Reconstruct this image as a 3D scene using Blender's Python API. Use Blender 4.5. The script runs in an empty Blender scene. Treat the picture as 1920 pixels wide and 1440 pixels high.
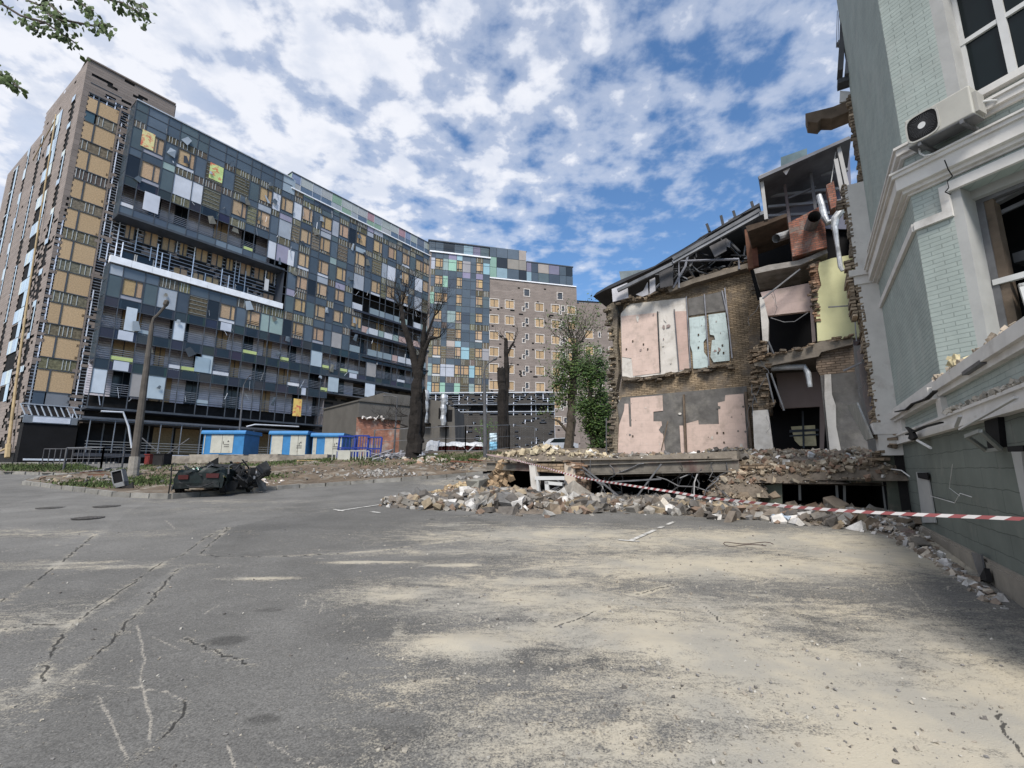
import bpy, bmesh, math, random
import numpy as np
from mathutils import Vector, Matrix, noise
R = math.radians
sc = bpy.context.scene
COL = sc.collection

# ---------------------------------------------------------------- camera
F_PX, CAM_H, HOR = 880.0, 1.6, 880.0
TH = math.atan((HOR - 720) / F_PX)
cam_d = bpy.data.cameras.new('camera'); cam = bpy.data.objects.new('camera', cam_d); COL.objects.link(cam)
cam_d.sensor_fit = 'HORIZONTAL'; cam_d.sensor_width = 36.0; cam_d.lens = 36.0 * F_PX / 1920.0
cam_d.clip_start = 0.05; cam_d.clip_end = 3000
cam.location = (0, 0, CAM_H); cam.rotation_euler = (R(90) + TH, 0, 0)
sc.camera = cam

# ---------------------------------------------------------------- light
SUN_EL, SUN_AZ = 50.0, 186.0            # azimuth measured from +Y towards +X
sd = bpy.data.lights.new('sun', 'SUN'); sun = bpy.data.objects.new('sun', sd); COL.objects.link(sun)
sd.energy = 2.6; sd.angle = R(16); sd.color = (1.0, 0.95, 0.88)
_d = Vector((math.sin(R(SUN_AZ)) * math.cos(R(SUN_EL)), math.cos(R(SUN_AZ)) * math.cos(R(SUN_EL)), math.sin(R(SUN_EL))))
sun.rotation_euler = _d.to_track_quat('Z', 'Y').to_euler()
sun.location = (0, 0, 60)
world = bpy.data.worlds.new('World'); sc.world = world; world.use_nodes = True
wn, wl = world.node_tree.nodes, world.node_tree.links
wn.clear()
def N(t, **k):
    n = wn.new(t)
    for a, b in k.items(): setattr(n, a, b)
    return n
out = N('ShaderNodeOutputWorld'); bg = N('ShaderNodeBackground'); bg.inputs['Strength'].default_value = 0.085
sky = N('ShaderNodeTexSky', sky_type='NISHITA', sun_disc=False, sun_elevation=R(SUN_EL), sun_rotation=R(SUN_AZ), altitude=100, air_density=1.0, dust_density=0.6, ozone_density=2.5)
tc = N('ShaderNodeTexCoord'); sep = N('ShaderNodeSeparateXYZ'); wl.new(tc.outputs['Generated'], sep.inputs[0])
def M2(op, a, b=None):
    n = N('ShaderNodeMath', operation=op)
    for i, v in enumerate((a, b)):
        if v is None: continue
        if isinstance(v, (int, float)): n.inputs[i].default_value = v
        else: wl.new(v, n.inputs[i])
    return n.outputs[0]
def MR(v, a, b, c=0.0, d=1.0):
    n = N('ShaderNodeMapRange', interpolation_type='SMOOTHSTEP')
    wl.new(v, n.inputs['Value'])
    for k, x in zip(('From Min', 'From Max', 'To Min', 'To Max'), (a, b, c, d)): n.inputs[k].default_value = x
    return n.outputs[0]
zc = M2('MAXIMUM', sep.outputs['Z'], 0.04)
zc = M2('ADD', zc, 0.12)                      # cloud layer on a curved shell, so it does not pinch at the horizon
px_ = M2('DIVIDE', sep.outputs['X'], zc); py_ = M2('DIVIDE', sep.outputs['Y'], zc)
cmb = N('ShaderNodeCombineXYZ'); wl.new(px_, cmb.inputs[0]); wl.new(py_, cmb.inputs[1])
def NZ(scale, detail, rough, off, dist=0.0):
    mp = N('ShaderNodeMapping'); mp.inputs['Location'].default_value = off; wl.new(cmb.outputs[0], mp.inputs[0])
    n = N('ShaderNodeTexNoise'); n.inputs['Scale'].default_value = scale; n.inputs['Detail'].default_value = detail
    n.inputs['Roughness'].default_value = rough; n.inputs['Distortion'].default_value = dist
    wl.new(mp.outputs[0], n.inputs['Vector']); return n.outputs['Fac']
small = NZ(9.0, 9, 0.54, (3.1, 1.2, 0), 0.10)         # the cotton-like puffs
mid = NZ(1.5, 3, 0.5, (7.7, 2.2, 1), 0.2)
az = M2('DIVIDE', sep.outputs['X'], M2('MAXIMUM', M2('ABSOLUTE', sep.outputs['Y']), 0.05))
cover = MR(az, -0.9, 0.8, 0.17, -0.15)
low = MR(sep.outputs['Z'], 0.28, 0.62, -0.13, 0.05)
dens = M2('ADD', M2('ADD', M2('MULTIPLY', small, 1.0), M2('MULTIPLY', mid, 0.36)), M2('ADD', cover, low))
puff = MR(dens, 0.60, 0.86, 0.0, 0.95)
thin = MR(dens, 0.50, 0.72, 0.0, 0.50)
veil = MR(az, -1.05, -0.05, 0.72, 0.0)
mask = M2('MAXIMUM', M2('MAXIMUM', puff, thin), veil)
shf = MR(M2('ADD', M2('MULTIPLY', NZ(9.0, 7, 0.55, (3.16, 1.12, 0.12), 0.15), 0.8), M2('MULTIPLY', mid, 0.35)), 0.50, 0.70)
cc = N('ShaderNodeMixRGB'); cc.inputs[1].default_value = (5.2, 5.6, 6.4, 1); cc.inputs[2].default_value = (6.4, 6.5, 6.9, 1)
wl.new(puff, cc.inputs[0])
cg_ = N('ShaderNodeMixRGB'); wl.new(M2('MULTIPLY', shf, MR(az, -1.0, 0.5, 0.75, 0.35)), cg_.inputs[0]); wl.new(cc.outputs[0], cg_.inputs[1]); cg_.inputs[2].default_value = (4.3, 4.75, 5.7, 1)
cc = cg_
hs = N('ShaderNodeHueSaturation'); hs.inputs['Saturation'].default_value = 1.15; hs.inputs['Value'].default_value = 1.25
wl.new(sky.outputs[0], hs.inputs['Color'])
mx = N('ShaderNodeMixRGB'); wl.new(mask, mx.inputs[0]); wl.new(hs.outputs[0], mx.inputs[1]); wl.new(cc.outputs[0], mx.inputs[2])
wl.new(mx.outputs[0], bg.inputs['Color']); wl.new(bg.outputs[0], out.inputs['Surface'])
sc.view_settings.view_transform = 'Standard'; sc.view_settings.look = 'None'
sc.view_settings.exposure = 0.80; sc.view_settings.gamma = 1.0
sc.cycles.max_bounces = 6; sc.cycles.diffuse_bounces = 3; sc.cycles.glossy_bounces = 3

# ---------------------------------------------------------------- helpers
def ray(x, y):
    u = x - 960.0; v = 720.0 - y
    return (u, F_PX * math.cos(TH) - v * math.sin(TH), F_PX * math.sin(TH) + v * math.cos(TH))
def smooth(a, b, x):
    t = np.clip((x - a) / (b - a), 0, 1); return t * t * (3 - 2 * t)
def gz(X, Y):
    """height of the sloping site: rises away from the photographer"""
    X = np.asarray(X, float); Y = np.asarray(Y, float)
    A = 0.35 + 0.95 * smooth(-22, 2, X)
    Yc = np.where(Y < 34, Y, 34 + (Y - 34) * 0.38)
    Yc = np.minimum(Yc, 74)
    return 0.047 * np.maximum(Yc, -30) + A * smooth(18, 33, Y)
def G(x, y, dz=0.0):
    """ground point seen at a pixel of the photograph"""
    r = ray(x, y); t0, t1 = 0.0005, 0.5
    f = lambda t: CAM_H + t * r[2] - float(gz(t * r[0], t * r[1])) - dz
    t = t0; prev = t0
    while t < 0.2:
        if f(t) < 0: break
        prev = t; t *= 1.02
    a, b = prev, t
    for _ in range(40):
        m = (a + b) / 2
        if f(m) > 0: a = m
        else: b = m
    return Vector((a * r[0], a * r[1], CAM_H + a * r[2]))
def atY(x, y, Y):
    r = ray(x, y); t = Y / r[1]; return Vector((t * r[0], Y, CAM_H + t * r[2]))
class Frame:
    """vertical plane: origin (x,y), compass heading of its local x axis"""
    def __init__(s, P, h):
        s.P = P; s.h = h; s.rz = R(90 - h); s.d = (math.sin(R(h)), math.cos(R(h))); s.n = (-s.d[1], s.d[0])
    def loc(s, px, py, off=0.0):
        P0 = (s.P[0] + s.n[0] * off, s.P[1] + s.n[1] * off); r = ray(px, py); dx, dy = s.d
        D = -r[0] * dy + dx * r[1]; t = (-P0[0] * dy + dx * P0[1]) / D; q = (r[0] * P0[1] - r[1] * P0[0]) / D
        return (q, CAM_H + t * r[2])
    def v(s, px, py, off=0.0):
        q, z = s.loc(px, py, off); return Vector((q, off, z))
    def w(s, q, off, z):
        return Vector((s.P[0] + s.d[0] * q + s.n[0] * off, s.P[1] + s.d[1] * q + s.n[1] * off, z))
    def shifted(s, q, off): p = s.w(q, off, 0); return Frame((p.x, p.y), s.h)

MATS = {}
def mat(name, base, rough=0.9, var=0.2, scale=2.0, bump=0.0, bscale=None, metal=0.0, vcol=False, col2=None, c2=(0.5, 0.62), c2scale=None, spec=0.3, kind=None, alpha=None, trans=0.0, detail=5):
    m = bpy.data.materials.new(name); m.use_nodes = True; nt = m.node_tree; n, l = nt.nodes, nt.links
    b = n['Principled BSDF']; b.inputs['Roughness'].default_value = rough; b.inputs['Metallic'].default_value = metal
    b.inputs['Specular IOR Level'].default_value = spec
    tcn = n.new('ShaderNodeTexCoord'); vec = tcn.outputs['Object']
    nz = n.new('ShaderNodeTexNoise'); nz.inputs['Scale'].default_value = scale; nz.inputs['Detail'].default_value = detail; nz.inputs['Roughness'].default_value = 0.6
    l.new(vec, nz.inputs['Vector'])
    cur = None
    rgb = n.new('ShaderNodeRGB'); rgb.outputs[0].default_value = (*base, 1); cur = rgb.outputs[0]
    if vcol:
        at = n.new('ShaderNodeAttribute'); at.attribute_name = 'col'
        mm = n.new('ShaderNodeMixRGB'); mm.blend_type = 'MULTIPLY'; mm.inputs[0].default_value = 1
        l.new(cur, mm.inputs[1]); l.new(at.outputs['Color'], mm.inputs[2]); cur = mm.outputs[0]
    if kind and kind[0] == 'brick':
        _, bw, bh, mort, mcol, vv = kind
        sx = n.new('ShaderNodeSeparateXYZ'); l.new(vec, sx.inputs[0]); cx = n.new('ShaderNodeCombineXYZ')
        ad = n.new('ShaderNodeMath'); ad.operation = 'ADD'; l.new(sx.outputs[0], ad.inputs[0]); l.new(sx.outputs[1], ad.inputs[1])
        wb = n.new('ShaderNodeTexNoise'); wb.inputs['Scale'].default_value = 3.0; l.new(vec, wb.inputs['Vector'])
        wa = n.new('ShaderNodeMath'); wa.operation = 'MULTIPLY_ADD'; wa.inputs[1].default_value = bh * 0.25; l.new(wb.outputs['Fac'], wa.inputs[0]); l.new(sx.outputs[2], wa.inputs[2])
        l.new(ad.outputs[0], cx.inputs[0]); l.new(wa.outputs[0], cx.inputs[1])
        bt = n.new('ShaderNodeTexBrick'); bt.inputs['Scale'].default_value = 1.0; bt.inputs['Brick Width'].default_value = bw; bt.inputs['Row Height'].default_value = bh
        bt.inputs['Mortar Size'].default_value = mort; bt.inputs['Mortar Smooth'].default_value = 0.15; bt.inputs['Bias'].default_value = 0.0
        bt.inputs['Color1'].default_value = (1 - vv, 1 - vv, 1 - vv, 1); bt.inputs['Color2'].default_value = (1 + vv, 1 + vv * .9, 1 + vv * .8, 1); bt.inputs['Mortar'].default_value = (*mcol, 1)
        l.new(cx.outputs[0], bt.inputs['Vector'])
        mm = n.new('ShaderNodeMixRGB'); mm.blend_type = 'MULTIPLY'; mm.inputs[0].default_value = 1
        l.new(cur, mm.inputs[1]); l.new(bt.outputs['Color'], mm.inputs[2]); cur = mm.outputs[0]
    if col2 is not None:
        n2 = n.new('ShaderNodeTexNoise'); n2.inputs['Scale'].default_value = c2scale or scale * 0.4; n2.inputs['Detail'].default_value = 7; n2.inputs['Roughness'].default_value = 0.65
        l.new(vec, n2.inputs['Vector'])
        mr = n.new('ShaderNodeMapRange'); mr.inputs['From Min'].default_value = c2[0]; mr.inputs['From Max'].default_value = c2[1]; l.new(n2.outputs['Fac'], mr.inputs['Value'])
        mm = n.new('ShaderNodeMixRGB'); l.new(mr.outputs[0], mm.inputs[0]); l.new(cur, mm.inputs[1]); mm.inputs[2].default_value = (*col2, 1); cur = mm.outputs[0]
    mr = n.new('ShaderNodeMapRange'); mr.inputs['From Min'].default_value = 0.3; mr.inputs['From Max'].default_value = 0.7
    mr.inputs['To Min'].default_value = 1 - var; mr.inputs['To Max'].default_value = 1 + var; l.new(nz.outputs['Fac'], mr.inputs['Value'])
    mm = n.new('ShaderNodeMixRGB'); mm.blend_type = 'MULTIPLY'; mm.inputs[0].default_value = 1
    l.new(cur, mm.inputs[1]); l.new(mr.outputs[0], mm.inputs[2]); cur = mm.outputs[0]
    l.new(cur, b.inputs['Base Color'])
    if bump > 0:
        bp = n.new('ShaderNodeBump'); bp.inputs['Strength'].default_value = bump; bp.inputs['Distance'].default_value = 0.03
        if kind and kind[0] == 'brick':
            bp.inputs['Distance'].default_value = 0.012
            sb = n.new('ShaderNodeMath'); sb.operation = 'MULTIPLY_ADD'; sb.inputs[1].default_value = -1.0; l.new(bt.outputs['Fac'], sb.inputs[0]); 
            ml = n.new('ShaderNodeMath'); ml.operation = 'MULTIPLY'; ml.inputs[1].default_value = 0.5; 
            n3 = n.new('ShaderNodeTexNoise'); n3.inputs['Scale'].default_value = 9; n3.inputs['Detail'].default_value = 6; l.new(vec, n3.inputs['Vector'])
            l.new(n3.outputs['Fac'], ml.inputs[0]); l.new(ml.outputs[0], sb.inputs[2]); l.new(sb.outputs[0], bp.inputs['Height'])
        else:
            n3 = n.new('ShaderNodeTexNoise'); n3.inputs['Scale'].default_value = bscale or scale * 4; n3.inputs['Detail'].default_value = 6; l.new(vec, n3.inputs['Vector'])
            l.new(n3.outputs['Fac'], bp.inputs['Height'])
        l.new(bp.outputs['Normal'], b.inputs['Normal'])
    if alpha is not None: b.inputs['Alpha'].default_value = alpha
    if trans: b.inputs['Transmission Weight'].default_value = trans
    MATS[name] = m; return m

class MB:
    def __init__(s): s.V = []; s.Fc = []; s.MI = []; s.C = []
    def face(s, pts, mi=0, c=(1, 1, 1)):
        i = len(s.V); s.V += [tuple(p) for p in pts]; s.Fc.append(tuple(range(i, i + len(pts)))); s.MI.append(mi); s.C.append(c)
    def faces(s, verts, fs, mi=0, c=(1, 1, 1)):
        i = len(s.V); s.V += [tuple(p) for p in verts]
        for f in fs: s.Fc.append(tuple(i + k for k in f)); s.MI.append(mi); s.C.append(c)
    BF = ((0, 3, 2, 1), (4, 5, 6, 7), (0, 1, 5, 4), (1, 2, 6, 5), (2, 3, 7, 6), (3, 0, 4, 7))
    def box(s, x0, x1, y0, y1, z0, z1, mi=0, c=(1, 1, 1), j=0.0, rot=None, org=None):
        if x0 > x1: x0, x1 = x1, x0
        if y0 > y1: y0, y1 = y1, y0
        if z0 > z1: z0, z1 = z1, z0
        v = [(x0, y0, z0), (x1, y0, z0), (x1, y1, z0), (x0, y1, z0), (x0, y0, z1), (x1, y0, z1), (x1, y1, z1), (x0, y1, z1)]
        if j: v = [(a + random.uniform(-j, j), b + random.uniform(-j, j), d + random.uniform(-j, j)) for a, b, d in v]
        if rot is not None:
            o = Vector(org if org else ((x0 + x1) / 2, (y0 + y1) / 2, (z0 + z1) / 2)); v = [tuple(rot @ (Vector(p) - o) + o) for p in v]
        s.faces(v, s.BF, mi, c)
    def bar(s, a, b, w, h=None, mi=0, c=(1, 1, 1), up=(0, 0, 1)):
        a, b = Vector(a), Vector(b); h = h or w; d = (b - a)
        if d.length < 1e-6: return
        d.normalize(); u = Vector(up)
        if abs(d.dot(u)) > 0.98: u = Vector((1, 0, 0))
        x = d.cross(u).normalized() * (w / 2); y = x.cross(d).normalized() * (h / 2)
        v = [a - x - y, a + x - y, a + x + y, a - x + y, b - x - y, b + x - y, b + x + y, b - x + y]
        s.faces(v, s.BF, mi, c)
    def tube(s, pts, r, mi=0, c=(1, 1, 1), n=6, cap=True):
        pts = [Vector(p) for p in pts]; rs = r if isinstance(r, (list, tuple)) else [r] * len(pts)
        rings = []; prev = None
        for i, p in enumerate(pts):
            d = (pts[min(i + 1, len(pts) - 1)] - pts[max(i - 1, 0)])
            d = d.normalized() if d.length > 1e-9 else Vector((0, 0, 1))
            if prev is None: u = Vector((0, 0, 1)) if abs(d.z) < 0.9 else Vector((1, 0, 0)); u = d.cross(u).normalized()
            else:
                u = prev - d * prev.dot(d); u = u.normalized() if u.length > 1e-6 else d.orthogonal().normalized()
            prev = u; w = d.cross(u)
            rings.append([p + (u * math.cos(2 * math.pi * k / n) + w * math.sin(2 * math.pi * k / n)) * rs[i] for k in range(n)])
        vs = [v for rg in rings for v in rg]; fs = []
        for i in range(len(pts) - 1):
            for k in range(n): fs.append((i * n + k, i * n + (k + 1) % n, (i + 1) * n + (k + 1) % n, (i + 1) * n + k))
        if cap: fs.append(tuple(reversed(range(n)))); fs.append(tuple((len(pts) - 1) * n + k for k in range(n)))
        s.faces(vs, fs, mi, c)
    def prism(s, poly, ext, mi=0, c=(1, 1, 1)):
        """polygon (3-D points) extruded by vector ext"""
        n = len(poly); e = Vector(ext); a = [Vector(p) for p in poly]; v = a + [p + e for p in a]
        fs = [tuple(range(n)), tuple(reversed(range(n, 2 * n)))] + [(k, k + n, (k + 1) % n + n, (k + 1) % n) for k in range(n)]
        s.faces(v, fs, mi, c)
    def chunk(s, p, sx, sy, sz, mi=0, c=(1, 1, 1), rg=random, j=0.22, tilt=None):
        q = Matrix.Rotation(rg.uniform(0, 6.28), 3, 'Z') @ Matrix.Rotation(rg.gauss(0, 0.5 if tilt is None else tilt), 3, 'X') @ Matrix.Rotation(rg.gauss(0, 0.5 if tilt is None else tilt), 3, 'Y')
        v = []
        for dx, dy, dz in ((-1, -1, -1), (1, -1, -1), (1, 1, -1), (-1, 1, -1), (-1, -1, 1), (1, -1, 1), (1, 1, 1), (-1, 1, 1)):
            a = Vector((sx / 2 * (dx + rg.uniform(-j, j) * 2), sy / 2 * (dy + rg.uniform(-j, j) * 2), sz / 2 * (dz + rg.uniform(-j, j) * 2)))
            v.append(q @ a + Vector(p))
        s.faces(v, s.BF, mi, c)
    def build(s, name, mats, parent=None, frame=None, loc=None, smooth_=False, kind=None, rz=None):
        if not s.Fc: return None
        if not isinstance(mats, (list, tuple)): mats = [mats]
        me = bpy.data.meshes.new(name); me.from_pydata(s.V, [], s.Fc)
        for m in mats: me.materials.append(MATS[m] if isinstance(m, str) else m)
        me.polygons.foreach_set('material_index', s.MI)
        if len(set(s.C)) > 1 or s.C[0] != (1, 1, 1):
            at = me.color_attributes.new('col', 'FLOAT_COLOR', 'CORNER')
            arr = np.repeat(np.array([(*c, 1.0) for c in s.C], dtype=np.float32), [len(f) for f in s.Fc], axis=0)
            at.data.foreach_set('color', arr.ravel())
        else:
            at = me.color_attributes.new('col', 'FLOAT_COLOR', 'CORNER'); at.data.foreach_set('color', np.ones(len(me.loops) * 4, dtype=np.float32))
        if smooth_: me.polygons.foreach_set('use_smooth', [True] * len(me.polygons))
        me.update()
        o = bpy.data.objects.new(name, me); COL.objects.link(o)
        if frame is not None: o.location = (frame.P[0], frame.P[1], 0); o.rotation_euler = (0, 0, frame.rz)
        if loc is not None: o.location = loc
        if rz is not None: o.rotation_euler = (0, 0, rz)
        if parent is not None: o.parent = parent
        if kind: o['kind'] = kind
        return o
def recenter(o):
    """put a single-mesh thing's origin at the middle of its base"""
    me = o.data; n = len(me.vertices); a = np.empty(n * 3); me.vertices.foreach_get('co', a); a = a.reshape(-1, 3)
    c = (a.min(0) + a.max(0)) / 2; c[2] = a[:, 2].min(); a -= c; me.vertices.foreach_set('co', a.ravel()); me.update()
    o.location = o.matrix_basis @ Vector(c); return o
def tag(o, label, cat, group=None, kind=None):
    if label: o['label'] = label
    if cat: o['category'] = cat
    if group: o['group'] = group
    if kind: o['kind'] = kind
    return o
def root(name, label, cat, frame=None, loc=None, group=None, rz=0.0):
    o = bpy.data.objects.new(name, None); COL.objects.link(o); o.empty_display_size = 0.5
    if frame is not None: o.location = (frame.P[0], frame.P[1], 0); o.rotation_euler = (0, 0, frame.rz)
    if loc is not None: o.location = loc; o.rotation_euler = (0, 0, rz)
    return tag(o, label, cat, group)
def thing(mb, name, mats, label, cat, group=None, kind=None, frame=None):
    o = mb.build(name, mats, frame=frame); recenter(o); return tag(o, label, cat, group, kind)
def lp(a, b, t): return tuple(x + (y - x) * t for x, y in zip(a, b))
def chain(parent, child_objs):
    for c in child_objs:
        if c is not None: c.parent = parent
# ================================================================ materials
mat('osb', (0.42, 0.30, 0.18), 0.85, 0.22, 9, vcol=True, detail=8)
mat('panel', (1, 1, 1), 0.30, 0.12, 0.6, vcol=True, spec=0.45, bump=0.05, bscale=1.2)
mat('dark_glass', (0.012, 0.018, 0.026), 0.22, 0.3, 0.7, spec=0.5)
mat('soot', (0.018, 0.017, 0.017), 0.9, 0.5, 0.8)
mat('black_hole', (0.006, 0.006, 0.007), 0.95, 0.3, 0.8)
mat('wool', (0.115, 0.102, 0.075), 0.95, 0.55, 5, vcol=True)
mat('alu', (0.50, 0.52, 0.55), 0.45, 0.15, 2, metal=0.25, vcol=True)
mat('alu_bright', (0.78, 0.8, 0.84), 0.5, 0.1, 2, vcol=True)
mat('frame_dark', (0.055, 0.065, 0.08), 0.6, 0.3, 1.0)
mat('tile', (0.20, 0.168, 0.150), 0.8, 0.12, 0.8, vcol=True)
mat('tile_grey', (0.060, 0.056, 0.052), 0.85, 0.2, 0.8, vcol=True)
mat('siding', (0.50, 0.475, 0.52), 0.7, 0.25, 0.5, vcol=True)
mat('white_trim', (0.62, 0.58, 0.54), 0.7, 0.1, 2)
mat('yellow_pipe', (0.36, 0.27, 0.15), 0.6, 0.3, 1.5)
mat('print', (0.66, 0.60, 0.30), 0.6, 0.25, 1.0, vcol=True, col2=(0.50, 0.13, 0.08), c2=(0.50, 0.60), c2scale=2.0)

# ================================================================ big apartment block
FW = Frame((-43.0, 41.0), 36.5)           # its long brown wall; local y points into the block
def in_boxes(s, z, boxes): return any(a <= s <= b and c <= z <= d for a, b, c, d in boxes)
def tile_wall(mb, s0, s1, z0, z1, y, miss, openings=(), rh=0.30, tw=0.85, rg=None, mi=0, cbase=1.0, top=None):
    """rows of facade tiles; a tile where miss(s,z) says so is gone"""
    rg = rg or random.Random(1); z = z0; k = 0
    while z < z1 - 0.02:
        zz = min(z + rh, z1); s = s0 - (tw / 2 if k % 2 else 0); run = None
        while s < s1:
            a = max(s, s0); b = min(s + tw, s1); m = (a + b) / 2; mz = (z + zz) / 2
            gone = rg.random() < miss(m, mz) or in_boxes(m, mz, openings) or (top is not None and mz > top(m))
            if gone:
                if run is not None: mb.face([(run, y, z + .012), (a, y, z + .012), (a, y, zz), (run, y, zz)], mi, (c, c, c)); run = None
            else:
                if run is None: run = a; c = cbase * rg.uniform(0.9, 1.08)
                elif rg.random() < 0.12:
                    mb.face([(run, y, z + .012), (a, y, z + .012), (a, y, zz), (run, y, zz)], mi, (c, c, c)); run = a; c = cbase * rg.uniform(0.9, 1.08)
            s += tw
        if run is not None: mb.face([(run, y, z + .012), (s1, y, z + .012), (s1, y, zz), (run, y, zz)], mi, (c, c, c))
        z += rh; k += 1
def rails(mb, s0, s1, z0, z1, y, rg, openings=(), step=0.30, vstep=1.15, br=1.25):
    z = z0
    while z < z1:
        s = s0
        while s < s1:
            b = min(s + vstep / 2, s1)
            if not in_boxes((s + b) / 2, z, openings): mb.box(s, b, y - .03, y + .03, z, z + .05, 1, (.40 * br, .42 * br, .46 * br))
            s = b
        z += step
    s = s0 + rg.uniform(0.1, .6)
    while s < s1:
        z = z0
        while z < z1:
            zz = min(z + rg.uniform(1.5, 4), z1)
            if not in_boxes(s, (z + zz) / 2, openings) and rg.random() < 0.9: mb.box(s, s + .09, y - .06, y - .02, z, zz, 0, (1.1 * br, 1.1 * br, 1.15 * br) if rg.random() < .6 else (.55 * br, .58 * br, .62 * br))
            z = zz + 0.05
        s += rg.uniform(0.7, 1.3) * vstep
def wool_cell(mb, a, b, z0, z1, y, rg, mi=2, vert=True):
    g = rg.uniform(.75, 1.5); mb.face([(a, y, z0), (b, y, z0), (b, y, z1), (a, y, z1)], mi, (g, g * rg.uniform(.9, 1.1), g * rg.uniform(.85, 1.15)))
    if vert:
        x = a + rg.uniform(.1, .3)
        while x < b - .08:
            if rg.random() < .8: mb.box(x, x + .05, y - .04, y - .005, z0 + .05, z1 - .05 * rg.random(), 3, (.9, .9, .82))
            x += rg.uniform(.22, .42)
    else:
        z = z0 + .2
        while z < z1:
            mb.box(a + .05, b - .05, y - .035, y - .005, z, z + .05, 3, (.55, .55, .5)); z += rg.uniform(.35, .6)
DARKS = [(.062, .082, .104), (.075, .098, .122), (.055, .070, .092), (.088, .112, .140), (.080, .106, .116)]
def boarded(name, a, b, z0, z1, y, parent, rg, frame=None, split=None, white=False, deep=0.10, slats=False):
    """one boarded-up window: frame, mullion and chipboard sheets"""
    m = MB(); fw = 0.07
    fc = 1 if not white else 2
    for (x0, x1, c0, c1) in ((a, b, z0, z0 + fw), (a, b, z1 - fw, z1), (a, a + fw, z0 + fw, z1 - fw), (b - fw, b, z0 + fw, z1 - fw)):
        m.box(x0, x1, y - .05, y + .10, c0, c1, fc)
    sp = split if split is not None else rg.choice([.3, .7, .65, .35])
    xm = a + (b - a) * sp; m.box(xm - .05, xm + .05, y - .03, y + .08, z0 + fw, z1 - fw, 1)
    lo = z0 + fw
    if slats: lo = z0 + (z1 - z0) * .35
    for (p, q) in ((a + fw, xm - .05), (xm + .05, b - fw)):
        g = rg.uniform(.85, 1.15); m.face([(p, y + .03, lo), (q, y + .03, lo), (q, y + .03, z1 - fw), (p, y + .03, z1 - fw)], 0, (g, g * rg.uniform(.95, 1.03), g * rg.uniform(.9, 1.15)))
    if slats:
        z = z0 + fw
        while z < lo - .05: m.box(a + fw, b - fw, y, y + .04, z, z + .10, 0, (1.05, 1.05, 1.1)); z += .2
        m.face([(a + fw, y + .06, z0), (b - fw, y + .06, z0), (b - fw, y + .06, lo), (a + fw, y + .06, lo)], 3)
    return m.build(name, ['osb', 'frame_dark', 'white_trim', 'soot'], parent)

apt = root('apartment_block', 'long damaged apartment block with dark checkered glass cladding and many boarded windows', 'apartment building', FW)
rgA = random.Random(11)
# --- brown wall and body
WT = 42.6
strip = (0.45, 2.95)
osb_rows = [(9.54 + 3.17 * k) for k in range(10)]
body = MB()
body.box(0.0, 20.7, 0.12, 16, 1.0, 39.6, 0); body.box(20.7, 46.5, .12, 16, 1.0, 38.0, 0)               # dark backing behind missing tiles
body.box(0.0, 7.5, 0.12, 16, 39.6, WT - .1, 0)
body.build('wall_backing', 'soot', apt)
wall = MB()
opening = [(strip[0] - .05, strip[1] + .05, 5.6, osb_rows[-1] + .95)]
def missA(s, z):
    if s > 3.0 and z < 37.5: return 0.80 if (s > 3.3) else 0.6
    if z > 37.2: return 0.04 if z > 39.5 else (.30 if s > 1.6 else .12) + (.4 if s > 2.6 else 0)
    if s < 0.5: return 0.45 if 11 < z < 24 else (.02 if z > 26 else .85 if z < 11 else .25)
    return .1
tile_wall(wall, 0, 4.1, 5.8, 39.5, 0, missA, opening, rg=random.Random(3), tw=.55)
wall.build('tile_cladding', 'tile', apt); wall = MB()
tile_wall(wall, 0, 7.6, 39.5, WT, 0, lambda s, z: .10 if s < 5 and z < 41.6 else .01, rg=random.Random(4))
wall.build('tile_cladding', 'tile', apt); wall = MB()
# recess between the two glazed volumes
rec_open = []
for i in range(10):
    s = 4.9 + i * 1.62
    rec_open.append((s, s + (1.3 if i % 3 else .85), 25.1, 26.9)); 
    if i not in (2, 6, 8): rec_open.append((s - .3 * (i % 2), s + 1.15, 22.0, 23.7))
tile_wall(wall, 4.0, 20.8, 21.6, 27.2, 0, lambda s, z: .80 + .25 * math.sin(s * 1.7 + z) , rec_open, rg=random.Random(5), tw=.42)
wall.build('tile_cladding', 'tile', apt); wall = MB()
tile_wall(wall, 27.4, 46.5, 2.4, 14.6, -0.02, lambda s, z: .05 + (.25 if noise.noise(Vector((s * .5, z * .6, 3))) > .12 else 0), [(29.2, 30.6, 11.2, 13.3), (32.2, 34.0, 11.2, 13.3), (36.2, 37.4, 11.2, 13.3), (39.6, 42.4, 11.2, 13.3), (33.0, 35.6, 3.0, 6.6)], rg=random.Random(6), tw=.6, cbase=.42)
wall.build('tile_cladding', 'tile', apt)
rl = MB()
rails(rl, 3.0, 4.1, 6.0, 37.4, .08, random.Random(7), vstep=.5)
rails(rl, 0.05, .45, 5.9, 26, .08, random.Random(8), vstep=.3)
rails(rl, .5, 4.0, 37.2, 39.6, .08, random.Random(9), vstep=.6)
rails(rl, 4.0, 20.8, 21.8, 27.2, -.04, random.Random(10), rec_open, vstep=.62, step=.42, br=1.9)
rl.build('cladding_rails', ['alu', 'alu'], apt)
nb = 0
for i, (a, b, z0, z1) in enumerate(rec_open):
    if i % 2 == 0 or z0 > 24: boarded('boarded_window', a, b, z0, z1, .0, apt, rgA, split=.5)
    else:
        m = MB(); m.face([(a, .05, z0), (b, .05, z0), (b, .05, z1), (a, .05, z1)], 0); m.box(a - .05, a + .03, -.02, .06, z0, z1, 1); m.box(b - .03, b + .05, -.02, .06, z0, z1, 1); m.build('window', ['dark_glass', 'white_trim'], apt)
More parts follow.
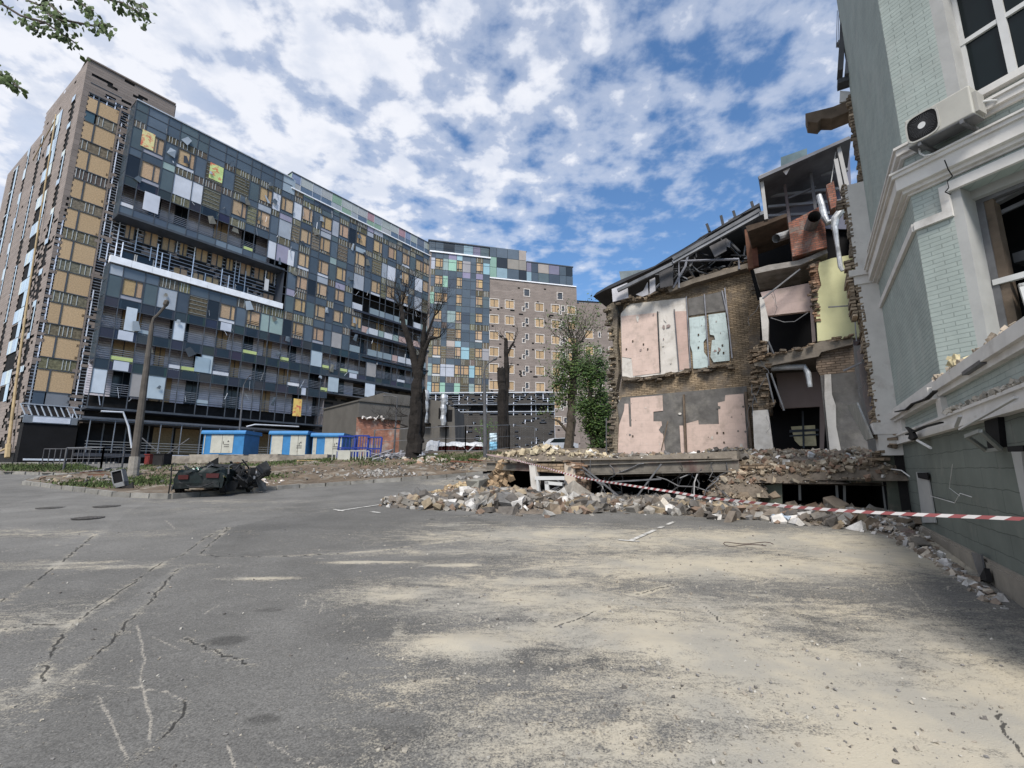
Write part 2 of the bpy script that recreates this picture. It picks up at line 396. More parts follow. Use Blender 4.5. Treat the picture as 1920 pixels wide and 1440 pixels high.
for k, zc_ in enumerate(osb_rows):
    hh = .98
    m = MB()
    xm = 1.28
    for p, q in ((strip[0], xm - .06), (xm + .06, strip[1])):
        top = zc_ + hh - (.45 if k == 9 else 0)
        g = rgA.uniform(.95, 1.1); m.face([(p, .0, zc_ - hh), (q, .0, zc_ - hh), (q, .0, top), (p, .0, top)], 0, (g, g, g))
    m.box(xm - .06, xm + .06, -.05, .05, zc_ - hh - .04, zc_ + hh, 1); m.box(strip[0], strip[1], -.05, .04, zc_ - hh - .08, zc_ - hh, 1); m.box(strip[0], strip[1], -.05, .04, zc_ + hh, zc_ + hh + .08, 1)
    m.build('boarded_window', ['osb', 'frame_dark'], apt)
for k, zc_ in enumerate(osb_rows):
    sw = MB()
    if k == 8: sw.face([(strip[0], .02, zc_ + 1.1), (1.2, .02, zc_ + 1.1), (1.2, .02, zc_ + 2.1), (strip[0], .02, zc_ + 2.1)], 4, (.06, .105, .13)); wool_cell(sw, 1.35, strip[1], zc_ + 1.1, zc_ + 2.1, .02, rgA)
    elif k < 9: wool_cell(sw, strip[0], strip[1], zc_ + 1.08, zc_ + 2.1, .02, rgA)
    if k == 0: sw.face([(strip[0], .0, 7.3), (1.2, .0, 7.3), (1.2, .0, 8.5), (strip[0], .0, 8.5)], 4, (.05, .07, .1)); sw.face([(1.3, .0, 7.3), (2.9, .0, 7.3), (2.9, .0, 8.5), (1.3, .0, 8.5)], 4, (.17, .18, .2))
    sw.box(strip[0], strip[1], -.03, .06, zc_ + 2.1, zc_ + 2.18, 0)
    sw.build('window_band', ['frame_dark', 'frame_dark', 'wool', 'alu', 'panel'], apt)
m = MB()
for (a_, b_, z0_, z1_) in ((.02, .45, 27.5, 38.9), (2.97, 3.12, 9, 38.5)):
    z = z0_
    while z < z1_: g = rgA.uniform(.9, 1.08); m.box(a_, b_, -.012, .01, z + .01, z + .6, 0, (g, g, g)); z += .61
m.build('tile_trim', 'tile', apt)
# --- white cornice, canopy over the ground floor, black ground floor
cn = MB()
cn.box(-.1, 3.4, -1.6, -.05, 6.05, 6.20, 0, (.5, .52, .55)); cn.box(-.1, 3.4, -1.7, -1.55, 5.55, 6.15, 0, (.34, .36, .38)); cn.box(.5, 2.9, -1.74, -1.70, 5.62, 6.10, 0, (1.2, 1.2, 1.25))
for i in range(9): cn.bar((.0 + i * .42, -1.6, 6.2), (-.35 + i * .42, -1.6 + .5, 7.2), .07, .07, 0, (.7, .75, .8))
cn.bar((-.3, -1.2, 7.2), (3.4, -1.2, 7.2), .08, .08, 0, (.7, .72, .75))
cn.box(3.4, 27.5, -2.9, -.1, 6.0, 6.12, 0, (.25, .26, .28)); cn.box(3.4, 27.5, -3.0, -2.85, 6.12, 6.32, 0, (.22, .23, .25))
cn.build('canopy', ['alu', 'soot'], apt)
# roof line trims and set-back roof storey
tp = MB()
tp.box(0, 7.6, -.12, .3, WT, WT + .14, 0); tp.box(7.4, 7.7, .12, 16, 39.6, WT + .05, 0); tp.box(-.12, .0, -.12, 16, WT, WT + .14, 0)
tp.box(8.6, 9.3, 2, 3, 39.5, 41, 0); tp.box(13.5, 15.4, 1.0, 3, 39.5, 40.9, 0)
tp.build('parapet', 'tile', apt)

# ---- glazed volume, 2 m in front of the wall
YV = -2.0
def columns(s0, s1, rg, ws=(1.15, 1.75)):
    c = [s0]; k = 0
    while c[-1] < s1 - .9:
        c.append(min(c[-1] + (ws[k % 2] * rg.uniform(.92, 1.08)), s1)); k += 1
    if s1 - c[-1] > 0.01: c[-1] = s1
    return c
def light_panel(rg):
    return rg.choice([(.33, .36, .40), (.30, .28, .36), (.27, .35, .33), (.36, .38, .42), (.31, .37, .42), (.34, .32, .31)])
cs = columns(3.8, 46.0, random.Random(21))
rowsV = [('b', 8.6, 10.95, 11.95), ('b', 11.95, 14.0, 15.0), ('b', 15.0, 17.1, 18.1), ('w', 18.1, 20.3, 21.35), ('w', 21.35, 23.5, 24.45), ('w', 24.45, 26.6, 27.55), ('c', 27.55, 29.9, 30.9), ('w', 30.9, 33.3, 34.15), ('w', 34.15, 36.5, 37.3), ('t', 37.3, 38.5, 39.5)]
mu = MB(); pn = MB(); bal = MB(); rgV = random.Random(31)
vis_windows = []
def dark(rg): g = rg.uniform(.9, 1.15); c = rg.choice(DARKS); return tuple(x * g for x in c)
for ri, (kind, z0, zm, z1) in enumerate(rowsV):
    skip = 0
    for ci in range(len(cs) - 1):
        a, b = cs[ci] + .03, cs[ci + 1] - .03; w = b - a; sm = (a + b) / 2; r = rgV.random()
        if sm < 20.7 and 21.3 < (z0 + z1) / 2 < 27.0: continue
        if sm > 27.6 and z1 < 14.6 + (sm - 27) * .0: continue
        if sm > 20.7 and z1 > 38.6: z1 = 38.1; zm = min(zm, 37.9)
        curved = sm > 31 and 18.0 < z0 < 25 and not (z0 > 21 and z0 < 24.2 and sm < 33)
        q = lambda zz0, zz1, col, mi=0, y=YV: pn.face([(a, y, zz0), (b, y, zz0), (b, y, zz1), (a, y, zz1)], mi, col)
        if curved:
            if rgV.random() < .8: q(z0 - .25, z0 + .95, rgV.choice([(.25, .32, .30), (.22, .27, .3), (.5, .52, .56), (.16, .2, .24), (.42, .30, .27)]))
            continue
        kd = kind
        if kind == 'b' and sm > 34 and z0 > 17: kd = 'w'
        if kind == 'c': kd = 'b' if (sm < 17.5 or 20.7 < sm < 26 and False) else 'w'
        if kind == 'w' and sm < 24 and 18 < z0 < 19: kd = 'w'
        if kd == 't':
            if r < .62: q(z0, z1, dark(rgV))
            elif r < .78: wool_cell(pn, a, b, z0 + .1, z1 - .05, YV, rgV)
            else: q(z0, z1, light_panel(rgV)) if r < .9 else (q(z0, zm, dark(rgV)), q(zm, z1, (.24, .34, .27)))
        elif kd == 'w':
            # spandrel
            rs = rgV.random()
            if rs < .54: wool_cell(pn, a, b, zm, z1, YV, rgV)
            elif rs < .86: q(zm, z1, dark(rgV))
            else: q(zm, z1, light_panel(rgV))
            if w > 1.3 and r < .74:
                vis_windows.append((a + .02, b - .02, z0 + .42, zm - .05, sm))
                rs = rgV.random()
                if rs < .35: q(z0, z0 + .40, dark(rgV))
                elif rs < .6: q(z0, z0 + .40, rgV.choice([(.55, .56, .6), (.5, .4, .32), (.3, .3, .34)]))
                else: wool_cell(pn, a, b, z0, z0 + .40, YV, rgV)
            elif r < .66: q(z0, zm, dark(rgV))
            elif r < .73: q(z0, zm, (.012, .016, .022))
            elif r < .88: q(z0, zm, light_panel(rgV) if rgV.random() < .6 else (.55, .57, .62))
            else: wool_cell(pn, a, b, z0, zm, YV, rgV, vert=False)
        else:   # balcony: open, with glazed spandrel above
            if z1 > 14.8 and z0 > 27 and rgV.random() < .55: wool_cell(pn, a, b, zm, z1, YV, rgV) if rgV.random() < .75 else q(zm, z1, dark(rgV))
            else:
                q(zm, z1, tuple(v * rgV.uniform(.55, 1.1) for v in (.034, .041, .050))); 
                if w > 1.2: pn.face([(a + .22, YV - .012, zm + .08), (b - .22, YV - .012, zm + .08), (b - .22, YV - .012, z1 - .08), (a + .22, YV - .012, z1 - .08)], 1)
                if rgV.random() < .13: pn.face([(a + .3, YV - .03, zm + .05), (b - .25, YV - .03, zm + .05), (b - .25, YV - .03, z1 - .03), (a + .3, YV - .03, z1 - .03)], 0, (.5, .53, .6))
            if r < .10: q(z0 + .02, zm, rgV.choice([(.55, .6, .66), (.4, .47, .52), (.30, .28, .27)]))
            elif r < .24: q(z0 - .15, z0 + .40, rgV.choice([(.62, .62, .64), (.45, .52, .2), (.55, .56, .6), (.3, .36, .4)]))
            if z0 > 27: q(z0 - .75, z0, rgV.choice([(.09, .115, .14), (.15, .19, .23), (.07, .09, .12)]), y=YV - .01)
            # rails
            for hh in (.25, .45, .65, .85, 1.05):
                bal.box(cs[ci], cs[ci + 1], YV + .12, YV + .15, z0 + hh, z0 + hh + .035, 0, (.55, .55, .58))
# mullion grid
for ci, s in enumerate(cs):
    for (za, zb) in ((7.3, 21.6), (26.8, 39.5)) if s < 20.7 else ((7.3, 38.1),) if s < 27.5 else ((14.2, 38.1),):
        mu.box(s - .035, s + .035, YV - .05, YV + .05, za, zb, 0)
for (kind, z0, zm, z1) in rowsV:
    for zz in (z0, zm):
        for (sa, sb) in ((3.8, 46.0),):
            if zz > 38.2: sb = 20.7
            if 21.4 < zz < 27.0: sa = 20.7
            if zz < 14: sb = 27.5
            mu.box(sa, sb, YV - .035, YV + .045, zz - .035, zz + .035, 0)
mu.box(3.8, 20.7, YV - .12, YV + .1, 39.5, 39.62, 1)
mu.box(20.6, 46, YV - .16, YV + .2, 38.1, 38.25, 2)
mu.box(3.8, 27.5, YV - .1, .1, 7.15, 7.35, 0); mu.box(27.5, 46, YV - .05, .1, 14.0, 14.3, 0)
mu.box(3.8, 20.7, YV - .02, .1, 26.6, 26.85, 0)
for s in range(10): mu.box(3.7 + s * 1.71, 3.7 + s * 1.71 + 1.69, YV - .25, YV + .3, 21.45, 22.15, 2)
mu.box(3.8, 20.75, YV + .3, .1, 21.4, 21.6, 0)
mu.build('mullion_grid', ['frame_dark', 'alu', 'alu_bright'], apt)
# side cheeks of the volume and dark interior behind the balconies
ck = MB()
for z0, z1 in ((7.3, 21.5), (26.8, 39.5)):
    z = z0
    while z < z1 - .1:
        zz = min(z + 1.57, z1); g = rgV.uniform(.7, 1.2)
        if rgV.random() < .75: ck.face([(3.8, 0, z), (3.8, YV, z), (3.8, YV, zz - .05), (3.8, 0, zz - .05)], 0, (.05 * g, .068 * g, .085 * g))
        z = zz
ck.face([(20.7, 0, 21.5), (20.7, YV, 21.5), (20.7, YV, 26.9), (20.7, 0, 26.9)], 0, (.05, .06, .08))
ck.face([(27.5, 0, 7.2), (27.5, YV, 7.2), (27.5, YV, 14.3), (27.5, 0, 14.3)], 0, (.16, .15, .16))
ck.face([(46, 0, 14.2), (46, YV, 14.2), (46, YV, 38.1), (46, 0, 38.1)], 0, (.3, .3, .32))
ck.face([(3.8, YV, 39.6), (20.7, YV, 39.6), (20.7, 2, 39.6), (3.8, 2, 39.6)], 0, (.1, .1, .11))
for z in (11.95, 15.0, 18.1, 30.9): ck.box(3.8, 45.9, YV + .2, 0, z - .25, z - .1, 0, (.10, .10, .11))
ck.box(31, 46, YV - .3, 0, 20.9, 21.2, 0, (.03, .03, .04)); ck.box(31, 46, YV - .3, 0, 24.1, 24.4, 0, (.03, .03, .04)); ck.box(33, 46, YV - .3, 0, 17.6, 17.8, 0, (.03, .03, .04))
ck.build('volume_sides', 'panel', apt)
# siding on the rear of the balconies with doors
rgS = random.Random(41)
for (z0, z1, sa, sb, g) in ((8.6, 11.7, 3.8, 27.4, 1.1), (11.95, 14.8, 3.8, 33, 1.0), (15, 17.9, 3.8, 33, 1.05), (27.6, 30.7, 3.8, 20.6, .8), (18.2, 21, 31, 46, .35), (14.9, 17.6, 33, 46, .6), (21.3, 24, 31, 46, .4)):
    s = sa; sdg = MB()
    while s < sb:
        w = rgS.uniform(1.2, 3.0); b = min(s + w, sb); z = z0
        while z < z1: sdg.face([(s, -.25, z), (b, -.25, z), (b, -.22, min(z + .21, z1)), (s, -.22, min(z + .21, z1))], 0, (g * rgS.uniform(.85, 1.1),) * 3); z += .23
        s = b
        k = rgS.random(); w = rgS.uniform(.9, 1.9); b = min(s + w, sb)
        if b - s > .5:
            sdg.face([(s, -.2, z0), (b, -.2, z0), (b, -.2, z1), (s, -.2, z1)], 1 if k < .6 else 2, (.9, .9, .9)); sdg.box(s, s + .07, -.26, -.18, z0, z1, 3); sdg.box((s + b) / 2, (s + b) / 2 + .06, -.26, -.18, z0, z1, 3)
        s = b
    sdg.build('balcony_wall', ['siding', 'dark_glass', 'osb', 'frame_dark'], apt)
bal.build('balcony_railing', 'alu', apt)
# bent strips, dangling sheets and soot on the glazed facade
bc = MB(); rgb_ = random.Random(91)
for k in range(150):
    s = rgb_.uniform(4.2, 45); z = rgb_.uniform(8, 38)
    if (s < 20.7 and 21.5 < z < 27) or (s > 27.5 and z < 14.5): continue
    t = rgb_.random(); p = Vector((s, YV - .09, z)); g = rgb_.choice([.5, .8, 1.3, 2.0])
    if t < .6: bc.bar(p, p + Vector((rgb_.gauss(0, .25), -rgb_.uniform(0, .25), -rgb_.uniform(.3, 1.1))), rgb_.uniform(.03, .09), .02, 0, (g * .5, g * .52, g * .55))
    else:
        w_, h_ = rgb_.uniform(.3, .9), rgb_.uniform(.3, 1.1); a_ = rgb_.gauss(0, .3); ca, sa = math.cos(a_), math.sin(a_); q = [Vector((ca * x - sa * y, -.05 - .12 * rgb_.random(), sa * x + ca * y)) + p for x, y in ((0, 0), (w_, 0), (w_ * .8, h_), (.1, h_))]; c_ = rgb_.choice([(.3, .34, .38), (.045, .05, .06), (.09, .11, .13), (.16, .15, .12)]); bc.prism(q, (0, .012, 0), 1, c_)
bc.build('bent_cladding', ['alu', 'panel'], apt)
# feature sheets placed where the photo shows them
FVp = [((268, 242), (287, 283), 'print', (1, 1, 1)), ((395, 304), (416, 344), 'print', (.8, 1.1, .9)), ((272, 358), (296, 402), 'panel', (.55, .57, .63)), ((541, 468), (550, 500), 'panel', (.6, .62, .66)), ((238, 575), (252, 622), 'panel', (.5, .56, .62)), ((551, 747), (564, 781), 'print', (1.1, .85, .5)), ((367, 668), (391, 700), 'panel', (.30, .38, .44)), ((497, 522), (500, 545), 'panel', (.5, .5, .5))]
for (p0, p1, m_, c_) in FVp:
    a, z1 = FW.loc(*p0, YV - .06); b, z0 = FW.loc(*p1, YV - .06); pm = 1 if m_ == 'print' else 0
    if b - a < .5: b = a + .5
    m = MB(); m.box(a, b, YV - .07, YV - .05, z0, z1, 0, c_); m.build('loose_panel', [m_], apt)
pn.build('cladding_panels', ['panel', 'dark_glass', 'wool', 'alu'], apt)
vis_windows.sort(key=lambda t: t[4])
for i, (a, b, z0, z1, sm) in enumerate(vis_windows):
    if i < 62: boarded('boarded_window', a, b, z0, z1, YV, apt, rgA, slats=(z0 < 21 and rgA.random() < .5))
mrest = MB(); 
for (a, b, z0, z1, sm) in vis_windows[62:]:
    xm = a + (b - a) * rgA.choice([.3, .7]); g = rgA.uniform(.85, 1.12)
    mrest.face([(a, YV + .02, z0), (b, YV + .02, z0), (b, YV + .02, z1), (a, YV + .02, z1)], 0, (g, g, g)); mrest.box(xm - .05, xm + .05, YV - .04, YV + .01, z0, z1, 1)
    for zz in (z0, z1): mrest.box(a, b, YV - .04, YV + .01, zz - .05, zz + .05, 1)
o = mrest.build('boarded_windows', ['osb', 'frame_dark'], apt)
if o: o['kind'] = 'stuff'
# set-back top storey with pastel panels
ph = MB(); rgP = random.Random(51); s = 20.9
PS = [(.36, .38, .37), (.33, .36, .34), (.20, .24, .34), (.36, .22, .24), (.22, .32, .24), (.35, .36, .36), (.13, .15, .19), (.3, .33, .36)]
YP = -1.3
ph.box(20.9, 46.0, YP + .06, 12, 38.1, 40.8, 1)
while s < 46:
    b = min(s + rgP.uniform(1.1, 1.9), 46.0)
    ph.face([(s, YP, 39.6), (b - .05, YP, 39.6), (b - .05, YP, 40.85), (s, YP, 40.85)], 0, PS[0] if rgP.random() < .35 else rgP.choice(PS)); ph.face([(s, YP, 38.2), (b - .05, YP, 38.2), (b - .05, YP, 39.55), (s, YP, 39.55)], 0, rgP.choice(PS[-4:] + [(.1, .14, .2)] * 2))
    ph.box(s - .06, s - .02, YP - .04, YP + .03, 38.2, 40.85, 2); s = b
y = YP
while y < 6: ph.face([(20.85, y, 39.6), (20.85, y + 1.4, 39.6), (20.85, y + 1.4, 40.85), (20.85, y, 40.85)], 0, rgP.choice(PS)); ph.face([(20.85, y, 38.2), (20.85, y + 1.4, 38.2), (20.85, y + 1.4, 39.55), (20.85, y, 39.55)], 0, rgP.choice(PS)); y += 1.45
ph.box(20.8, 46.1, YP - .07, 12, 40.85, 41.0, 1)
ph.build('roof_storey', ['panel', 'frame_dark', 'alu'], apt)
# ground floor: terrace rail, boarded openings, black void, bent tube
gf = MB()
s = 3.9
while s < 27:
    w = rgA.uniform(1.3, 2.6); gf.face([(s, -.05, 2.9), (s + w, -.05, 2.9), (s + w, -.05, 5.9), (s, -.05, 5.9)], 0 if rgA.random() < .45 else 1, (.55, .55, .5)); gf.box(s + w, s + w + .12, -.1, 0, 2.8, 6, 2, (.35, .35, .36)); s += w + rgA.uniform(.15, .6)
for hh in (4.35, 4.6, 4.85, 5.1): gf.box(3.9, 27.3, -2.9, -2.86, hh - 1.0, hh - .96, 2, (.62, .6, .55))
for i in range(14): gf.box(4 + i * 1.8, 4.07 + i * 1.8, -2.92, -2.85, 3.1, 6.1, 2, (.4, .42, .45))
gf.box(3.4, 27.4, -3.0, 0, 2.75, 3.05, 2, (.12, .12, .13)); gf.box(0, 3.5, -1.6, .0, 2.2, 5.5, 3)
gf.box(4, 27, -2.6, -.2, 1.0, 2.75, 3); gf.box(.3, 3.0, -2.2, -1.95, 2.35, 2.5, 2, (1.3, 1.3, 1.3))
gf.box(9, 13.5, -3.15, -3.05, 2.55, 3.0, 2, (1.3, 1.3, 1.35)); gf.box(17, 24, -3.15, -3.05, 2.5, 2.95, 2, (1.2, 1.2, 1.25))
gf.build('ground_floor', ['osb', 'soot', 'alu', 'black_hole'], apt)
# bent white tubes hanging in front of the terrace
for (pp) in (((640 / 5.14 + 160 - 95, 771), (231, 773), (241, 800), (247, 840)), ((462, 800), (478, 796), (560, 800))):
    m = MB(); m.tube([FW.v(x, y, -3.4) for x, y in pp], .09, 0, (1.2, 1.2, 1.2)); m.build('bent_tube', ['alu'], apt)
# --- short side wall of the tower (facing left), with yellow gas pipe
FS = Frame((-43.0, 41.0), -57.5)
sd_ = MB(); L = 28
def topS(s): return 42.5 if s < 13.5 else 40.0
sopen = []
for k in range(10):
    z = 8.4 + 3.17 * k
    sopen += [(2.0, 3.1, z - .5, z + 2.0), (6.0, 9.4, z - .4, z + 1.3), (12.3, 13.5, z - 1, z + 2.2), (17.5, 18.6, z, z + 1.8), (22.2, 24.5, z - 1.2, z + 2.1)]
def missS(s, z): return (.5 if z < 24 and 3.6 < s < 6 else .12 if z < 26 and s < 6 else .01)
tile_wall(sd_, .02, L, 3, 42.5, 0, missS, sopen, rg=random.Random(61), tw=.6, cbase=1.25, top=topS)
sd_.build('side_cladding', 'tile', None, FS).parent = None
side = bpy.data.objects['side_cladding']
rgW = random.Random(62)
for (a, b, z0, z1) in sopen:
    swn = MB()
    zz = z1 + (3.17 - (z1 - z0)) * .9 if (a < 4 or 11 < a < 14 or a > 21) else z1 + 1.4
    swn.face([(a, -.05, z0), (b, -.05, z0), (b, -.05, z1), (a, -.05, z1)], 0)
    x = a
    while x < b - .1:
        q = min(x + .95, b); c = rgW.choice([(.42, .55, .66), (.5, .6, .66), (.36, .46, .58), (.55, .62, .60)])
        swn.face([(x + .03, .05, z1 + .03), (q, .05, z1 + .03), (q, .05, min(zz, topS(a) - .3)), (x + .03, .05, min(zz, topS(a) - .3))], 1, c); x = q
    if rgW.random() < .5: swn.face([(a, .05, z0), (a + (b - a) * .35, .05, z0), (a + (b - a) * .35, .05, z1), (a, .05, z1)], 1, (.4, .52, .62))
    swn.build('side_window', ['black_hole', 'panel'], None, FS)
bk = MB(); bk.box(0.05, 13.5, -5, -.1, 1.5, 42.3, 0); bk.box(13.5, L, -5, -.1, 1.5, 39.8, 0); bk.build('side_backing', 'soot', None, FS)
yp = MB(); q = lambda x, y: FS.v(x, y, .35)
yp.tube([FS.v(14, 858, .5), FS.v(16, 833, .5)], .2); yp.tube([q(16, 835), q(30, 720), q(52, 560), q(70, 440), q(105, 215)], [.13, .10, .085, .07, .06], n=8); yp.tube([q(105, 222), q(62, 300)], .05)
yp.bar(q(0, 846), q(18, 838), .14)
yp.build('gas_pipe', 'yellow_pipe', None, FS)
for o in [o_ for o_ in list(COL.objects) if o_.name.split('.')[0] in ('side_cladding', 'side_window', 'side_backing', 'gas_pipe')]:
    mw = Matrix.Translation((FS.P[0], FS.P[1], 0)) @ Matrix.Rotation(FS.rz, 4, 'Z'); ap = Matrix.Translation((FW.P[0], FW.P[1], 0)) @ Matrix.Rotation(FW.rz, 4, 'Z')
    o.parent = apt; o.matrix_basis = ap.inverted() @ mw
# ================================================================ ground
def ground_material():
    m = bpy.data.materials.new('asphalt'); m.use_nodes = True; nt = m.node_tree; n, l = nt.nodes, nt.links; b = n['Principled BSDF']
    b.inputs['Roughness'].default_value = 0.92; b.inputs['Specular IOR Level'].default_value = 0.25
    tcn = n.new('ShaderNodeTexCoord'); O = tcn.outputs['Object']
    def nz(scale, detail, rough=0.6, dist=0.0, sc=(1, 1, 1), rz=0):
        mp = n.new('ShaderNodeMapping'); mp.inputs['Scale'].default_value = sc; mp.inputs['Rotation'].default_value = (0, 0, rz); l.new(O, mp.inputs[0])
        t = n.new('ShaderNodeTexNoise'); t.inputs['Scale'].default_value = scale; t.inputs['Detail'].default_value = detail; t.inputs['Roughness'].default_value = rough; t.inputs['Distortion'].default_value = dist
        l.new(mp.outputs[0], t.inputs['Vector']); return t.outputs['Fac']
    def ma(op, a, b_, c=None):
        k = n.new('ShaderNodeMath'); k.operation = op
        for i, v in enumerate((a, b_, c)):
            if v is None: continue
            if isinstance(v, (int, float)): k.inputs[i].default_value = v
            else: l.new(v, k.inputs[i])
        return k.outputs[0]
    def mr(v, a, b_, c=0, d=1):
        k = n.new('ShaderNodeMapRange'); l.new(v, k.inputs[0]); k.inputs[1].default_value = a; k.inputs[2].default_value = b_; k.inputs[3].default_value = c; k.inputs[4].default_value = d; return k.outputs[0]
    def attr(nm): k = n.new('ShaderNodeAttribute'); k.attribute_name = nm; return k.outputs['Fac']
    def mix(f, a, b_):
        k = n.new('ShaderNodeMixRGB')
        if isinstance(f, (int, float)): k.inputs[0].default_value = f
        else: l.new(f, k.inputs[0])
        for i, v in ((1, a), (2, b_)):
            if isinstance(v, tuple): k.inputs[i].default_value = (*v, 1)
            else: l.new(v, k.inputs[i])
        return k.outputs[0]
    dust, tone, crack = attr('dust'), attr('tone'), attr('crack')
    agg = nz(75, 3, 0.7); agg2 = nz(24, 4, 0.65); big = nz(0.8, 6, 0.6, 0.4)
    grey = ma('MULTIPLY', ma('MULTIPLY', mr(agg, .25, .75, .45, 1.55), mr(agg2, .25, .75, .80, 1.2)), mr(big, .3, .7, .78, 1.22))
    grey = ma('MULTIPLY', grey, tone)
    cb = n.new('ShaderNodeCombineColor'); 
    for i, k in enumerate((.134, .130, .121)): l.new(ma('MULTIPLY', grey, k), cb.inputs[i])
    sw1 = nz(2.0, 9, 0.72, 1.8, (0.8, 1.7, 1), 0.5); sw2 = nz(5.5, 8, 0.75, 1.0, (0.7, 2.2, 1), -0.5); sw3 = nz(26, 5, 0.75)
    f = ma('ADD', ma('MULTIPLY', dust, 1.15), ma('ADD', ma('MULTIPLY', ma('SUBTRACT', sw1, .5), 1.7), ma('ADD', ma('MULTIPLY', ma('SUBTRACT', sw2, .5), 1.0), ma('ADD', ma('MULTIPLY', ma('SUBTRACT', sw3, .5), 1.1), ma('MULTIPLY', ma('SUBTRACT', agg, .5), 1.5)))))
    df = mr(f, .38, .90, 0, .92)
    dcol = mix(mr(nz(1.3, 5), .4, .6), (.43, .385, .30), (.32, .30, .255))
    c1 = mix(df, cb.outputs[0], dcol)
    c2 = mix(ma('MULTIPLY', mr(ma('ADD', crack, ma('MULTIPLY', ma('SUBTRACT', nz(40, 4, .7), .5), 1.2)), .42, .75), .85), c1, (.022, .021, .020))
    wh = attr('scuff'); c3 = mix(ma('MULTIPLY', mr(ma('ADD', wh, ma('ADD', ma('MULTIPLY', ma('SUBTRACT', sw3, .5), 1.3), ma('MULTIPLY', ma('SUBTRACT', agg, .5), 1.1))),   .26, .62), mr(wh, .05, .25, 0, .8)), c2, (.36, .33, .28))
    l.new(c3, b.inputs['Base Color'])
    bp = n.new('ShaderNodeBump'); bp.inputs['Strength'].default_value = .5; bp.inputs['Distance'].default_value = .012
    l.new(ma('ADD', agg, ma('MULTIPLY', df, .6)), bp.inputs['Height']); l.new(bp.outputs[0], b.inputs['Normal'])
    MATS['asphalt'] = m
ground_material()
def seg_dist(P, pts):
    d = np.full(len(P), 1e9)
    for a, b in zip(pts[:-1], pts[1:]):
        a = np.array(a[:2]); b = np.array(b[:2]); ab = b - a; L = (ab ** 2).sum() + 1e-12
        t = np.clip(((P - a) @ ab) / L, 0, 1); q = a + t[:, None] * ab; d = np.minimum(d, np.sqrt(((P - q) ** 2).sum(1)))
    return d
def inside(P, poly):
    x, y = P[:, 0], P[:, 1]; r = np.zeros(len(P), bool); n = len(poly)
    for i in range(n):
        x0, y0 = poly[i][:2]; x1, y1 = poly[(i + 1) % n][:2]
        c = ((y0 > y) != (y1 > y)); 
        with np.errstate(divide='ignore', invalid='ignore'): xi = (x1 - x0) * (y - y0) / (y1 - y0 + 1e-12) + x0
        r ^= c & (x < xi)
    return r
def GP(pts): return [G(*p) for p in pts]
def wobble(pts, amp, step, rg):
    outp = []
    for a, b in zip(pts[:-1], pts[1:]):
        a, b = Vector(a[:2]), Vector(b[:2]); k = max(1, int((b - a).length / step)); nrm = Vector((-(b - a).y, (b - a).x)); nrm = nrm.normalized() if nrm.length else nrm
        for i in range(k): outp.append(tuple(a.lerp(b, i / k) + nrm * rg.gauss(0, amp)))
    outp.append(tuple(pts[-1][:2])); return outp
Ys = np.concatenate([[-60, -20, -5, 0, .8], np.geomspace(1.4, 42, 400), np.geomspace(44, 130, 24)[0:], [200, 400, 900]])
Rr = np.concatenate([-np.geomspace(6, 1.35, 12), np.linspace(-1.28, 1.28, 620), np.geomspace(1.35, 6, 12)])
YY, RR = np.meshgrid(Ys, Rr, indexing='ij'); XX = RR * np.maximum(YY, 14.0) if False else RR * np.where(YY < 1.4, 1.4 + (1.4 - YY) * 1.0, YY)
P2 = np.stack([XX.ravel(), YY.ravel()], 1); ZZ = gz(P2[:, 0], P2[:, 1])
# the crater pit in front of the wing and gentle unevenness
lowf = np.array([noise.noise(Vector((x * .35, y * .35, 0))) for x, y in P2[::1]]) if len(P2) < 400000 else 0
near = (P2[:, 1] < 25) & (P2[:, 1] > 0)
ZZ = ZZ + lowf * .035
nvert = len(P2); dust = np.zeros(nvert); tone = np.ones(nvert); crack = np.zeros(nvert); scuff = np.zeros(nvert)
rgG = random.Random(77)
for (x, y, rx, ry, am) in [(1000, 1003, 2.0, .5, .75), (1150, 1020, 2.0, .5, .6), (1450, 1010, 3.0, .55, .75), (1350, 1062, 2.0, .45, .8), (1680, 1040, 1.3, .7, .85), (900, 1095, 1.1, .3, .6), (740, 1115, .6, .28, .75), (990, 1130, 1.2, .4, .7), (1260, 1145, 1.3, .35, .6), (1270, 1200, .75, .3, .9), (1000, 1190, .5, .2, .7), (870, 1212, .40, .17, .95), (1480, 1250, .8, .28, .85), (1650, 1300, .9, .3, .8), (1800, 1350, .8, .3, .9), (1400, 1320, .9, .3, .6), (1640, 1430, 1, .2, .85), (1100, 1400, .8, .25, .55), (1750, 1200, .8, .5, .55), (1550, 1150, .9, .4, .4), (1860, 1270, .4, .5, .7), (1300, 1400, .5, .3, .4), (800, 1290, .5, .2, .4), (850, 985, .8, .3, .55), (400, 955, 3.0, .5, .3), (290, 1000, 1.6, .3, .35), (150, 1062, 1.2, .10, .6), (60, 1160, .5, .5, .45), (40, 1300, .3, .2, .5), (830, 1035, 1.3, .18, .6), (690, 1055, .45, .06, 1.0), (490, 1085, .35, .05, .9), (850, 1060, .4, .06, .9), (40, 1000, 1.5, .3, .5), (120, 1055, .9, .12, .6), (850, 905, 1.5, 1.0, .5), (420, 940, 2.5, .4, .45), (930, 1330, .35, .14, .45), (1200, 1290, .5, .2, .5), (990, 1090, .5, .15, .8)]:
    c = G(x, y); dust = np.maximum(dust, am * np.exp(-(((P2[:, 0] - c.x) / (rx * 1.35)) ** 2 + ((P2[:, 1] - c.y) / (ry * 1.6)) ** 2) * .7))
dust += np.where((P2[:, 1] < 13) & (P2[:, 1] > 0), .17, 0) * smooth(-2, 1.0, P2[:, 0])
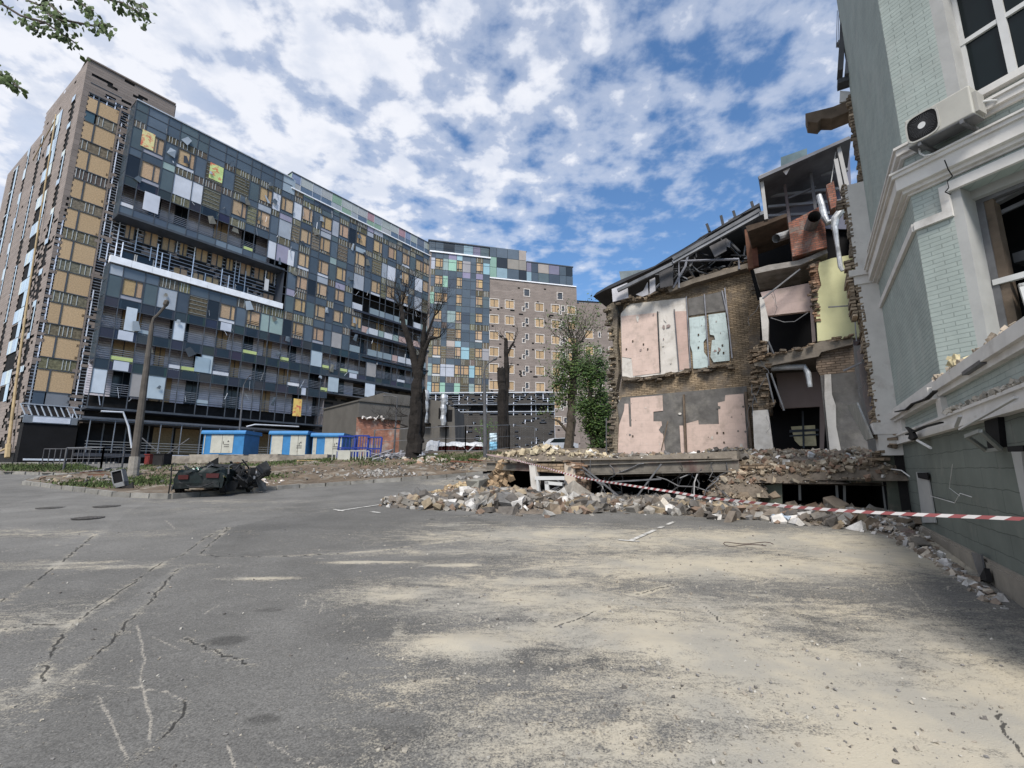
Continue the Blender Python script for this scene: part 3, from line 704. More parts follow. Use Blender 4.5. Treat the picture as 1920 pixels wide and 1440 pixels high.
# patches of older and newer asphalt
for poly, t in (([(430, 990), (380, 1045), (560, 1042), (860, 1012), (960, 985), (820, 960), (780, 940), (560, 960)], .86), ([(0, 1110), (90, 1075), (330, 1062), (250, 1120), (120, 1180), (0, 1200)], .90), ([(335, 1068), (245, 1160), (90, 1330), (60, 1440), (700, 1440), (820, 1250), (700, 1110), (600, 1050)], .93), ([(0, 950), (0, 1040), (180, 1010), (240, 960), (300, 930), (100, 925)], 1.12)):
    w = wobble(GP(poly) + [G(*poly[0])], .02, .3, rgG); ins = inside(P2, w); tone[ins] *= t
for (x, y, rx, ry, t) in [(425, 1200, .16, .10, .55), (505, 1143, .13, .06, .7), (495, 1350, .10, .04, .6), (1040, 1240, .5, .2, .75), (1380, 1150, .9, .25, .8), (700, 1180, .6, .3, .85), (1100, 1150, .3, .1, .8), (640, 1400, .6, .2, .9), (1480, 1400, .5, .15, .85)]:
    c = G(x, y); d = ((P2[:, 0] - c.x) / rx) ** 2 + ((P2[:, 1] - c.y) / ry) ** 2; tone *= 1 - (1 - t) * np.clip(1.6 - d, 0, 1)
cr = [[(333, 1068), (290, 1120), (243, 1160), (205, 1205), (135, 1262)], [(428, 988), (380, 1012), (345, 1040), (300, 1058), (262, 1085), (215, 1118), (165, 1148), (125, 1176), (95, 1225), (75, 1282)], [(430, 990), (395, 1020), (375, 1040), (420, 1046), (560, 1042), (700, 1033), (860, 1012)], [(0, 1130), (45, 1105), (90, 1072), (180, 1000)], [(350, 1312), (342, 1345), (285, 1398), (235, 1440)], [(345, 1195), (390, 1216), (430, 1232), (480, 1250)], [(750, 1175), (745, 1195)], [(1320, 1135), (1350, 1165), (1380, 1175)], [(1040, 1180), (1130, 1143)], [(1190, 1115), (1270, 1095)], [(1830, 1280), (1870, 1345), (1920, 1420)], [(0, 1182), (60, 1172), (125, 1172)], [(1090, 960), (800, 975)]]
sel0 = (P2[:, 1] > 1.2) & (P2[:, 1] < 16)
idx = np.where(sel0)[0]; Pn = P2[idx]
for k, c in enumerate(cr):
    w = wobble(GP(c), .013, .06, rgG); d = seg_dist(Pn, w); wd = .007 + .0015 * Pn[:, 1]
    crack[idx] = np.maximum(crack[idx], np.clip(1.35 - d / wd, 0, 1) * (.55 + .45 * np.array([noise.noise(Vector((a * 2.5, b * 2.5, k))) > -.15 for a, b in Pn], float)))
    dust[idx] += .35 * np.exp(-(d / .06) ** 2)
sf = [[(258, 1170), (266, 1205), (272, 1235), (264, 1275), (268, 1300), (285, 1345), (280, 1388)], [(185, 1305), (215, 1370), (240, 1425)], [(285, 1190), (340, 1218)], [(412, 1132), (385, 1148)], [(606, 1130), (600, 1150)], [(575, 1125), (570, 1140)], [(425, 1390), (440, 1440)], [(500, 1390), (560, 1425), (620, 1440)], [(15, 1292), (60, 1280), (130, 1272), (200, 1284), (262, 1290), (310, 1298), (352, 1318)], [(1680, 1070), (1760, 1165), (1820, 1230), (1880, 1285), (1920, 1315)], [(1310, 1125), (1345, 1165)], [(1275, 1100), (1300, 1125)], [(1480, 1130), (1465, 1155), (1445, 1165)], [(1395, 1125), (1450, 1175)], [(1570, 1160), (1610, 1190)], [(1420, 1105), (1415, 1090)], [(1110, 1090), (1130, 1130)], [(1555, 1060), (1560, 1078)], [(1000, 1065), (1075, 1050), (1135, 1078)], [(1540, 1020), (1560, 1040), (1600, 1038)], [(100, 1080), (200, 1066), (290, 1056)], [(0, 1035), (60, 1022), (190, 1018)], [(540, 1042), (620, 1048), (760, 1030), (960, 1008)], [(310, 975), (328, 990)]]
for c in sf:
    w = wobble(GP(c), .006, .15, rgG); d = seg_dist(Pn, w); wd = .007 + .0017 * Pn[:, 1]; scuff[idx] = np.maximum(scuff[idx], np.clip(1.3 - d / wd, 0, 1) * .55)
for k in range(260):       # tyre and tool marks in the dust
    x = rgG.uniform(820, 1800); y = rgG.uniform(985, 1230); a = rgG.uniform(0, 6.3); L = rgG.uniform(.08, .45); c = G(x, y); cu = rgG.uniform(-1.2, 1.2)
    pts = [(c.x + L * t * math.cos(a + cu * t), c.y + L * t * math.sin(a + cu * t)) for t in (0, .33, .66, 1)]
    d = seg_dist(Pn, pts); scuff[idx] = np.maximum(scuff[idx], np.clip(1.2 - d / (.006 + .0014 * Pn[:, 1]), 0, 1) * rgG.uniform(.3, .9))
# hump of swept sand
for (x, y, rx, ry, h) in [(870, 1212, .42, .16, .035), (690, 1055, .4, .06, .02), (1230, 1215, .5, .2, .02), (850, 970, 1.4, .25, .04)]:
    c = G(x, y); ZZ += h * np.exp(-(((P2[:, 0] - c.x) / rx) ** 2 + ((P2[:, 1] - c.y) / ry) ** 2))
nR, nC = len(Ys), len(Rr)
ii = np.arange(nR * nC).reshape(nR, nC); fc = np.stack([ii[:-1, :-1], ii[:-1, 1:], ii[1:, 1:], ii[1:, :-1]], -1).reshape(-1, 4)
me = bpy.data.meshes.new('ground'); me.vertices.add(nvert); me.vertices.foreach_set('co', np.column_stack([P2, ZZ]).astype(np.float32).ravel())
me.loops.add(len(fc) * 4); me.loops.foreach_set('vertex_index', fc.astype(np.int32).ravel()); me.polygons.add(len(fc)); me.polygons.foreach_set('loop_start', np.arange(0, len(fc) * 4, 4, dtype=np.int32))
me.update(calc_edges=True); me.polygons.foreach_set('use_smooth', [True] * len(fc)); me.materials.append(MATS['asphalt'])
for nm, a in (('dust', dust), ('tone', tone), ('crack', crack), ('scuff', scuff)):
    at = me.attributes.new(nm, 'FLOAT', 'POINT'); at.data.foreach_set('value', a.astype(np.float32))
me.validate(); o = bpy.data.objects.new('ground', me); COL.objects.link(o); o['kind'] = 'structure'

mat('kerb', (0.22, 0.21, 0.19), 0.9, 0.25, 3, bump=.3, vcol=True)
mat('grass_blade', (0.055, 0.08, 0.024), 0.8, 0.4, 2, vcol=True)
def dirt_material():
    m = mat('dirt', (0.115, 0.088, 0.062), 0.95, 0.45, 1.6, bump=0.7, bscale=6, col2=(.19, .17, .14), c2=(.52, .62), c2scale=.9, detail=9)
    nt = m.node_tree; n, l = nt.nodes, nt.links; b = n['Principled BSDF']; cur = b.inputs['Base Color'].links[0].from_socket
    at = n.new('ShaderNodeAttribute'); at.attribute_name = 'grass'; t = n.new('ShaderNodeTexNoise'); t.inputs['Scale'].default_value = 1.7; t.inputs['Detail'].default_value = 9; t.inputs['Roughness'].default_value = .7
    tc_ = n.new('ShaderNodeTexCoord'); l.new(tc_.outputs['Object'], t.inputs['Vector'])
    a = n.new('ShaderNodeMath'); a.operation = 'ADD'; l.new(at.outputs['Fac'], a.inputs[0]); l.new(t.outputs['Fac'], a.inputs[1])
    r = n.new('ShaderNodeMapRange'); r.inputs[1].default_value = .92; r.inputs[2].default_value = 1.12; l.new(a.outputs[0], r.inputs[0])
    mx_ = n.new('ShaderNodeMixRGB'); l.new(r.outputs[0], mx_.inputs[0]); l.new(cur, mx_.inputs[1]); mx_.inputs[2].default_value = (.062, .082, .026, 1); l.new(mx_.outputs[0], b.inputs['Base Color'])
dirt_material()
kerb_px = [(45, 908), (120, 918), (215, 930), (320, 935), (420, 926), (560, 915), (700, 905), (800, 898), (905, 889)]
isl_px = kerb_px + [(1000, 883)]
ISL = [tuple(p[:2]) for p in GP(isl_px)] + [(14, 34), (40, 60), (40, 100), (-34, 100), (-22, 44)] + [tuple(p[:2]) for p in GP([(300, 873), (200, 888), (75, 898)])]
VERGE = [tuple(p[:2]) for p in GP([(0, 888), (130, 892), (190, 885), (150, 874), (0, 872)])]
GRB = [(300, 905, 3.2, 2.6, .42), (180, 915, 2.2, 1.6, .33), (600, 868, 5, 2.5, .30), (480, 900, 1.5, 1.2, .30), (870, 862, 4.5, 2.0, .48), (760, 872, 3, 1, .25), (980, 845, 9, 6, .35), (420, 880, 2, 2, .22), (140, 880, 9, 4, .6), (640, 866, 2.5, 1.2, .4)]
def terrain(name, poly, y0, y1, r0, r1, ny, nx, lift, bumpy):
    ys = np.geomspace(y0, y1, ny); rs = np.linspace(r0, r1, nx); A, B = np.meshgrid(ys, rs, indexing='ij'); P = np.stack([(A * B).ravel(), A.ravel()], 1)
    nn = np.array([noise.noise(Vector((x * .55, y * .55, 5))) + .5 * noise.noise(Vector((x * 1.9, y * 1.9, 2))) + .3 * noise.noise(Vector((x * 5, y * 5, 1))) for x, y in P])
    db = seg_dist(P, poly + [poly[0]]); Z = gz(P[:, 0], P[:, 1]) + lift + nn * bumpy * np.clip(db / 1.5, 0.05, 1)
    gr = np.zeros(len(P))
    for (x, y, rx, ry, am) in GRB:
        c = G(x, y); gr = np.maximum(gr, am * np.exp(-(((P[:, 0] - c.x) / rx) ** 2 + ((P[:, 1] - c.y) / ry) ** 2)))
    ii = np.arange(ny * nx).reshape(ny, nx); f = np.stack([ii[:-1, :-1], ii[:-1, 1:], ii[1:, 1:], ii[1:, :-1]], -1).reshape(-1, 4)
    cen = P[f].mean(1); f = f[inside(cen, poly)]
    me = bpy.data.meshes.new(name); me.from_pydata(np.column_stack([P, Z]).tolist(), [], f.tolist()); me.materials.append(MATS['dirt'])
    at = me.attributes.new('grass', 'FLOAT', 'POINT'); at.data.foreach_set('value', gr.astype(np.float32)); me.polygons.foreach_set('use_smooth', [True] * len(me.polygons))
    o = bpy.data.objects.new(name, me); COL.objects.link(o); o['kind'] = 'structure'; return o
terrain('dirt_ground', ISL, 13.5, 98, -1.15, .75, 240, 420, .13, .16)
terrain('verge', VERGE, 20, 90, -1.6, -.8, 60, 100, .12, .05)
def kerb_line(pts, w=.16, h=.14, rg=random.Random(5)):
    m = MB(); P = [Vector(p[:2]) for p in pts]
    for a, b in zip(P[:-1], P[1:]):
        n_ = max(1, round((b - a).length / 1.0)); d = (b - a).normalized(); nn_ = Vector((-d.y, d.x)) * (w / 2)
        for i in range(n_):
            p = a.lerp(b, i / n_ + .01); q = a.lerp(b, (i + 1) / n_ - .01); jz = rg.uniform(-.015, .015); g = rg.uniform(.75, 1.15)
            zp = float(gz(p.x, p.y)); zq = float(gz(q.x, q.y)); vs = []
            for z_ in (-.1, h + jz):
                for pt, z0 in ((p - nn_, zp), (p + nn_, zp), (q + nn_, zq), (q - nn_, zq)): vs.append((pt.x, pt.y, z0 + z_))
            m.faces(vs, MB.BF, 0, (g, g, g))
    o = m.build('kerb', 'kerb', kind='structure'); return o
kerb_line(GP(kerb_px)); kerb_line(GP([(45, 908), (75, 898), (200, 888), (300, 873)])); kerb_line(GP([(0, 888), (130, 892), (190, 885), (205, 880)])); kerb_line(GP([(0, 870), (150, 870), (300, 868)]))
def painted(pts, w, name='parking_line'):
    m = MB(); P = [Vector(p[:2]) for p in GP(pts)]
    for a, b in zip(P[:-1], P[1:]):
        d = (b - a).normalized(); nn_ = Vector((-d.y, d.x)) * (w / 2); k = max(1, int((b - a).length / .25))
        for i in range(k):
            if random.Random(i * 7 + int(w * 100)).random() < .06: continue
            p = a.lerp(b, i / k); q = a.lerp(b, (i + 1) / k); z = lambda v: float(gz(v.x, v.y)) + .035 * noise.noise(Vector((v.x * .35, v.y * .35, 0))) + .012
            m.face([(*(p - nn_), z(p - nn_)), (*(p + nn_), z(p + nn_)), (*(q + nn_), z(q + nn_)), (*(q - nn_), z(q - nn_))])
    return m.build(name, 'road_paint', kind='structure')
mat('road_paint', (0.46, 0.45, 0.42), 0.85, 0.3, 6, col2=(.2, .19, .17), c2=(.5, .66), c2scale=7)
painted([(632, 959), (700, 949), (826, 930)], .09); painted([(626, 956), (645, 959)], .08); painted([(1183, 1015), (1264, 979)], .08); painted([(1160, 1014), (1200, 1017)], .08); 
painted([(695, 960), (712, 962)], .1)
# manhole covers in the street
mat('cast_iron', (0.075, 0.07, 0.066), 0.7, 0.3, 8, bump=.4)
for i, (x, y, lb) in enumerate([(165, 973, 'round iron manhole cover nearest to the camera of the street covers'), (95, 954, 'round iron manhole cover at the left in the street'), (200, 951, 'round iron manhole cover nearest to the grass island')]):
    c = G(x, y); m = MB(); n_ = 20; r_ = .29
    m.faces([(r_ * math.cos(6.283 * k / n_), r_ * math.sin(6.283 * k / n_), .006) for k in range(n_)] + [(r_ * math.cos(6.283 * k / n_), r_ * math.sin(6.283 * k / n_), .02) for k in range(n_)], [tuple(range(n_, 2 * n_))] + [(k, (k + 1) % n_, n_ + (k + 1) % n_, n_ + k) for k in range(n_)])
    for q in range(-2, 3): m.box(-.2, .2, q * .1 - .015, q * .1 + .015, .02, .03)
    o = m.build('manhole_cover', 'cast_iron', loc=(c.x, c.y, c.z + .01)); tag(o, lb, 'manhole cover', 'manhole covers in the street')
# grass
gb = MB(); rgB = random.Random(9)
for (x, y, rx, ry, am) in GRB:
    c = G(x, y)
    for k in range(int(2600 * am * min(rx * ry, 12) / 3)):
        X = c.x + rgB.gauss(0, rx * .5); Y = c.y + rgB.gauss(0, ry * .5)
        if not (inside(np.array([[X, Y]]), ISL)[0] or inside(np.array([[X, Y]]), VERGE)[0]): continue
        z = float(gz(X, Y)) + .13; h = rgB.uniform(.04, .15); a = rgB.uniform(0, 6.3); w = rgB.uniform(.02, .05); g = rgB.uniform(.6, 1.5)
        gb.face([(X - w * math.cos(a), Y - w * math.sin(a), z), (X + w * math.cos(a), Y + w * math.sin(a), z), (X + rgB.gauss(0, .06), Y + rgB.gauss(0, .06), z + h)], 0, (g, g * rgB.uniform(.8, 1.1), g))
o = gb.build('grass', 'grass_blade'); tag(o, 'short green grass tufts on the dirt island', 'grass', kind='stuff')

# ================================================================ second block
F2 = Frame((-14.9, 76.2), 75)
blk = root('apartment_block', 'far apartment block, checkered dark glass at left and bare brown tiles at right', 'apartment building', F2)
b2 = MB(); b2.box(.5, 27.9, .1, 14, 3, 35.3, 0); b2.box(.5, 27.3, .5, 13, 35.3, 39.0, 0); b2.box(.5, 18.2, .5, 13, 39, 41.2, 0); b2.build('wall_backing', 'soot', blk)
cs2 = columns(.6, 11.3, random.Random(71), (1.0, 1.35)); pn2 = MB(); mu2 = MB(); rg2 = random.Random(72); w2 = []
for r in range(9):
    z0 = 10.6 + 3.15 * r; zm = z0 + 2.1; z1 = z0 + 3.15
    for ci in range(len(cs2) - 1):
        a, b = cs2[ci] + .03, cs2[ci + 1] - .03; low = r < 5; k = rg2.random()
        q = lambda za, zb, col: pn2.face([(a, 0, za), (b, 0, za), (b, 0, zb), (a, 0, zb)], 0, col)
        ks = rg2.random()
        if ks < (.5 if low else .22): wool_cell(pn2, a, b, zm, z1, 0, rg2)
        elif ks < .88: q(zm, z1, dark(rg2))
        else: q(zm, z1, rg2.choice([(.26, .44, .34), (.28, .42, .48), (.24, .22, .32), (.42, .36, .32)]))
        if ci % 3 == 1 and k < .95 or (k < .12): w2.append((a, b, z0 + .45, zm)); (wool_cell(pn2, a, b, z0, z0 + .42, 0, rg2) if rg2.random() < .5 else q(z0, z0 + .42, rg2.choice([(.5, .5, .5), (.25, .2, .18), (.06, .08, .1)])))
        elif k < (.35 if low else .72): q(z0, zm, dark(rg2))
        elif k < (.72 if low else .75): wool_cell(pn2, a, b, z0, zm, 0, rg2, vert=False)
        else: q(z0, zm, rg2.choice([(.26, .42, .48), (.28, .46, .36), (.3, .29, .3), (.4, .42, .48), (.26, .34, .33)]))
for (a, b, z0, z1) in w2: boarded('boarded_window', a, b, z0, z1, -.02, blk, rg2)
for s in cs2: mu2.box(s - .03, s + .03, -.04, .04, 10.6, 39)
for r in range(20): mu2.box(.6, 11.3, -.03, .03, 10.6 + r * 1.575 - .03 * 0, 10.64 + r * 1.575)
mu2.box(.6, 11.4, -.2, .1, 38.9, 39.15, 1); mu2.box(11.3, 27.9, -.15, .1, 35.2, 35.4, 1)
def strip_panels(s0, s1, z0, z1, rows, y):
    s = s0
    while s < s1 - .05:
        b = min(s + rg2.uniform(.8, 2.2), s1); zz = z0; h = (z1 - z0) / rows
        for r in range(rows):
            c = dark(rg2) if rg2.random() < .55 else rg2.choice([(.21, .33, .27), (.22, .31, .36), (.17, .16, .22), (.33, .29, .26), (.25, .23, .2), (.02, .025, .03), (.07, .09, .11)])
            pn2.face([(s, y, zz), (b - .05, y, zz), (b - .05, y, zz + h - .06), (s, y, zz + h - .06)], 0, c); zz += h
        s = b
strip_panels(.5, 11.3, 39.15, 41.2, 1, .45); strip_panels(11.3, 18.2, 35.5, 41.3, 3, .0); strip_panels(18.2, 27.3, 35.5, 39.1, 2, .0)
mu2.box(.3, 18.3, .3, 1, 41.2, 41.4, 0); mu2.box(18.2, 27.4, -.05, 1, 39.1, 39.3, 0)
pn2.build('cladding_panels', ['panel', 'dark_glass', 'wool', 'alu'], blk); mu2.build('mullion_grid', ['frame_dark', 'alu_bright'], blk)
tw2 = MB(); op2 = []
for r in range(9):
    z = 9.2 + 2.95 * r
    if r == 8: op2 += [(17.7, 18.7, z - .3, z + 1.0, 0), (24.1, 25.1, z - .3, z + 1.0, 0)]; continue
    for s in (11.4, 14.2, 19.8, 22.9, 26.0):
        if s > 25.5 and r < 2: continue
        op2.append((s, s + 1.55, z, z + 1.5, 1))
    for s in (17.9, 24.9): op2.append((s, s + .55, z + .4, z + 1.4, 0)); op2.append((s - .55, s - .1, z - .2, z + .5, 0))
tile_wall(tw2, 11.3, 27.9, 3, 35.2, 0, lambda s, z: .012 + (.45 if noise.noise(Vector((s * .8, z * 1.6, 9))) > .36 and z < 32 else 0), [t[:4] for t in op2], rg=random.Random(73), tw=.4, rh=.29, cbase=1.15)
tw2.box(.5, .9, -.02, 12, 14, 39, 0); tw2.box(27.9, 27.95, 0, 12, 3, 35.2, 0, (1, 1, 1))
tw2.build('tile_cladding', 'tile', blk)
for (a, b, z0, z1, bd) in op2:
    m = MB(); g = rg2.uniform(.85, 1.1)
    if bd: m.face([(a, .06, z0), (b, .06, z0), (b, .06, z1), (a, .06, z1)], 0, (g, g, g)); m.box((a + b) / 2 - .06, (a + b) / 2 + .02, -.01, .05, z0, z1, 2)
    else: m.face([(a, .06, z0), (b, .06, z0), (b, .06, z1), (a, .06, z1)], 2)
    for (x0, x1, y0_, y1_) in ((a - .1, b + .1, z0 - .1, z0), (a - .1, b + .1, z1, z1 + .1), (a - .1, a, z0, z1), (b, b + .1, z0, z1)): m.box(x0, x1, -.05, .05, y0_, y1_, 1)
    m.build('boarded_window' if bd else 'window', ['osb', 'white_trim', 'frame_dark'], blk)
# third block, stepping back behind it
F3 = Frame((11.6, 83.8), 80); b3 = root('apartment_block', 'narrow brown tiled block stepping back between the far block and the ruin', 'apartment building', F3)
t3 = MB(); op3 = []
for r in range(6):
    for s in (2.0, 6.6): op3.append((s, s + 1.5, 10 + 3.1 * r, 11.6 + 3.1 * r))
    op3.append((4.6, 5.0, 10.4 + 3.1 * r, 11.3 + 3.1 * r))
tile_wall(t3, 0, 16, 4, 32.6, 0, lambda s, z: .02, op3, rg=random.Random(74), tw=.5, cbase=1.05); t3.box(0, 16, .1, 9, 4, 32.5, 1); t3.box(0, 16, -.1, .2, 32.6, 32.8, 1)
t3.build('tile_cladding', ['tile', 'soot'], b3)
for (a, b, z0, z1) in op3:
    m = MB(); m.face([(a, .06, z0), (b, .06, z0), (b, .06, z1), (a, .06, z1)], 0 if b - a > 1 else 2)
    for (x0, x1, y0_, y1_) in ((a - .1, b + .1, z0 - .1, z0), (a - .1, b + .1, z1, z1 + .1), (a - .1, a, z0, z1), (b, b + .1, z0, z1)): m.box(x0, x1, -.05, .05, y0_, y1_, 1)
    m.build('boarded_window', ['osb', 'white_trim', 'frame_dark'], b3)
# podium in front of the far block
FPd = Frame((-9.0, 56.0), 92); pod = root('annex', 'low dark grey annex with half its tiles stripped off and a black gap through it', 'building', FPd)
pa, _ = FPd.loc(850, 800); pb, _ = FPd.loc(1040, 800); _, pt = FPd.loc(940, 737); _, pg = FPd.loc(940, 758); _, pgl = FPd.loc(940, 773); _, pz = FPd.loc(940, 850)
pl_ = FPd.loc(797, 800)[0]
pw = MB(); opd = [(pa + 2.0, pb - .2, pgl, pg), (pa - 1.2, pa + .2, pgl - 3.4, pgl + .3)]
missP = lambda s, z: (.85 if s < pa + .5 and z > pgl - .3 else .42 if z > pg else (.55 if abs(z - pgl) < .5 or noise.noise(Vector((s * .9, z * 1.3, 4))) > .30 else .05))
tile_wall(pw, pl_, pb, pz - 1.5, pt, 0, missP, opd, rg=random.Random(75), tw=.42, rh=.26)
pw.build('tile_cladding', 'tile_grey', pod)
pr = MB(); rails(pr, pl_, pb, pz, pt, .08, random.Random(76), opd, vstep=.7, step=.26); pr.box(pl_, pb, -.15, .1, pt, pt + .12, 0, (1, 1, 1)); pr.box(pa, pb + .1, -.4, .0, pg - .12, pg, 0, (.35, .37, .4)); pr.box(pa, pb, -.1, .0, pgl, pgl + .12, 0, (.7, .72, .75))
pr.build('cladding_rails', ['alu', 'alu'], pod)
pk = MB(); pk.box(pl_, pb, .15, 9, pz - 2, pt - .05, 0); pk.build('wall_backing', 'black_hole', pod)
boarded('boarded_window', pa - 1.15, pa + .1, pgl - 2.9, pgl - .1, -.02, pod, rg2, white=True)
# utility building with the opened-up brick wall
FU = Frame(tuple(atY(671, 800, 44)[:2]), 48); ut = root('utility_building', 'flat-roofed grey rendered building with a red brick recess on its side', 'building', FU)
_, u1 = FU.loc(671, 752); uw = FU.loc(778, 800)[0]; _, ub0 = FU.loc(671, 782); bw_ = FU.loc(752, 800)[0]
mat('render_grey', (0.105, 0.098, 0.088), 0.9, 0.15, .7, bump=.1)
mat('old_brick', (0.36, 0.17, 0.115), 0.9, 0.25, 1.2, bump=.5, kind=('brick', .26, .085, .012, (.75, .8, .85), .22), col2=(.40, .33, .28), c2=(.50, .64), c2scale=.7)
m = MB(); m.box(0, uw, 0, 9, ub0, u1, 0); m.box(bw_, uw, 0, 9, 0, ub0, 0); m.box(0, bw_, .35, 9, 0, ub0, 0); m.box(-.1, uw + .1, -.12, 9, u1, u1 + .14, 0); m.box(uw - 3, uw, 1.2, 7, u1 + .14, u1 + 1.3, 0)
m.build('wall', 'render_grey', ut)
m = MB(); m.box(0, bw_, .28, .36, 0, ub0, 0); m.build('brick_recess', 'old_brick', ut)
m = MB(); rgU = random.Random(4)
for i in range(12): m.chunk((rgU.uniform(0, bw_ * .6), .05, ub0 + .02), .5, .15, .12, rg=rgU)
m.build('plaster_edge', 'white_trim', ut)
# round-shouldered grey vent house with two foil ducts
FT = Frame(tuple(atY(786, 800, 41)[:2]), 94); vh = root('vent_house', 'dark grey windowless vent house with sloped roof beside the burnt tree', 'building', FT)
m = MB(); pts = [FT.v(x, y) for x, y in ((778, 870), (778, 752), (800, 748), (826, 752), (852, 765), (855, 870))]
for p in pts: 
    if p.z < 2: p.z = 0
m.prism(pts, (0, 5, 0)); m.build('wall', 'render_grey', vh)
for (x0, y0_, x1, y1_) in ((822, 765, 830, 785), (836, 768, 848, 790)):
    a = FT.v(x0, y1_, -.05); b = FT.v(x1, y0_, -.05); m = MB(); m.box(a.x, b.x, -.04, .02, a.z, b.z); m.build('window', 'black_hole', vh)
mat('foil', (0.42, 0.43, 0.44), 0.45, 0.4, 3, metal=.5, bump=.8, bscale=4)
for (x, y0_, y1_) in ((797, 732, 793), (831, 740, 798)):
    m = MB(); a = FT.v(x, y1_, -.5); b = FT.v(x, y0_, -.5); k = 9
    m.tube([(a.x + .03 * math.sin(i * 2), a.y, a.z + (b.z - a.z) * i / k) for i in range(k + 1)], [.2 + .05 * (i / k) + .03 * ((i * 7) % 3) for i in range(k + 1)], n=9); m.box(a.x - .4, a.x + .4, -.8, 0, a.z - .12, a.z, 1)
    m.build('foil_duct', ['foil', 'soot'], vh, smooth_=False)
# ================================================================ green building on the right
mat('green_brick', (0.325, 0.37, 0.348), 0.88, 0.12, 1.5, bump=.9, kind=('brick', .27, .066, .005, (.72, .73, .73), .04), col2=(.38, .405, .38), c2=(.5, .75), c2scale=1.6)
mat('green_base', (0.135, 0.152, 0.135), 0.88, 0.16, 1.6, bump=.3, kind=('brick', 1.25, .235, .006, (.6, .6, .6), .03), col2=(.18, .185, .165), c2=(.56, .75), c2scale=2.2)
mat('plinth', (0.24, 0.215, 0.18), 0.9, 0.2, 2, bump=.3, col2=(.30, .27, .22), c2=(.5, .7), c2scale=3)
mat('stucco', (0.60, 0.58, 0.55), 0.85, 0.10, 2.5, bump=.15, col2=(.36, .33, .30), c2=(.56, .78), c2scale=1.6)
mat('stucco_grey', (0.36, 0.36, 0.35), 0.85, 0.10, 2.5, bump=.1)
mat('masonry', (0.25, 0.205, 0.155), 0.95, 0.3, 2.5, bump=1.0, bscale=9, vcol=True, kind=('brick', .27, .085, .014, (.45, .42, .4), .3), col2=(.15, .125, .10), c2=(.48, .62), c2scale=.9)
mat('rubble', (1, 1, 1), 0.95, 0.3, 6, vcol=True, bump=.5, bscale=14)
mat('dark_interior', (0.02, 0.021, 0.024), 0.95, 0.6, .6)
mat('glass', (0.006, 0.011, 0.013), 0.12, 0.2, .5, spec=.22)
mat('pvc', (0.55, 0.55, 0.54), 0.5, 0.1, 3, vcol=True)
mat('grey_metal', (0.15, 0.15, 0.155), 0.5, 0.3, 3, metal=.4, vcol=True)
mat('timber', (0.13, 0.10, 0.075), 0.9, 0.35, 2.5, bump=.4, vcol=True)
FA = Frame((5.3, 5.2), 32); SC = 1.77
Cc = FA.w(SC, 0, 0); FB = Frame((Cc.x, Cc.y), 156)
def sub(parent, frame_, mb, name, mats):
    """mesh written in frame_'s own coordinates, parented under parent"""
    o = mb.build(name, mats); mw = Matrix.Translation((frame_.P[0], frame_.P[1], 0)) @ Matrix.Rotation(frame_.rz, 4, 'Z')
    o.parent = parent; o.matrix_basis = parent.matrix_basis.inverted() @ mw; return o
gb_ = root('townhouse', 'pale green brick townhouse with white mouldings and broken windows, dark green base', 'building', FA)
RGT = -3.2
m = MB(); m.box(RGT, 6.0, -6, 0, .5, 2.13, 0); sub(gb_, FA, m, 'base_wall', 'green_base')
m = MB(); m.box(RGT, 6.0, -6, .06, -.4, .50, 0); m.box(RGT, 6.0, -.1, .04, .5, .53); sub(gb_, FA, m, 'plinth', 'plinth')
m = MB(); m.box(RGT, 6.0, -6, -.02, 2.36, 2.88, 0); sub(gb_, FA, m, 'apron_wall', 'green_brick')
m = MB()      # string courses below the ledge
m.box(RGT, 5.9, -.1, .10, 2.13, 2.20); m.box(RGT, 5.9, -.1, .06, 2.20, 2.31); m.box(RGT, 5.9, -.1, .09, 2.31, 2.345)
m.box(1.9, 5.9, -.1, .10, 2.62, 2.68); m.box(1.9, 5.9, -.1, .15, 2.68, 2.80); m.box(1.9, 5.9, -.1, .08, 2.80, 2.90)
m.box(1.75, 2.05, -.1, .05, 2.345, 2.62); m.box(5.3, 5.9, -.1, .05, 2.345, 2.62)
m.box(RGT, 1.85, -1.7, .10, 2.72, 2.86); m.box(RGT, 1.85, -.2, .05, 2.65, 2.72)
sub(gb_, FA, m, 'moulding', 'stucco')
m = MB(); m.box(SC + .0, 5.9, -.5, 0, 2.88, 16, 0); sub(gb_, FA, m, 'side_wall', 'green_brick')
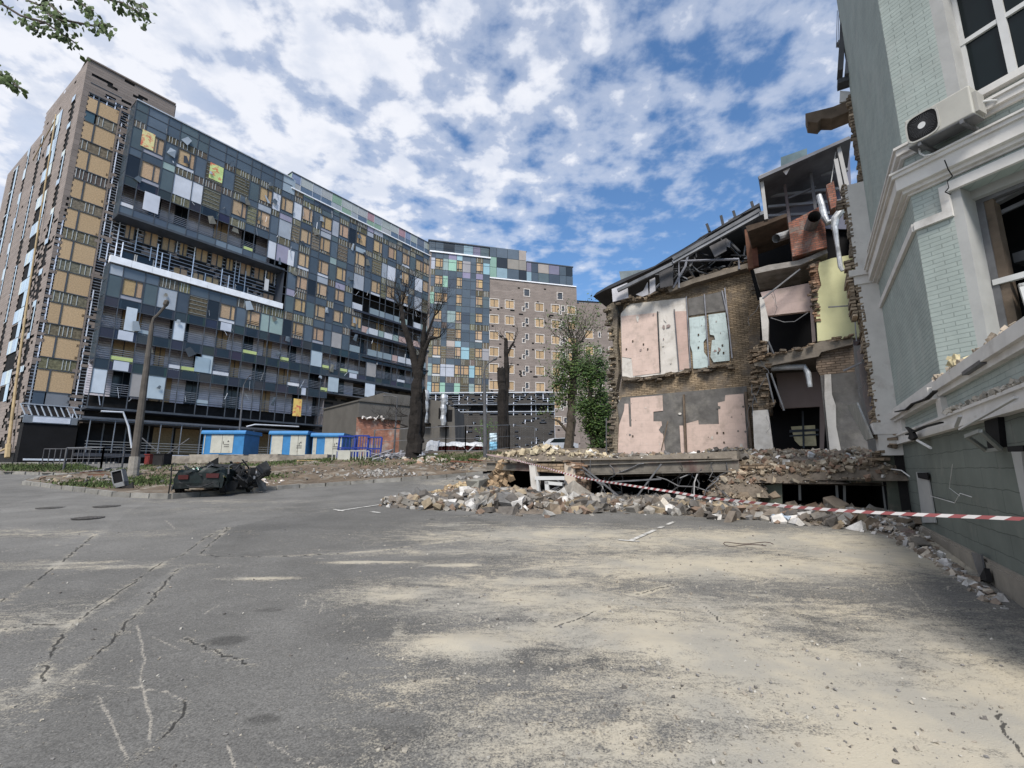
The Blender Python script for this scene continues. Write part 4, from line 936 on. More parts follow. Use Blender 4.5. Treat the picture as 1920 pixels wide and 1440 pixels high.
# bay front (FB): outward is -y
WB = 3.3; m = MB()
m.box(0.003, .46, 0, .5, 2.88, 5.63); m.box(.46, WB, 0, .5, 2.88, 3.0); m.box(0.003, WB, 0, .5, 5.63, 6.80); m.box(0.003, .63, 0, .5, 6.80, 16); m.box(.63, WB, 0, .5, 9.3, 16); m.box(2.75, WB, 0, .5, 3.0, 5.63); m.box(2.75, WB, 0, .5, 6.8, 9.3)
sub(gb_, FB, m, 'bay_wall', 'green_brick')
m = MB()      # mouldings wrapping the corner
def wrap(z0, z1, p, s_far=5.9, w=WB):
    # prism following side wall then bay wall, projecting p
    a = FA.w(s_far, p, 0); a0 = FA.w(s_far, -.03, 0)
    # corner point offset by p from both walls
    n1 = Vector((FA.n[0], FA.n[1])); n2 = -Vector((FB.n[0], FB.n[1])); bis = (n1 + n2).normalized(); k = p / bis.dot(n1)
    c = Vector((Cc.x, Cc.y)) + bis * k; ci = Vector((Cc.x, Cc.y)) - bis * .04; b = FB.w(w, -p, 0); b0 = FB.w(w, .03, 0)
    Minv = (Matrix.Translation((FA.P[0], FA.P[1], 0)) @ Matrix.Rotation(FA.rz, 4, 'Z')).inverted()
    for quad in (([a, Vector((c.x, c.y, 0)), Vector((ci.x, ci.y, 0)), a0]), ([Vector((c.x, c.y, 0)), b, b0, Vector((ci.x, ci.y, 0))])):
        m.prism([Minv @ Vector((v[0], v[1], z0)) for v in quad], (0, 0, z1 - z0))
for z0, z1, p in ((5.80, 5.84, .04), (5.84, 5.90, .10), (5.90, 6.10, .17), (6.10, 6.16, .21), (6.16, 6.19, .24)): wrap(z0, z1, p)
for z0, z1, p in ((6.44, 6.50, .05), (6.50, 6.60, .10), (6.60, 6.64, .13)): wrap(z0, z1, p)
sub(gb_, FA, m, 'moulding', 'stucco')
m = MB(); 
n_ = MB()
# thin white fillet below the cornice that steps up over the window
for (a, b, z0, z1) in ((-.03, .40, 5.20, 5.30),): pass
Minv = None
m.box(0.0, .36, -.05, 0, 5.22, 5.34); m.box(.36, .47, -.05, 0, 5.22, 5.72); m.box(.47, 2.85, -.06, 0, 5.60, 5.74); m.box(.40, 2.9, -.10, 0, 6.74, 6.84)
sub(gb_, FB, m, 'window_surround', 'stucco')
m = MB(); m.box(SC, 5.9, 0, .05, 5.22, 5.34); sub(gb_, FA, m, 'moulding', 'stucco')
m = MB(); m.box(.45, .58, .002, .42, 2.9, 5.62); m.box(.62, .78, .002, .34, 6.8, 9.3); m.box(.58, 2.75, .30, .42, 5.5, 5.64)
sub(gb_, FB, m, 'window_reveal', 'stucco_grey')
m = MB(); m.box(.56, .76, .42, .60, 2.9, 5.62, 0, (.9, .9, .9)); sub(gb_, FB, m, 'bare_masonry', 'timber')
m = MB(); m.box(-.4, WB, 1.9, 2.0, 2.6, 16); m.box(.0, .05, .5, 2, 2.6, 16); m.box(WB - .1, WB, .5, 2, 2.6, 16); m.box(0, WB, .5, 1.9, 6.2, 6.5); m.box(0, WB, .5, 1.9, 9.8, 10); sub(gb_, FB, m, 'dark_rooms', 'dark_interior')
# lower window: frame pieces and open sash ; upper window
w = MB(); y = .40
w.box(.58, .66, y, y + .08, 3.0, 5.5, 1); w.box(.60, 2.75, y - .02, y + .06, 4.17, 4.25, 0); w.box(.66, 2.75, y, y + .07, 2.98, 3.05, 0); w.box(.66, 2.75, y, y + .07, 5.44, 5.5, 1)
wo = sub(gb_, FB, w, 'window_frame', ['pvc', 'grey_metal'])
sh = MB(); 
for (a, b, z0, z1) in ((.0, .05, 0, 1.05), (.55, .60, 0, 1.05), (0, .6, 0, .05), (0, .6, 1.0, 1.05)): sh.box(a, b, -.03, .03, z0, z1)
sh.face([(0.05, 0, .05), (.55, 0, .05), (.55, 0, 1.0), (.05, 0, 1.0)], 1)
so = sh.build('open_sash', ['pvc', 'glass'], gb_); mw = Matrix.Translation((FB.P[0], FB.P[1], 0)) @ Matrix.Rotation(FB.rz, 4, 'Z') @ Matrix.Translation((.93, .36, 3.03)) @ Matrix.Rotation(R(28), 4, 'Z') @ Matrix.Rotation(R(-4), 4, 'Y'); so.matrix_basis = gb_.matrix_basis.inverted() @ mw
w = MB(); y = .30
w.box(.75, .83, y, y + .07, 6.9, 9.3); w.box(.77, 2.75, y, y + .07, 6.88, 6.96); w.box(.77, 2.75, y - .01, y + .06, 7.93, 8.0); w.box(1.20, 1.29, y - .015, y + .05, 6.9, 9.3); w.box(2.1, 2.2, y, y + .05, 6.9, 9.3)
sub(gb_, FB, w, 'window_frame', 'pvc')
w = MB(); w.face([(.83, y + .03, 6.96), (2.75, y + .03, 6.96), (2.75, y + .03, 9.3), (.83, y + .03, 9.3)]); sub(gb_, FB, w, 'window_pane', 'glass')
w = MB()
for i in range(5): w.bar((.7 + i * .5, .7 + .1 * i, 5.3 - .2 * i), (1.6 + i * .3, .9, 5.5 - .12 * i), .04, .06)
w.bar((.66, .55, 5.42), (1.3, .6, 5.56), .12, .1); w.box(.66, 2.7, 1.0, 1.8, 4.6, 4.75)
sub(gb_, FB, w, 'hanging_debris', 'grey_metal')
# crack through cornice
w = MB(); pts = [(1771, 300), (1778, 318), (1786, 330), (1776, 340), (1779, 352), (1772, 360), (1783, 365)]
pv = [FB.v(x, yy, -.246 + .14 * (i / 6) * 1.2) for i, (x, yy) in enumerate(pts)]
for a, b in zip(pv[:-1], pv[1:]): w.bar(a, b, .008, .012)
sub(gb_, FB, w, 'crack', 'black_hole')
# pilaster and broken end of the side wall
FPil = Frame(tuple(FA.w(5.9, 0, 0)[:2]), -58); qp = FPil.loc(1641, 770)[0]
m = MB(); m.box(5.9, 6.02, -.6, qp, 2.45, 8.4); m.box(5.86, 6.55, -.6, qp + .08, 2.36, 2.62); m.box(5.86, 6.1, -.6, qp + .06, 5.85, 6.05); m.box(5.80, 6.1, -.6, qp + .14, 6.05, 6.2)
sub(gb_, FA, m, 'pilaster', 'stucco')
m = MB(); m.box(5.88, 6.4, -.62, qp + .02, 1.9, 2.36, 0, (.9, .9, .9)); sub(gb_, FA, m, 'pilaster_base', 'stucco')
m = MB(); rgm = random.Random(13)
zc_ = 2.3
while zc_ < 10.8:          # toothed broken brickwork, course by course along the end
    wv = .5 + .5 * math.sin(zc_ * 1.9) * math.sin(zc_ * .7 + 1)
    yb = (qp - .06) if zc_ < 8.4 else -.42; ye = (qp + .03 + .07 * wv) if zc_ < 8.4 else (.0 + .05 * wv); sE = ((6.45 + .1 * wv) if 4.3 < zc_ < 6.2 or zc_ < 2.9 else 6.05) if zc_ < 8.4 else (6.0 + .2 * wv)
    yy = yb
    while yy < ye:
        g = rgm.uniform(.8, 1.5); e = sE + rgm.uniform(-.07, .10); m.box(5.9, e, yy, yy + rgm.uniform(.08, .14), zc_, zc_ + .066, 0, (g, g * .98, g * .95), j=.010); yy += .13
    zc_ += .078
m.box(6.4, 6.5, -.6, qp - .08, 1.0, 2.9, 0, (1.0, .97, .94)); m.box(5.9, 6.0, -.5, -.45, 8.4, 11, 0, (1.1, 1.05, 1.0))
sub(gb_, FA, m, 'broken_brickwork', 'masonry')
# roof edge hanging over the broken end
mat('roof_sheet', (0.13, 0.135, 0.145), 0.6, 0.35, 1.2, metal=.3, bump=.2, vcol=True)
m = MB()
def pxb(fr, a, b, off, w_, h_=None, mi=0, c=(1, 1, 1), mbx=None): (mbx or m).bar(fr.v(*a, off), fr.v(*b, off), w_, h_, mi, c)
for (a, b, w_, g) in (((1600, 0), (1588, 150), .5, 1.0), ((1584, 0), (1575, 140), .35, .7), ((1600, 150), (1570, 160), .3, .5), ((1620, 0), (1604, 200), .12, 3.0), ((1575, 20), (1600, 5), .3, .6), ((1572, 80), (1590, 85), .16, 1.5)): pxb(FPil, a, b, .0, w_, .12, 0, (g, g, g))
for x in (1570, 1573, 1576): pxb(FPil, (x, 20), (x - 2, 90), .0, .012, .012, 0, (.4, .4, .4))
sub(gb_, FPil, m, 'torn_roof_edge', 'roof_sheet')
m = MB(); m.prism([FPil.v(*p, -.1) for p in ((1510, 213), (1562, 200), (1603, 183), (1606, 203), (1560, 222), (1540, 222), (1533, 230), (1514, 228))], (0, -.5, 0)); pxb(FPil, (1520, 228), (1513, 240), -.2, .015); 
sub(gb_, FPil, m, 'slab_stub', 'timber')
m = MB(); m.prism([FPil.v(*p, -.05) for p in ((1575, 170), (1601, 172), (1602, 185), (1574, 192))], (0, -.05, 0)); sub(gb_, FPil, m, 'banner_scrap', 'pvc')
# basement features: flap window, door panel, vent patch, bent pieces
m = MB()
a = FA.v(1868, 782, .02); b = FA.v(1818, 815, .0)
hx = [FA.v(1845, 790, .05), FA.v(1870, 780, .05), FA.v(1876, 838, .05), FA.v(1852, 842, .05)]
m.prism(hx, (0, -.2, 0), 1); q = [FA.v(1812, 818, .32), FA.v(1838, 808, .28), FA.v(1876, 842, .1), FA.v(1850, 845, .12)]
for i in range(4): m.bar(q[i], q[(i + 1) % 4], .035, .035, 0, (.4, .42, .4))
sub(gb_, FA, m, 'basement_window', ['pvc', 'black_hole'])
m = MB(); m.prism([FA.v(*p, .012) for p in ((1720, 885), (1741, 886), (1757, 980), (1732, 980))], (0, .02, 0), 0, (.8, .8, .78)); m.prism([FA.v(*p, .03) for p in ((1722, 886), (1741, 886), (1743, 900), (1724, 896))], (0, .02, 0), 1); sub(gb_, FA, m, 'basement_door', ['stucco_grey', 'black_hole'])
m = MB(); m.prism([FA.v(*p, .012) for p in ((1901, 846), (1920, 846), (1935, 960), (1925, 960))], (0, .02, 0)); m.bar(FA.v(1900, 842, .1), FA.v(1930, 840, .1), .08, .05, 1); sub(gb_, FA, m, 'basement_door', ['stucco_grey', 'black_hole'])
m = MB()
for pts, r_ in ((((1745, 930), (1790, 943), (1800, 925), (1822, 932)), .006), (((1786, 870), (1780, 915), (1800, 930)), .004)): m.tube([FA.v(x, yy, .05) for x, yy in pts], r_, n=4)
m.tube([FA.v(x, yy, .3) for x, yy in ((1720, 826), (1745, 840))], .018, n=6); m.tube([FA.v(x, yy, .25) for x, yy in ((1660, 878), (1690, 882), (1705, 893))], .012)
m.prism([FA.v(*p, .18) for p in ((1703, 800), (1712, 812), (1709, 822), (1716, 826), (1722, 820), (1714, 806))], (0, .05, 0), 1)
sub(gb_, FA, m, 'loose_wires', ['pvc', 'soot'])
m = MB(); m.prism([FA.v(*p, .07) for p in ((1825, 1036), (1843, 1040), (1850, 1080), (1856, 1088), (1842, 1086), (1832, 1060))], (0, .02, 0)); m.prism([FA.v(*p, .08) for p in ((1846, 1085), (1856, 1066), (1862, 1092))], (0, .05, 0), 1); sub(gb_, FA, m, 'torn_vent', 'grey_metal') if False else sub(gb_, FA, m, 'torn_vent', ['grey_metal', 'soot'])
m = MB(); rgm = random.Random(3)
for k in range(150):        # crumbs on ledge and black flashing
    s_ = rgm.uniform(-1.5, 1.9); g = rgm.uniform(.4, 1); m.chunk((s_, rgm.uniform(-.25, .08), 2.87 + rgm.uniform(0, .03)), *(rgm.uniform(.012, .075) for _ in range(3)), 0, (.5 * g, .42 * g, .33 * g), rgm)
for k in range(110): s_ = rgm.uniform(-1.8, 1.6); g = rgm.uniform(.5, 1); m.chunk((s_, rgm.uniform(.02, .10), 2.36 + rgm.uniform(0, .03)), *(rgm.uniform(.01, .06) for _ in range(3)), 0, (.5 * g, .46 * g, .4 * g), rgm)
sub(gb_, FA, m, 'ledge_crumbs', 'rubble')
m = MB()
for a, b in (((1680, 772), (1700, 768)), ((1700, 768), (1712, 757)), ((1712, 757), (1738, 748)), ((1738, 748), (1754, 733)), ((1700, 815), (1735, 800)), ((1735, 800), (1765, 792))): m.bar(FA.v(*a, .2), FA.v(*b, .2), .05, .02)
m.bar(FA.v(1800, 805, .22), FA.v(1905, 745, .2), .03, .02, 1); m.bar(FA.v(1792, 800, .2), FA.v(1800, 780, .2), .04, .02, 1); m.bar(FA.v(1850, 678, .05), FA.v(1816, 700, .05), .12, .04, 2)
sub(gb_, FA, m, 'torn_flashing', ['soot', 'pvc', 'grey_metal'])
m = MB(); rgm = random.Random(8)
for k in range(34): m.chunk(FA.v(1785 + rgm.uniform(0, 42), 676 + rgm.uniform(-6, 22), .0) + Vector((0, rgm.uniform(-.05, .1), 0)), *(rgm.uniform(.03, .08) for _ in range(3)), 0, (.5, .43, .27), rgm)
o = thing(m, 'insulation_scrap', 'rubble', 'yellow foam insulation scrap lying on the white ledge of the green townhouse', 'insulation', frame=FA)

# air conditioner
Fac = FB
ac = root('air_conditioner', 'beige outdoor air conditioner with round fan on the green townhouse wall', 'air conditioner', loc=tuple(FB.w(.64, -.30, 6.34)), rz=FB.rz); ac.scale = (1.06, 1.06, 1.1)
m = MB(); m.box(-.36, .36, -.14, .14, 0, .40); bm_ = None
o = m.build('casing', 'pvc', ac); md = o.modifiers.new('bevel', 'BEVEL'); md.width = .02; md.segments = 3
o.data.color_attributes[0].data.foreach_set('color', np.tile([.72, .70, .64, 1], len(o.data.loops)).astype(np.float32))
m = MB(); ri = .182; c0 = (-.165, -.146, .20); NN = 28
sq = []
for k in range(NN):
    a = 6.283 * k / NN; cx_, cz_ = math.cos(a), math.sin(a); p = 4; rr = ri * (abs(cx_) ** p + abs(cz_) ** p) ** (-1 / p); sq.append((c0[0] + cx_ * rr, c0[1], c0[2] + cz_ * rr))
m.face(sq, 0)
for k in range(NN): m.bar(sq[k], sq[(k + 1) % NN], .012, .02, 1, (.75, .73, .68))
for k in range(44):
    a = 6.283 * k / 44; m.bar((c0[0] + .04 * math.cos(a), c0[1] - .006, c0[2] + .04 * math.sin(a)), (c0[0] + .155 * math.cos(a), c0[1] - .006, c0[2] + .155 * math.sin(a)), .002, .002, 2)
m.faces([(c0[0] + .045 * math.cos(6.283 * k / 16), c0[1] - .014, c0[2] + .045 * math.sin(6.283 * k / 16)) for k in range(16)], [tuple(range(16))], 1, (1.1, 1.1, 1.1))
m.build('fan_grille', ['black_hole', 'pvc', 'grey_metal'], ac)
m = MB(); m.box(.361, .40, -.10, .10, .03, .30, 0, (.6, .58, .54)); m.build('service_cover', 'pvc', ac)
m = MB(); m.box(-.25, -.21, -.14, .30, -.05, 0); m.box(.21, .25, -.14, .30, -.05, 0); m.box(-.36, .36, -.13, .13, -.012, -.002); m.build('bracket', 'grey_metal', ac)
m = MB(); m.tube([(-.30, .0, -.0), (-.29, -.02, -.10), (-.24, -.03, -.17), (-.16, -.03, -.20)], .012); m.tube([(.38, .05, .2), (.46, .1, .18), (.5, .25, .2)], .012); m.build('hose', 'pvc', ac)

# ================================================================ ruined wing
WR = Frame(tuple(FA.w(6.0, 0, 0)[:2]), -58)       # local x runs left along the wing's front line, y towards the camera
rw = root('ruined_wing', 'collapsed wing of the townhouse, cut open to show pink, teal and yellow room walls', 'ruin', WR)
mat('pink', (0.55, 0.43, 0.375), 0.9, 0.10, 1.5, vcol=True, col2=(.33, .27, .23), c2=(.50, .78), c2scale=1.9, bump=.15, kind=('brick', .62, .31, .006, (.86, .86, .86), .02))
mat('teal', (0.44, 0.52, 0.52), 0.9, 0.08, 1.5, col2=(.25, .29, .29), c2=(.50, .70), c2scale=2.0, bump=.1, kind=('brick', .4, .4, .008, (.8, .82, .82), .03))
mat('offwhite', (0.56, 0.53, 0.49), 0.9, 0.1, 1.5, col2=(.38, .35, .31), c2=(.50, .72), c2scale=1.9, bump=.15, vcol=True)
mat('yellow_wall', (0.50, 0.49, 0.29), 0.9, 0.08, 1.2, col2=(.42, .41, .24), c2=(.56, .78), c2scale=1.3, bump=.1)
mat('lilac', (0.45, 0.40, 0.52), 0.9, 0.1, 1.5)
mat('grey_plaster', (0.12, 0.115, 0.11), 0.92, 0.3, 2.0, bump=.3, col2=(.2, .19, .17), c2=(.52, .7), c2scale=1.2)
mat('mauve', (0.27, 0.215, 0.20), 0.92, 0.12, 1.2)
mat('concrete', (0.25, 0.23, 0.20), 0.95, 0.25, 3, bump=.5, vcol=True, col2=(.15, .13, .11), c2=(.5, .66))
mat('red_brick', (0.23, 0.095, 0.065), 0.92, 0.25, 2, bump=.9, kind=('brick', .25, .08, .014, (.6, .9, 1.1), .35), col2=(.20, .17, .15), c2=(.50, .64), c2scale=2.5)
def poly(m, fr, pts, off, th, mi=0, c=(1, 1, 1)): m.prism([fr.v(x, y, off) for x, y in pts], (0, -th, 0), mi, c)
def part(name, mats, items, fr=WR, parent=rw):
    o = None; ml = mats if isinstance(mats, list) else [mats]
    for pts, off, th, *r in items:
        m = MB(); poly(m, fr, pts, off, th, 0, *(r[1:] if r else ())); o = sub(parent, fr, m, name, [ml[r[0] if r else 0]])
    return o
D1, D2 = -10.0, -6.0
part('rear_wall', 'masonry', [([(1165, 856), (1166, 790), (1160, 740), (1168, 700), (1160, 640), (1165, 590), (1172, 566), (1200, 560), (1250, 543), (1290, 532), (1340, 515), (1380, 500), (1420, 494), (1427, 540), (1424, 600), (1420, 650), (1427, 700), (1424, 770), (1424, 856)], D1 - .05, .5, 0, (1.05, 1.0, .9))])
part('rear_wall_end', 'masonry', [([(1141, 856), (1145, 820), (1152, 765), (1146, 705), (1150, 650), (1143, 600), (1137, 575), (1150, 566), (1158, 590), (1156, 640), (1160, 700), (1153, 740), (1160, 790), (1157, 856)], D1 + .1, .5, 0, (.95, 1.0, 1.0))])
part('plaster', ['offwhite', 'pink', 'teal', 'grey_plaster'], [
    ([(1164, 588), (1180, 570), (1287, 558), (1289, 640), (1294, 694), (1240, 702), (1167, 712)], D1, .04, 0),
    ([(1165, 593), (1231, 586), (1237, 699), (1187, 705), (1184, 672), (1166, 669)], D1 + .02, .018, 1, (1, 1, 1)),
    ([(1264, 584), (1287, 583), (1292, 692), (1273, 694)], D1 + .02, .018, 1, (.85, .8, .8)),
    ([(1292, 596), (1321, 592), (1327, 630), (1319, 641), (1320, 660), (1328, 672), (1328, 690), (1300, 691), (1298, 660), (1294, 647)], D1 + .02, .05, 2),
    ([(1328, 590), (1360, 586), (1366, 636), (1368, 676), (1338, 679), (1332, 669), (1335, 638), (1341, 637), (1339, 629), (1331, 627)], D1 + .02, .05, 2),
    ([(1290, 560), (1360, 545), (1361, 582), (1291, 592)], D1, .04, 3),
    ([(1150, 770), (1166, 745), (1244, 738), (1400, 724), (1404, 850), (1146, 853)], D1, .04, 3),
    ([(1182, 746), (1242, 741), (1243, 770), (1225, 772), (1225, 790), (1240, 790), (1248, 853), (1142, 853), (1143, 836), (1154, 824), (1159, 802), (1170, 770), (1171, 757), (1178, 757), (1180, 800), (1184, 800)], D1 + .03, .028, 1),
    ([(1274, 798), (1281, 798), (1284, 850), (1277, 850)], D1 + .03, .028, 1),
    ([(1360, 741), (1394, 738), (1402, 845), (1289, 850), (1287, 794), (1309, 788), (1310, 796), (1348, 795), (1346, 755), (1359, 752)], D1 + .03, .028, 1)])
m = MB()
for a, b, c_, w_ in (((1233, 584), (1238, 698), .25, .05), ((1264, 580), (1273, 694), .8, .03), ((1321, 552), (1330, 690), 1.4, .09), ((1359, 540), (1373, 672), 1.5, .09), ((1287, 556), (1295, 690), 1.2, .07), ((1354, 545), (1366, 600), 1.4, .06)): m.bar(WR.v(*a, D1 + .05), WR.v(*b, D1 + .05), w_, .05, 0, (c_, c_, c_ * 1.05))
m.bar(WR.v(1282, 740, D1 + .08), WR.v(1286, 850, D1 + .08), .13, .08, 1); m.bar(WR.v(1252, 790, D1 + .3), WR.v(1240, 845, D1 + .5), .05, .04, 1); m.bar(WR.v(1398, 735, D1 + .1), WR.v(1410, 850, D1 + .1), .22, .1, 1)
for x, y in ((1207, 646), (1187, 640), (1175, 655), (1215, 655), (1310, 628), (1310, 652), (1355, 648), (1357, 662), (1347, 662), (1345, 812), (1357, 812), (1187, 818), (1358, 830)): m.box(*(lambda v: (v.x - .03, v.x + .035, D1 + .02, D1 + .055, v.z - .04, v.z + .05))(WR.v(x, y, D1)), 1, (.5, .5, .5))
sub(rw, WR, m, 'wall_studs', ['grey_metal', 'timber'])
rgp = random.Random(71)
for (x0, x1, y0_, y1_, n_, mt_, nm) in ((1168, 1290, 575, 700, 12, 'mauve', 'peeled_patch'), (1150, 1245, 745, 848, 9, 'grey_plaster', 'peeled_patch'), (1290, 1400, 745, 845, 9, 'grey_plaster', 'peeled_patch'), (1296, 1364, 596, 684, 7, 'mauve', 'peeled_patch'), (1190, 1285, 575, 695, 10, 'offwhite', 'bare_filler'), (1190, 1395, 760, 845, 10, 'offwhite', 'bare_filler')):
    m = MB()
    for k in range(n_):
        v = WR.v(rgp.uniform(x0, x1), rgp.uniform(y0_, y1_), D1); r_ = .015 + .12 * rgp.random() ** 3; nn_ = rgp.randint(6, 10); el = rgp.uniform(.4, 2.2)
        m.prism([(v.x + r_ * rgp.uniform(.5, 1.2) * math.cos(6.283 * a / nn_), D1 + .042 + k * .0004, v.z + el * r_ * rgp.uniform(.5, 1.2) * math.sin(6.283 * a / nn_)) for a in range(nn_)], (0, -.02, 0))
    sub(rw, WR, m, nm, mt_)
# ragged bricks along broken outlines
def ragged(pts, off, n, spread, sz, seed, name, parent=rw, fr=WR, tint=(1, 1, 1), dep=.3):
    rg = random.Random(seed); m = MB(); P = [fr.v(x, y, off) for x, y in pts]; L = [(b - a).length for a, b in zip(P[:-1], P[1:])]; T = sum(L)
    for k in range(n):
        t = rg.uniform(0, T); i = 0
        while i < len(L) - 1 and t > L[i]: t -= L[i]; i += 1
        p = P[i].lerp(P[i + 1], min(1, t / L[i])) + Vector((rg.gauss(0, spread), rg.uniform(-dep, .15), rg.gauss(0, spread * .6))); g = rg.uniform(.55, 1.3); s_ = rg.uniform(.7, 1.3) * sz
        m.box(p.x - s_, p.x + s_, p.y - s_ * .8, p.y + s_ * .8, p.z - s_ * .38, p.z + s_ * .38, 0, (g * tint[0], g * tint[1], g * tint[2]), j=s_ * .14, rot=Matrix.Rotation(rg.gauss(0, .22), 3, 'Z') @ Matrix.Rotation(rg.gauss(0, .10), 3, 'Y'))
    return sub(parent, fr, m, name, 'masonry')
ragged([(1165, 568), (1200, 560), (1250, 543), (1290, 530), (1340, 512), (1380, 500), (1420, 492)], D1, 160, .10, .13, 1, 'broken_brickwork')
ragged([(1141, 850), (1152, 765), (1146, 705), (1150, 650), (1143, 600), (1137, 575)], D1 + .1, 140, .07, .12, 2, 'broken_brickwork', tint=(.8, .85, .85))
ragged([(1420, 500), (1425, 560), (1418, 640), (1432, 690), (1428, 760)], D1 + .3, 120, .12, .14, 3, 'broken_brickwork')
ragged([(1168, 715), (1240, 706), (1300, 697), (1370, 686)], D1 + .05, 90, .10, .12, 4, 'broken_brickwork', tint=(.7, .7, .7))
part('stain', 'soot', [([(1289, 700), (1312, 694), (1318, 716), (1308, 745), (1318, 770), (1300, 775), (1292, 745)], D1 + .004 + .02, .01)]) if False else None
# cross wall between the rear rooms and the nearer rooms
part('pier', 'masonry', [([(1412, 650), (1430, 642), (1440, 660), (1436, 700), (1442, 760), (1441, 768), (1411, 770), (1414, 720)], D2, 2.5, 0, (.8, .78, .75)), ([(1402, 560), (1424, 545), (1430, 600), (1428, 650), (1405, 655)], D2 - 3.2, .7, 0, (1.05, .95, .8))])
ragged([(1430, 642), (1438, 680), (1432, 720), (1442, 765)], D2, 70, .06, .10, 5, 'broken_brickwork', tint=(.8, .75, .7))
ragged([(1413, 655), (1418, 700), (1412, 765)], D2, 50, .06, .10, 6, 'broken_brickwork', tint=(.8, .75, .7))
part('room_wall', ['offwhite', 'pink', 'yellow_wall', 'masonry', 'mauve', 'grey_plaster'], [
    ([(1411, 770), (1440, 768), (1451, 850), (1415, 850)], D2 + .02, .25, 0),
    ([(1424, 558), (1431, 556), (1441, 600), (1440, 668), (1432, 668)], D2, .3, 0),
    ([(1430, 560), (1426, 548), (1520, 530), (1530, 640), (1523, 642), (1519, 583), (1438, 592), (1438, 600)], D2 - .4, .2, 1, (.82, .82, .86)),
    ([(1536, 492), (1560, 484), (1606, 476), (1612, 632), (1533, 640), (1531, 600), (1525, 560), (1540, 535), (1534, 505)], D2, .3, 2),
    ([(1519, 492), (1538, 488), (1542, 535), (1528, 560), (1533, 600), (1528, 600), (1521, 560)], D2 - .05, .3, 3, (1.1, .8, .7)),
    ([(1531, 662), (1600, 648), (1603, 697), (1538, 704), (1530, 690)], D2 - .05, .3, 3, (.8, .75, .75)),
    ([(1538, 704), (1603, 696), (1630, 850), (1553, 850)], D2 - .05, .3, 5),
    ([(1546, 702), (1558, 701), (1560, 740), (1567, 760), (1568, 800), (1577, 845), (1556, 847), (1546, 745)], D2 + .02, .06, 0),
    ([(1455, 700), (1542, 696), (1548, 762), (1545, 842), (1537, 842), (1537, 762), (1465, 766), (1462, 760)], D2 - 1.4, .15, 4)])
part('dark_opening', ['black_hole'], [([(1425, 585), (1535, 575), (1535, 670), (1425, 672)], D2 - 2.6, .1), ([(1432, 760), (1560, 755), (1560, 850), (1430, 850)], D2 - 2.6, .1), ([(1432, 670), (1560, 660), (1560, 770), (1432, 770)], D2 - 2.6, .1)])  # black sheets standing in for the darkness inside the open rooms
# far window glimpsed through the doorway
mat('daylight_pane', (0.55, 0.50, 0.32), 0.5, .3, 3)
part('inner_window', ['daylight_pane', 'frame_dark'], [([(1483, 800), (1528, 797), (1531, 836), (1500, 836), (1490, 826)], D2 - 2.5, .02, 0), ([(1503, 770), (1507, 770), (1509, 840), (1505, 840)], D2 - 2.46, .03, 1), ([(1480, 806), (1535, 804), (1535, 808), (1480, 811)], D2 - 2.46, .03, 1), ([(1480, 816), (1535, 813), (1535, 816), (1480, 819)], D2 - 2.46, .03, 1)])
part('floor_slab', 'concrete', [([(1412, 676), (1440, 668), (1500, 655), (1540, 640), (1570, 640), (1598, 630), (1600, 645), (1540, 660), (1535, 668), (1432, 688), (1415, 686)], D2 + .15, 3.6, 0, (.75, .7, .65)), ([(1413, 505), (1440, 497), (1497, 488), (1520, 480), (1550, 466), (1552, 474), (1500, 497), (1450, 506), (1416, 513)], D2 + .1, 3.6, 0, (1.0, 1.0, 1.05)), ([(1250, 540), (1300, 522), (1420, 488), (1420, 497), (1300, 531), (1255, 548)], D1 + .4, .8, 0, (.7, .65, .6))])
ragged([(1412, 676), (1440, 668), (1500, 654), (1540, 640), (1598, 630)], D2 + .15, 90, .05, .08, 7, 'broken_brickwork', tint=(.9, .8, .7))
ragged([(1520, 490), (1526, 540), (1533, 600)], D2, 40, .05, .08, 8, 'broken_brickwork', tint=(1.1, .85, .75))
# longitudinal wall remains between the near corner and the rooms
FL = Frame(tuple(FA.w(6.0, .0, 0)[:2]), 32); ya = -.35
def partL(name, mats, items): return part(name, mats, items, FL)
partL('facade_remains', ['yellow_wall', 'timber', 'pink', 'lilac', 'masonry', 'offwhite', 'teal'], [
    ([(1597, 430), (1604, 420), (1612, 500), (1618, 560), (1622, 640), (1612, 640), (1600, 600)], ya, .3, 0),
    ([(1592, 520), (1600, 505), (1612, 640), (1606, 648), (1600, 648)], ya + .06, .1, 1, (.9, .6, .55)),
    ([(1604, 420), (1612, 440), (1622, 560), (1626, 640), (1620, 645), (1610, 520)], ya + .05, .1, 6),
    ([(1590, 640), (1660, 600), (1668, 850), (1590, 850)], ya - .25, .1, 5, (.55, .52, .5)), ([(1580, 420), (1640, 400), (1650, 640), (1585, 650)], ya - .25, .1, 6),
    ([(1606, 660), (1622, 640), (1634, 660), (1640, 760), (1648, 810), (1634, 812), (1618, 740)], ya, .3, 2),
    ([(1622, 660), (1634, 655), (1642, 740), (1645, 790), (1636, 790), (1628, 720)], ya + .03, .05, 3),
    ([(1615, 640), (1640, 600), (1650, 640), (1655, 720), (1650, 800), (1640, 700), (1622, 670)], ya - .1, .3, 4, (.9, .85, .8)),
    ([(1588, 760), (1606, 755), (1634, 822), (1622, 826)], ya + .9, .04, 5, (.45, .47, .45))])
ragged([(1612, 470), (1625, 540), (1640, 600), (1650, 660), (1652, 740), (1660, 820)], ya + .1, 200, .05, .07, 9, 'broken_brickwork', fr=FL, tint=(1.15, 1.1, 1.05))
m = MB(); rgk = random.Random(17)
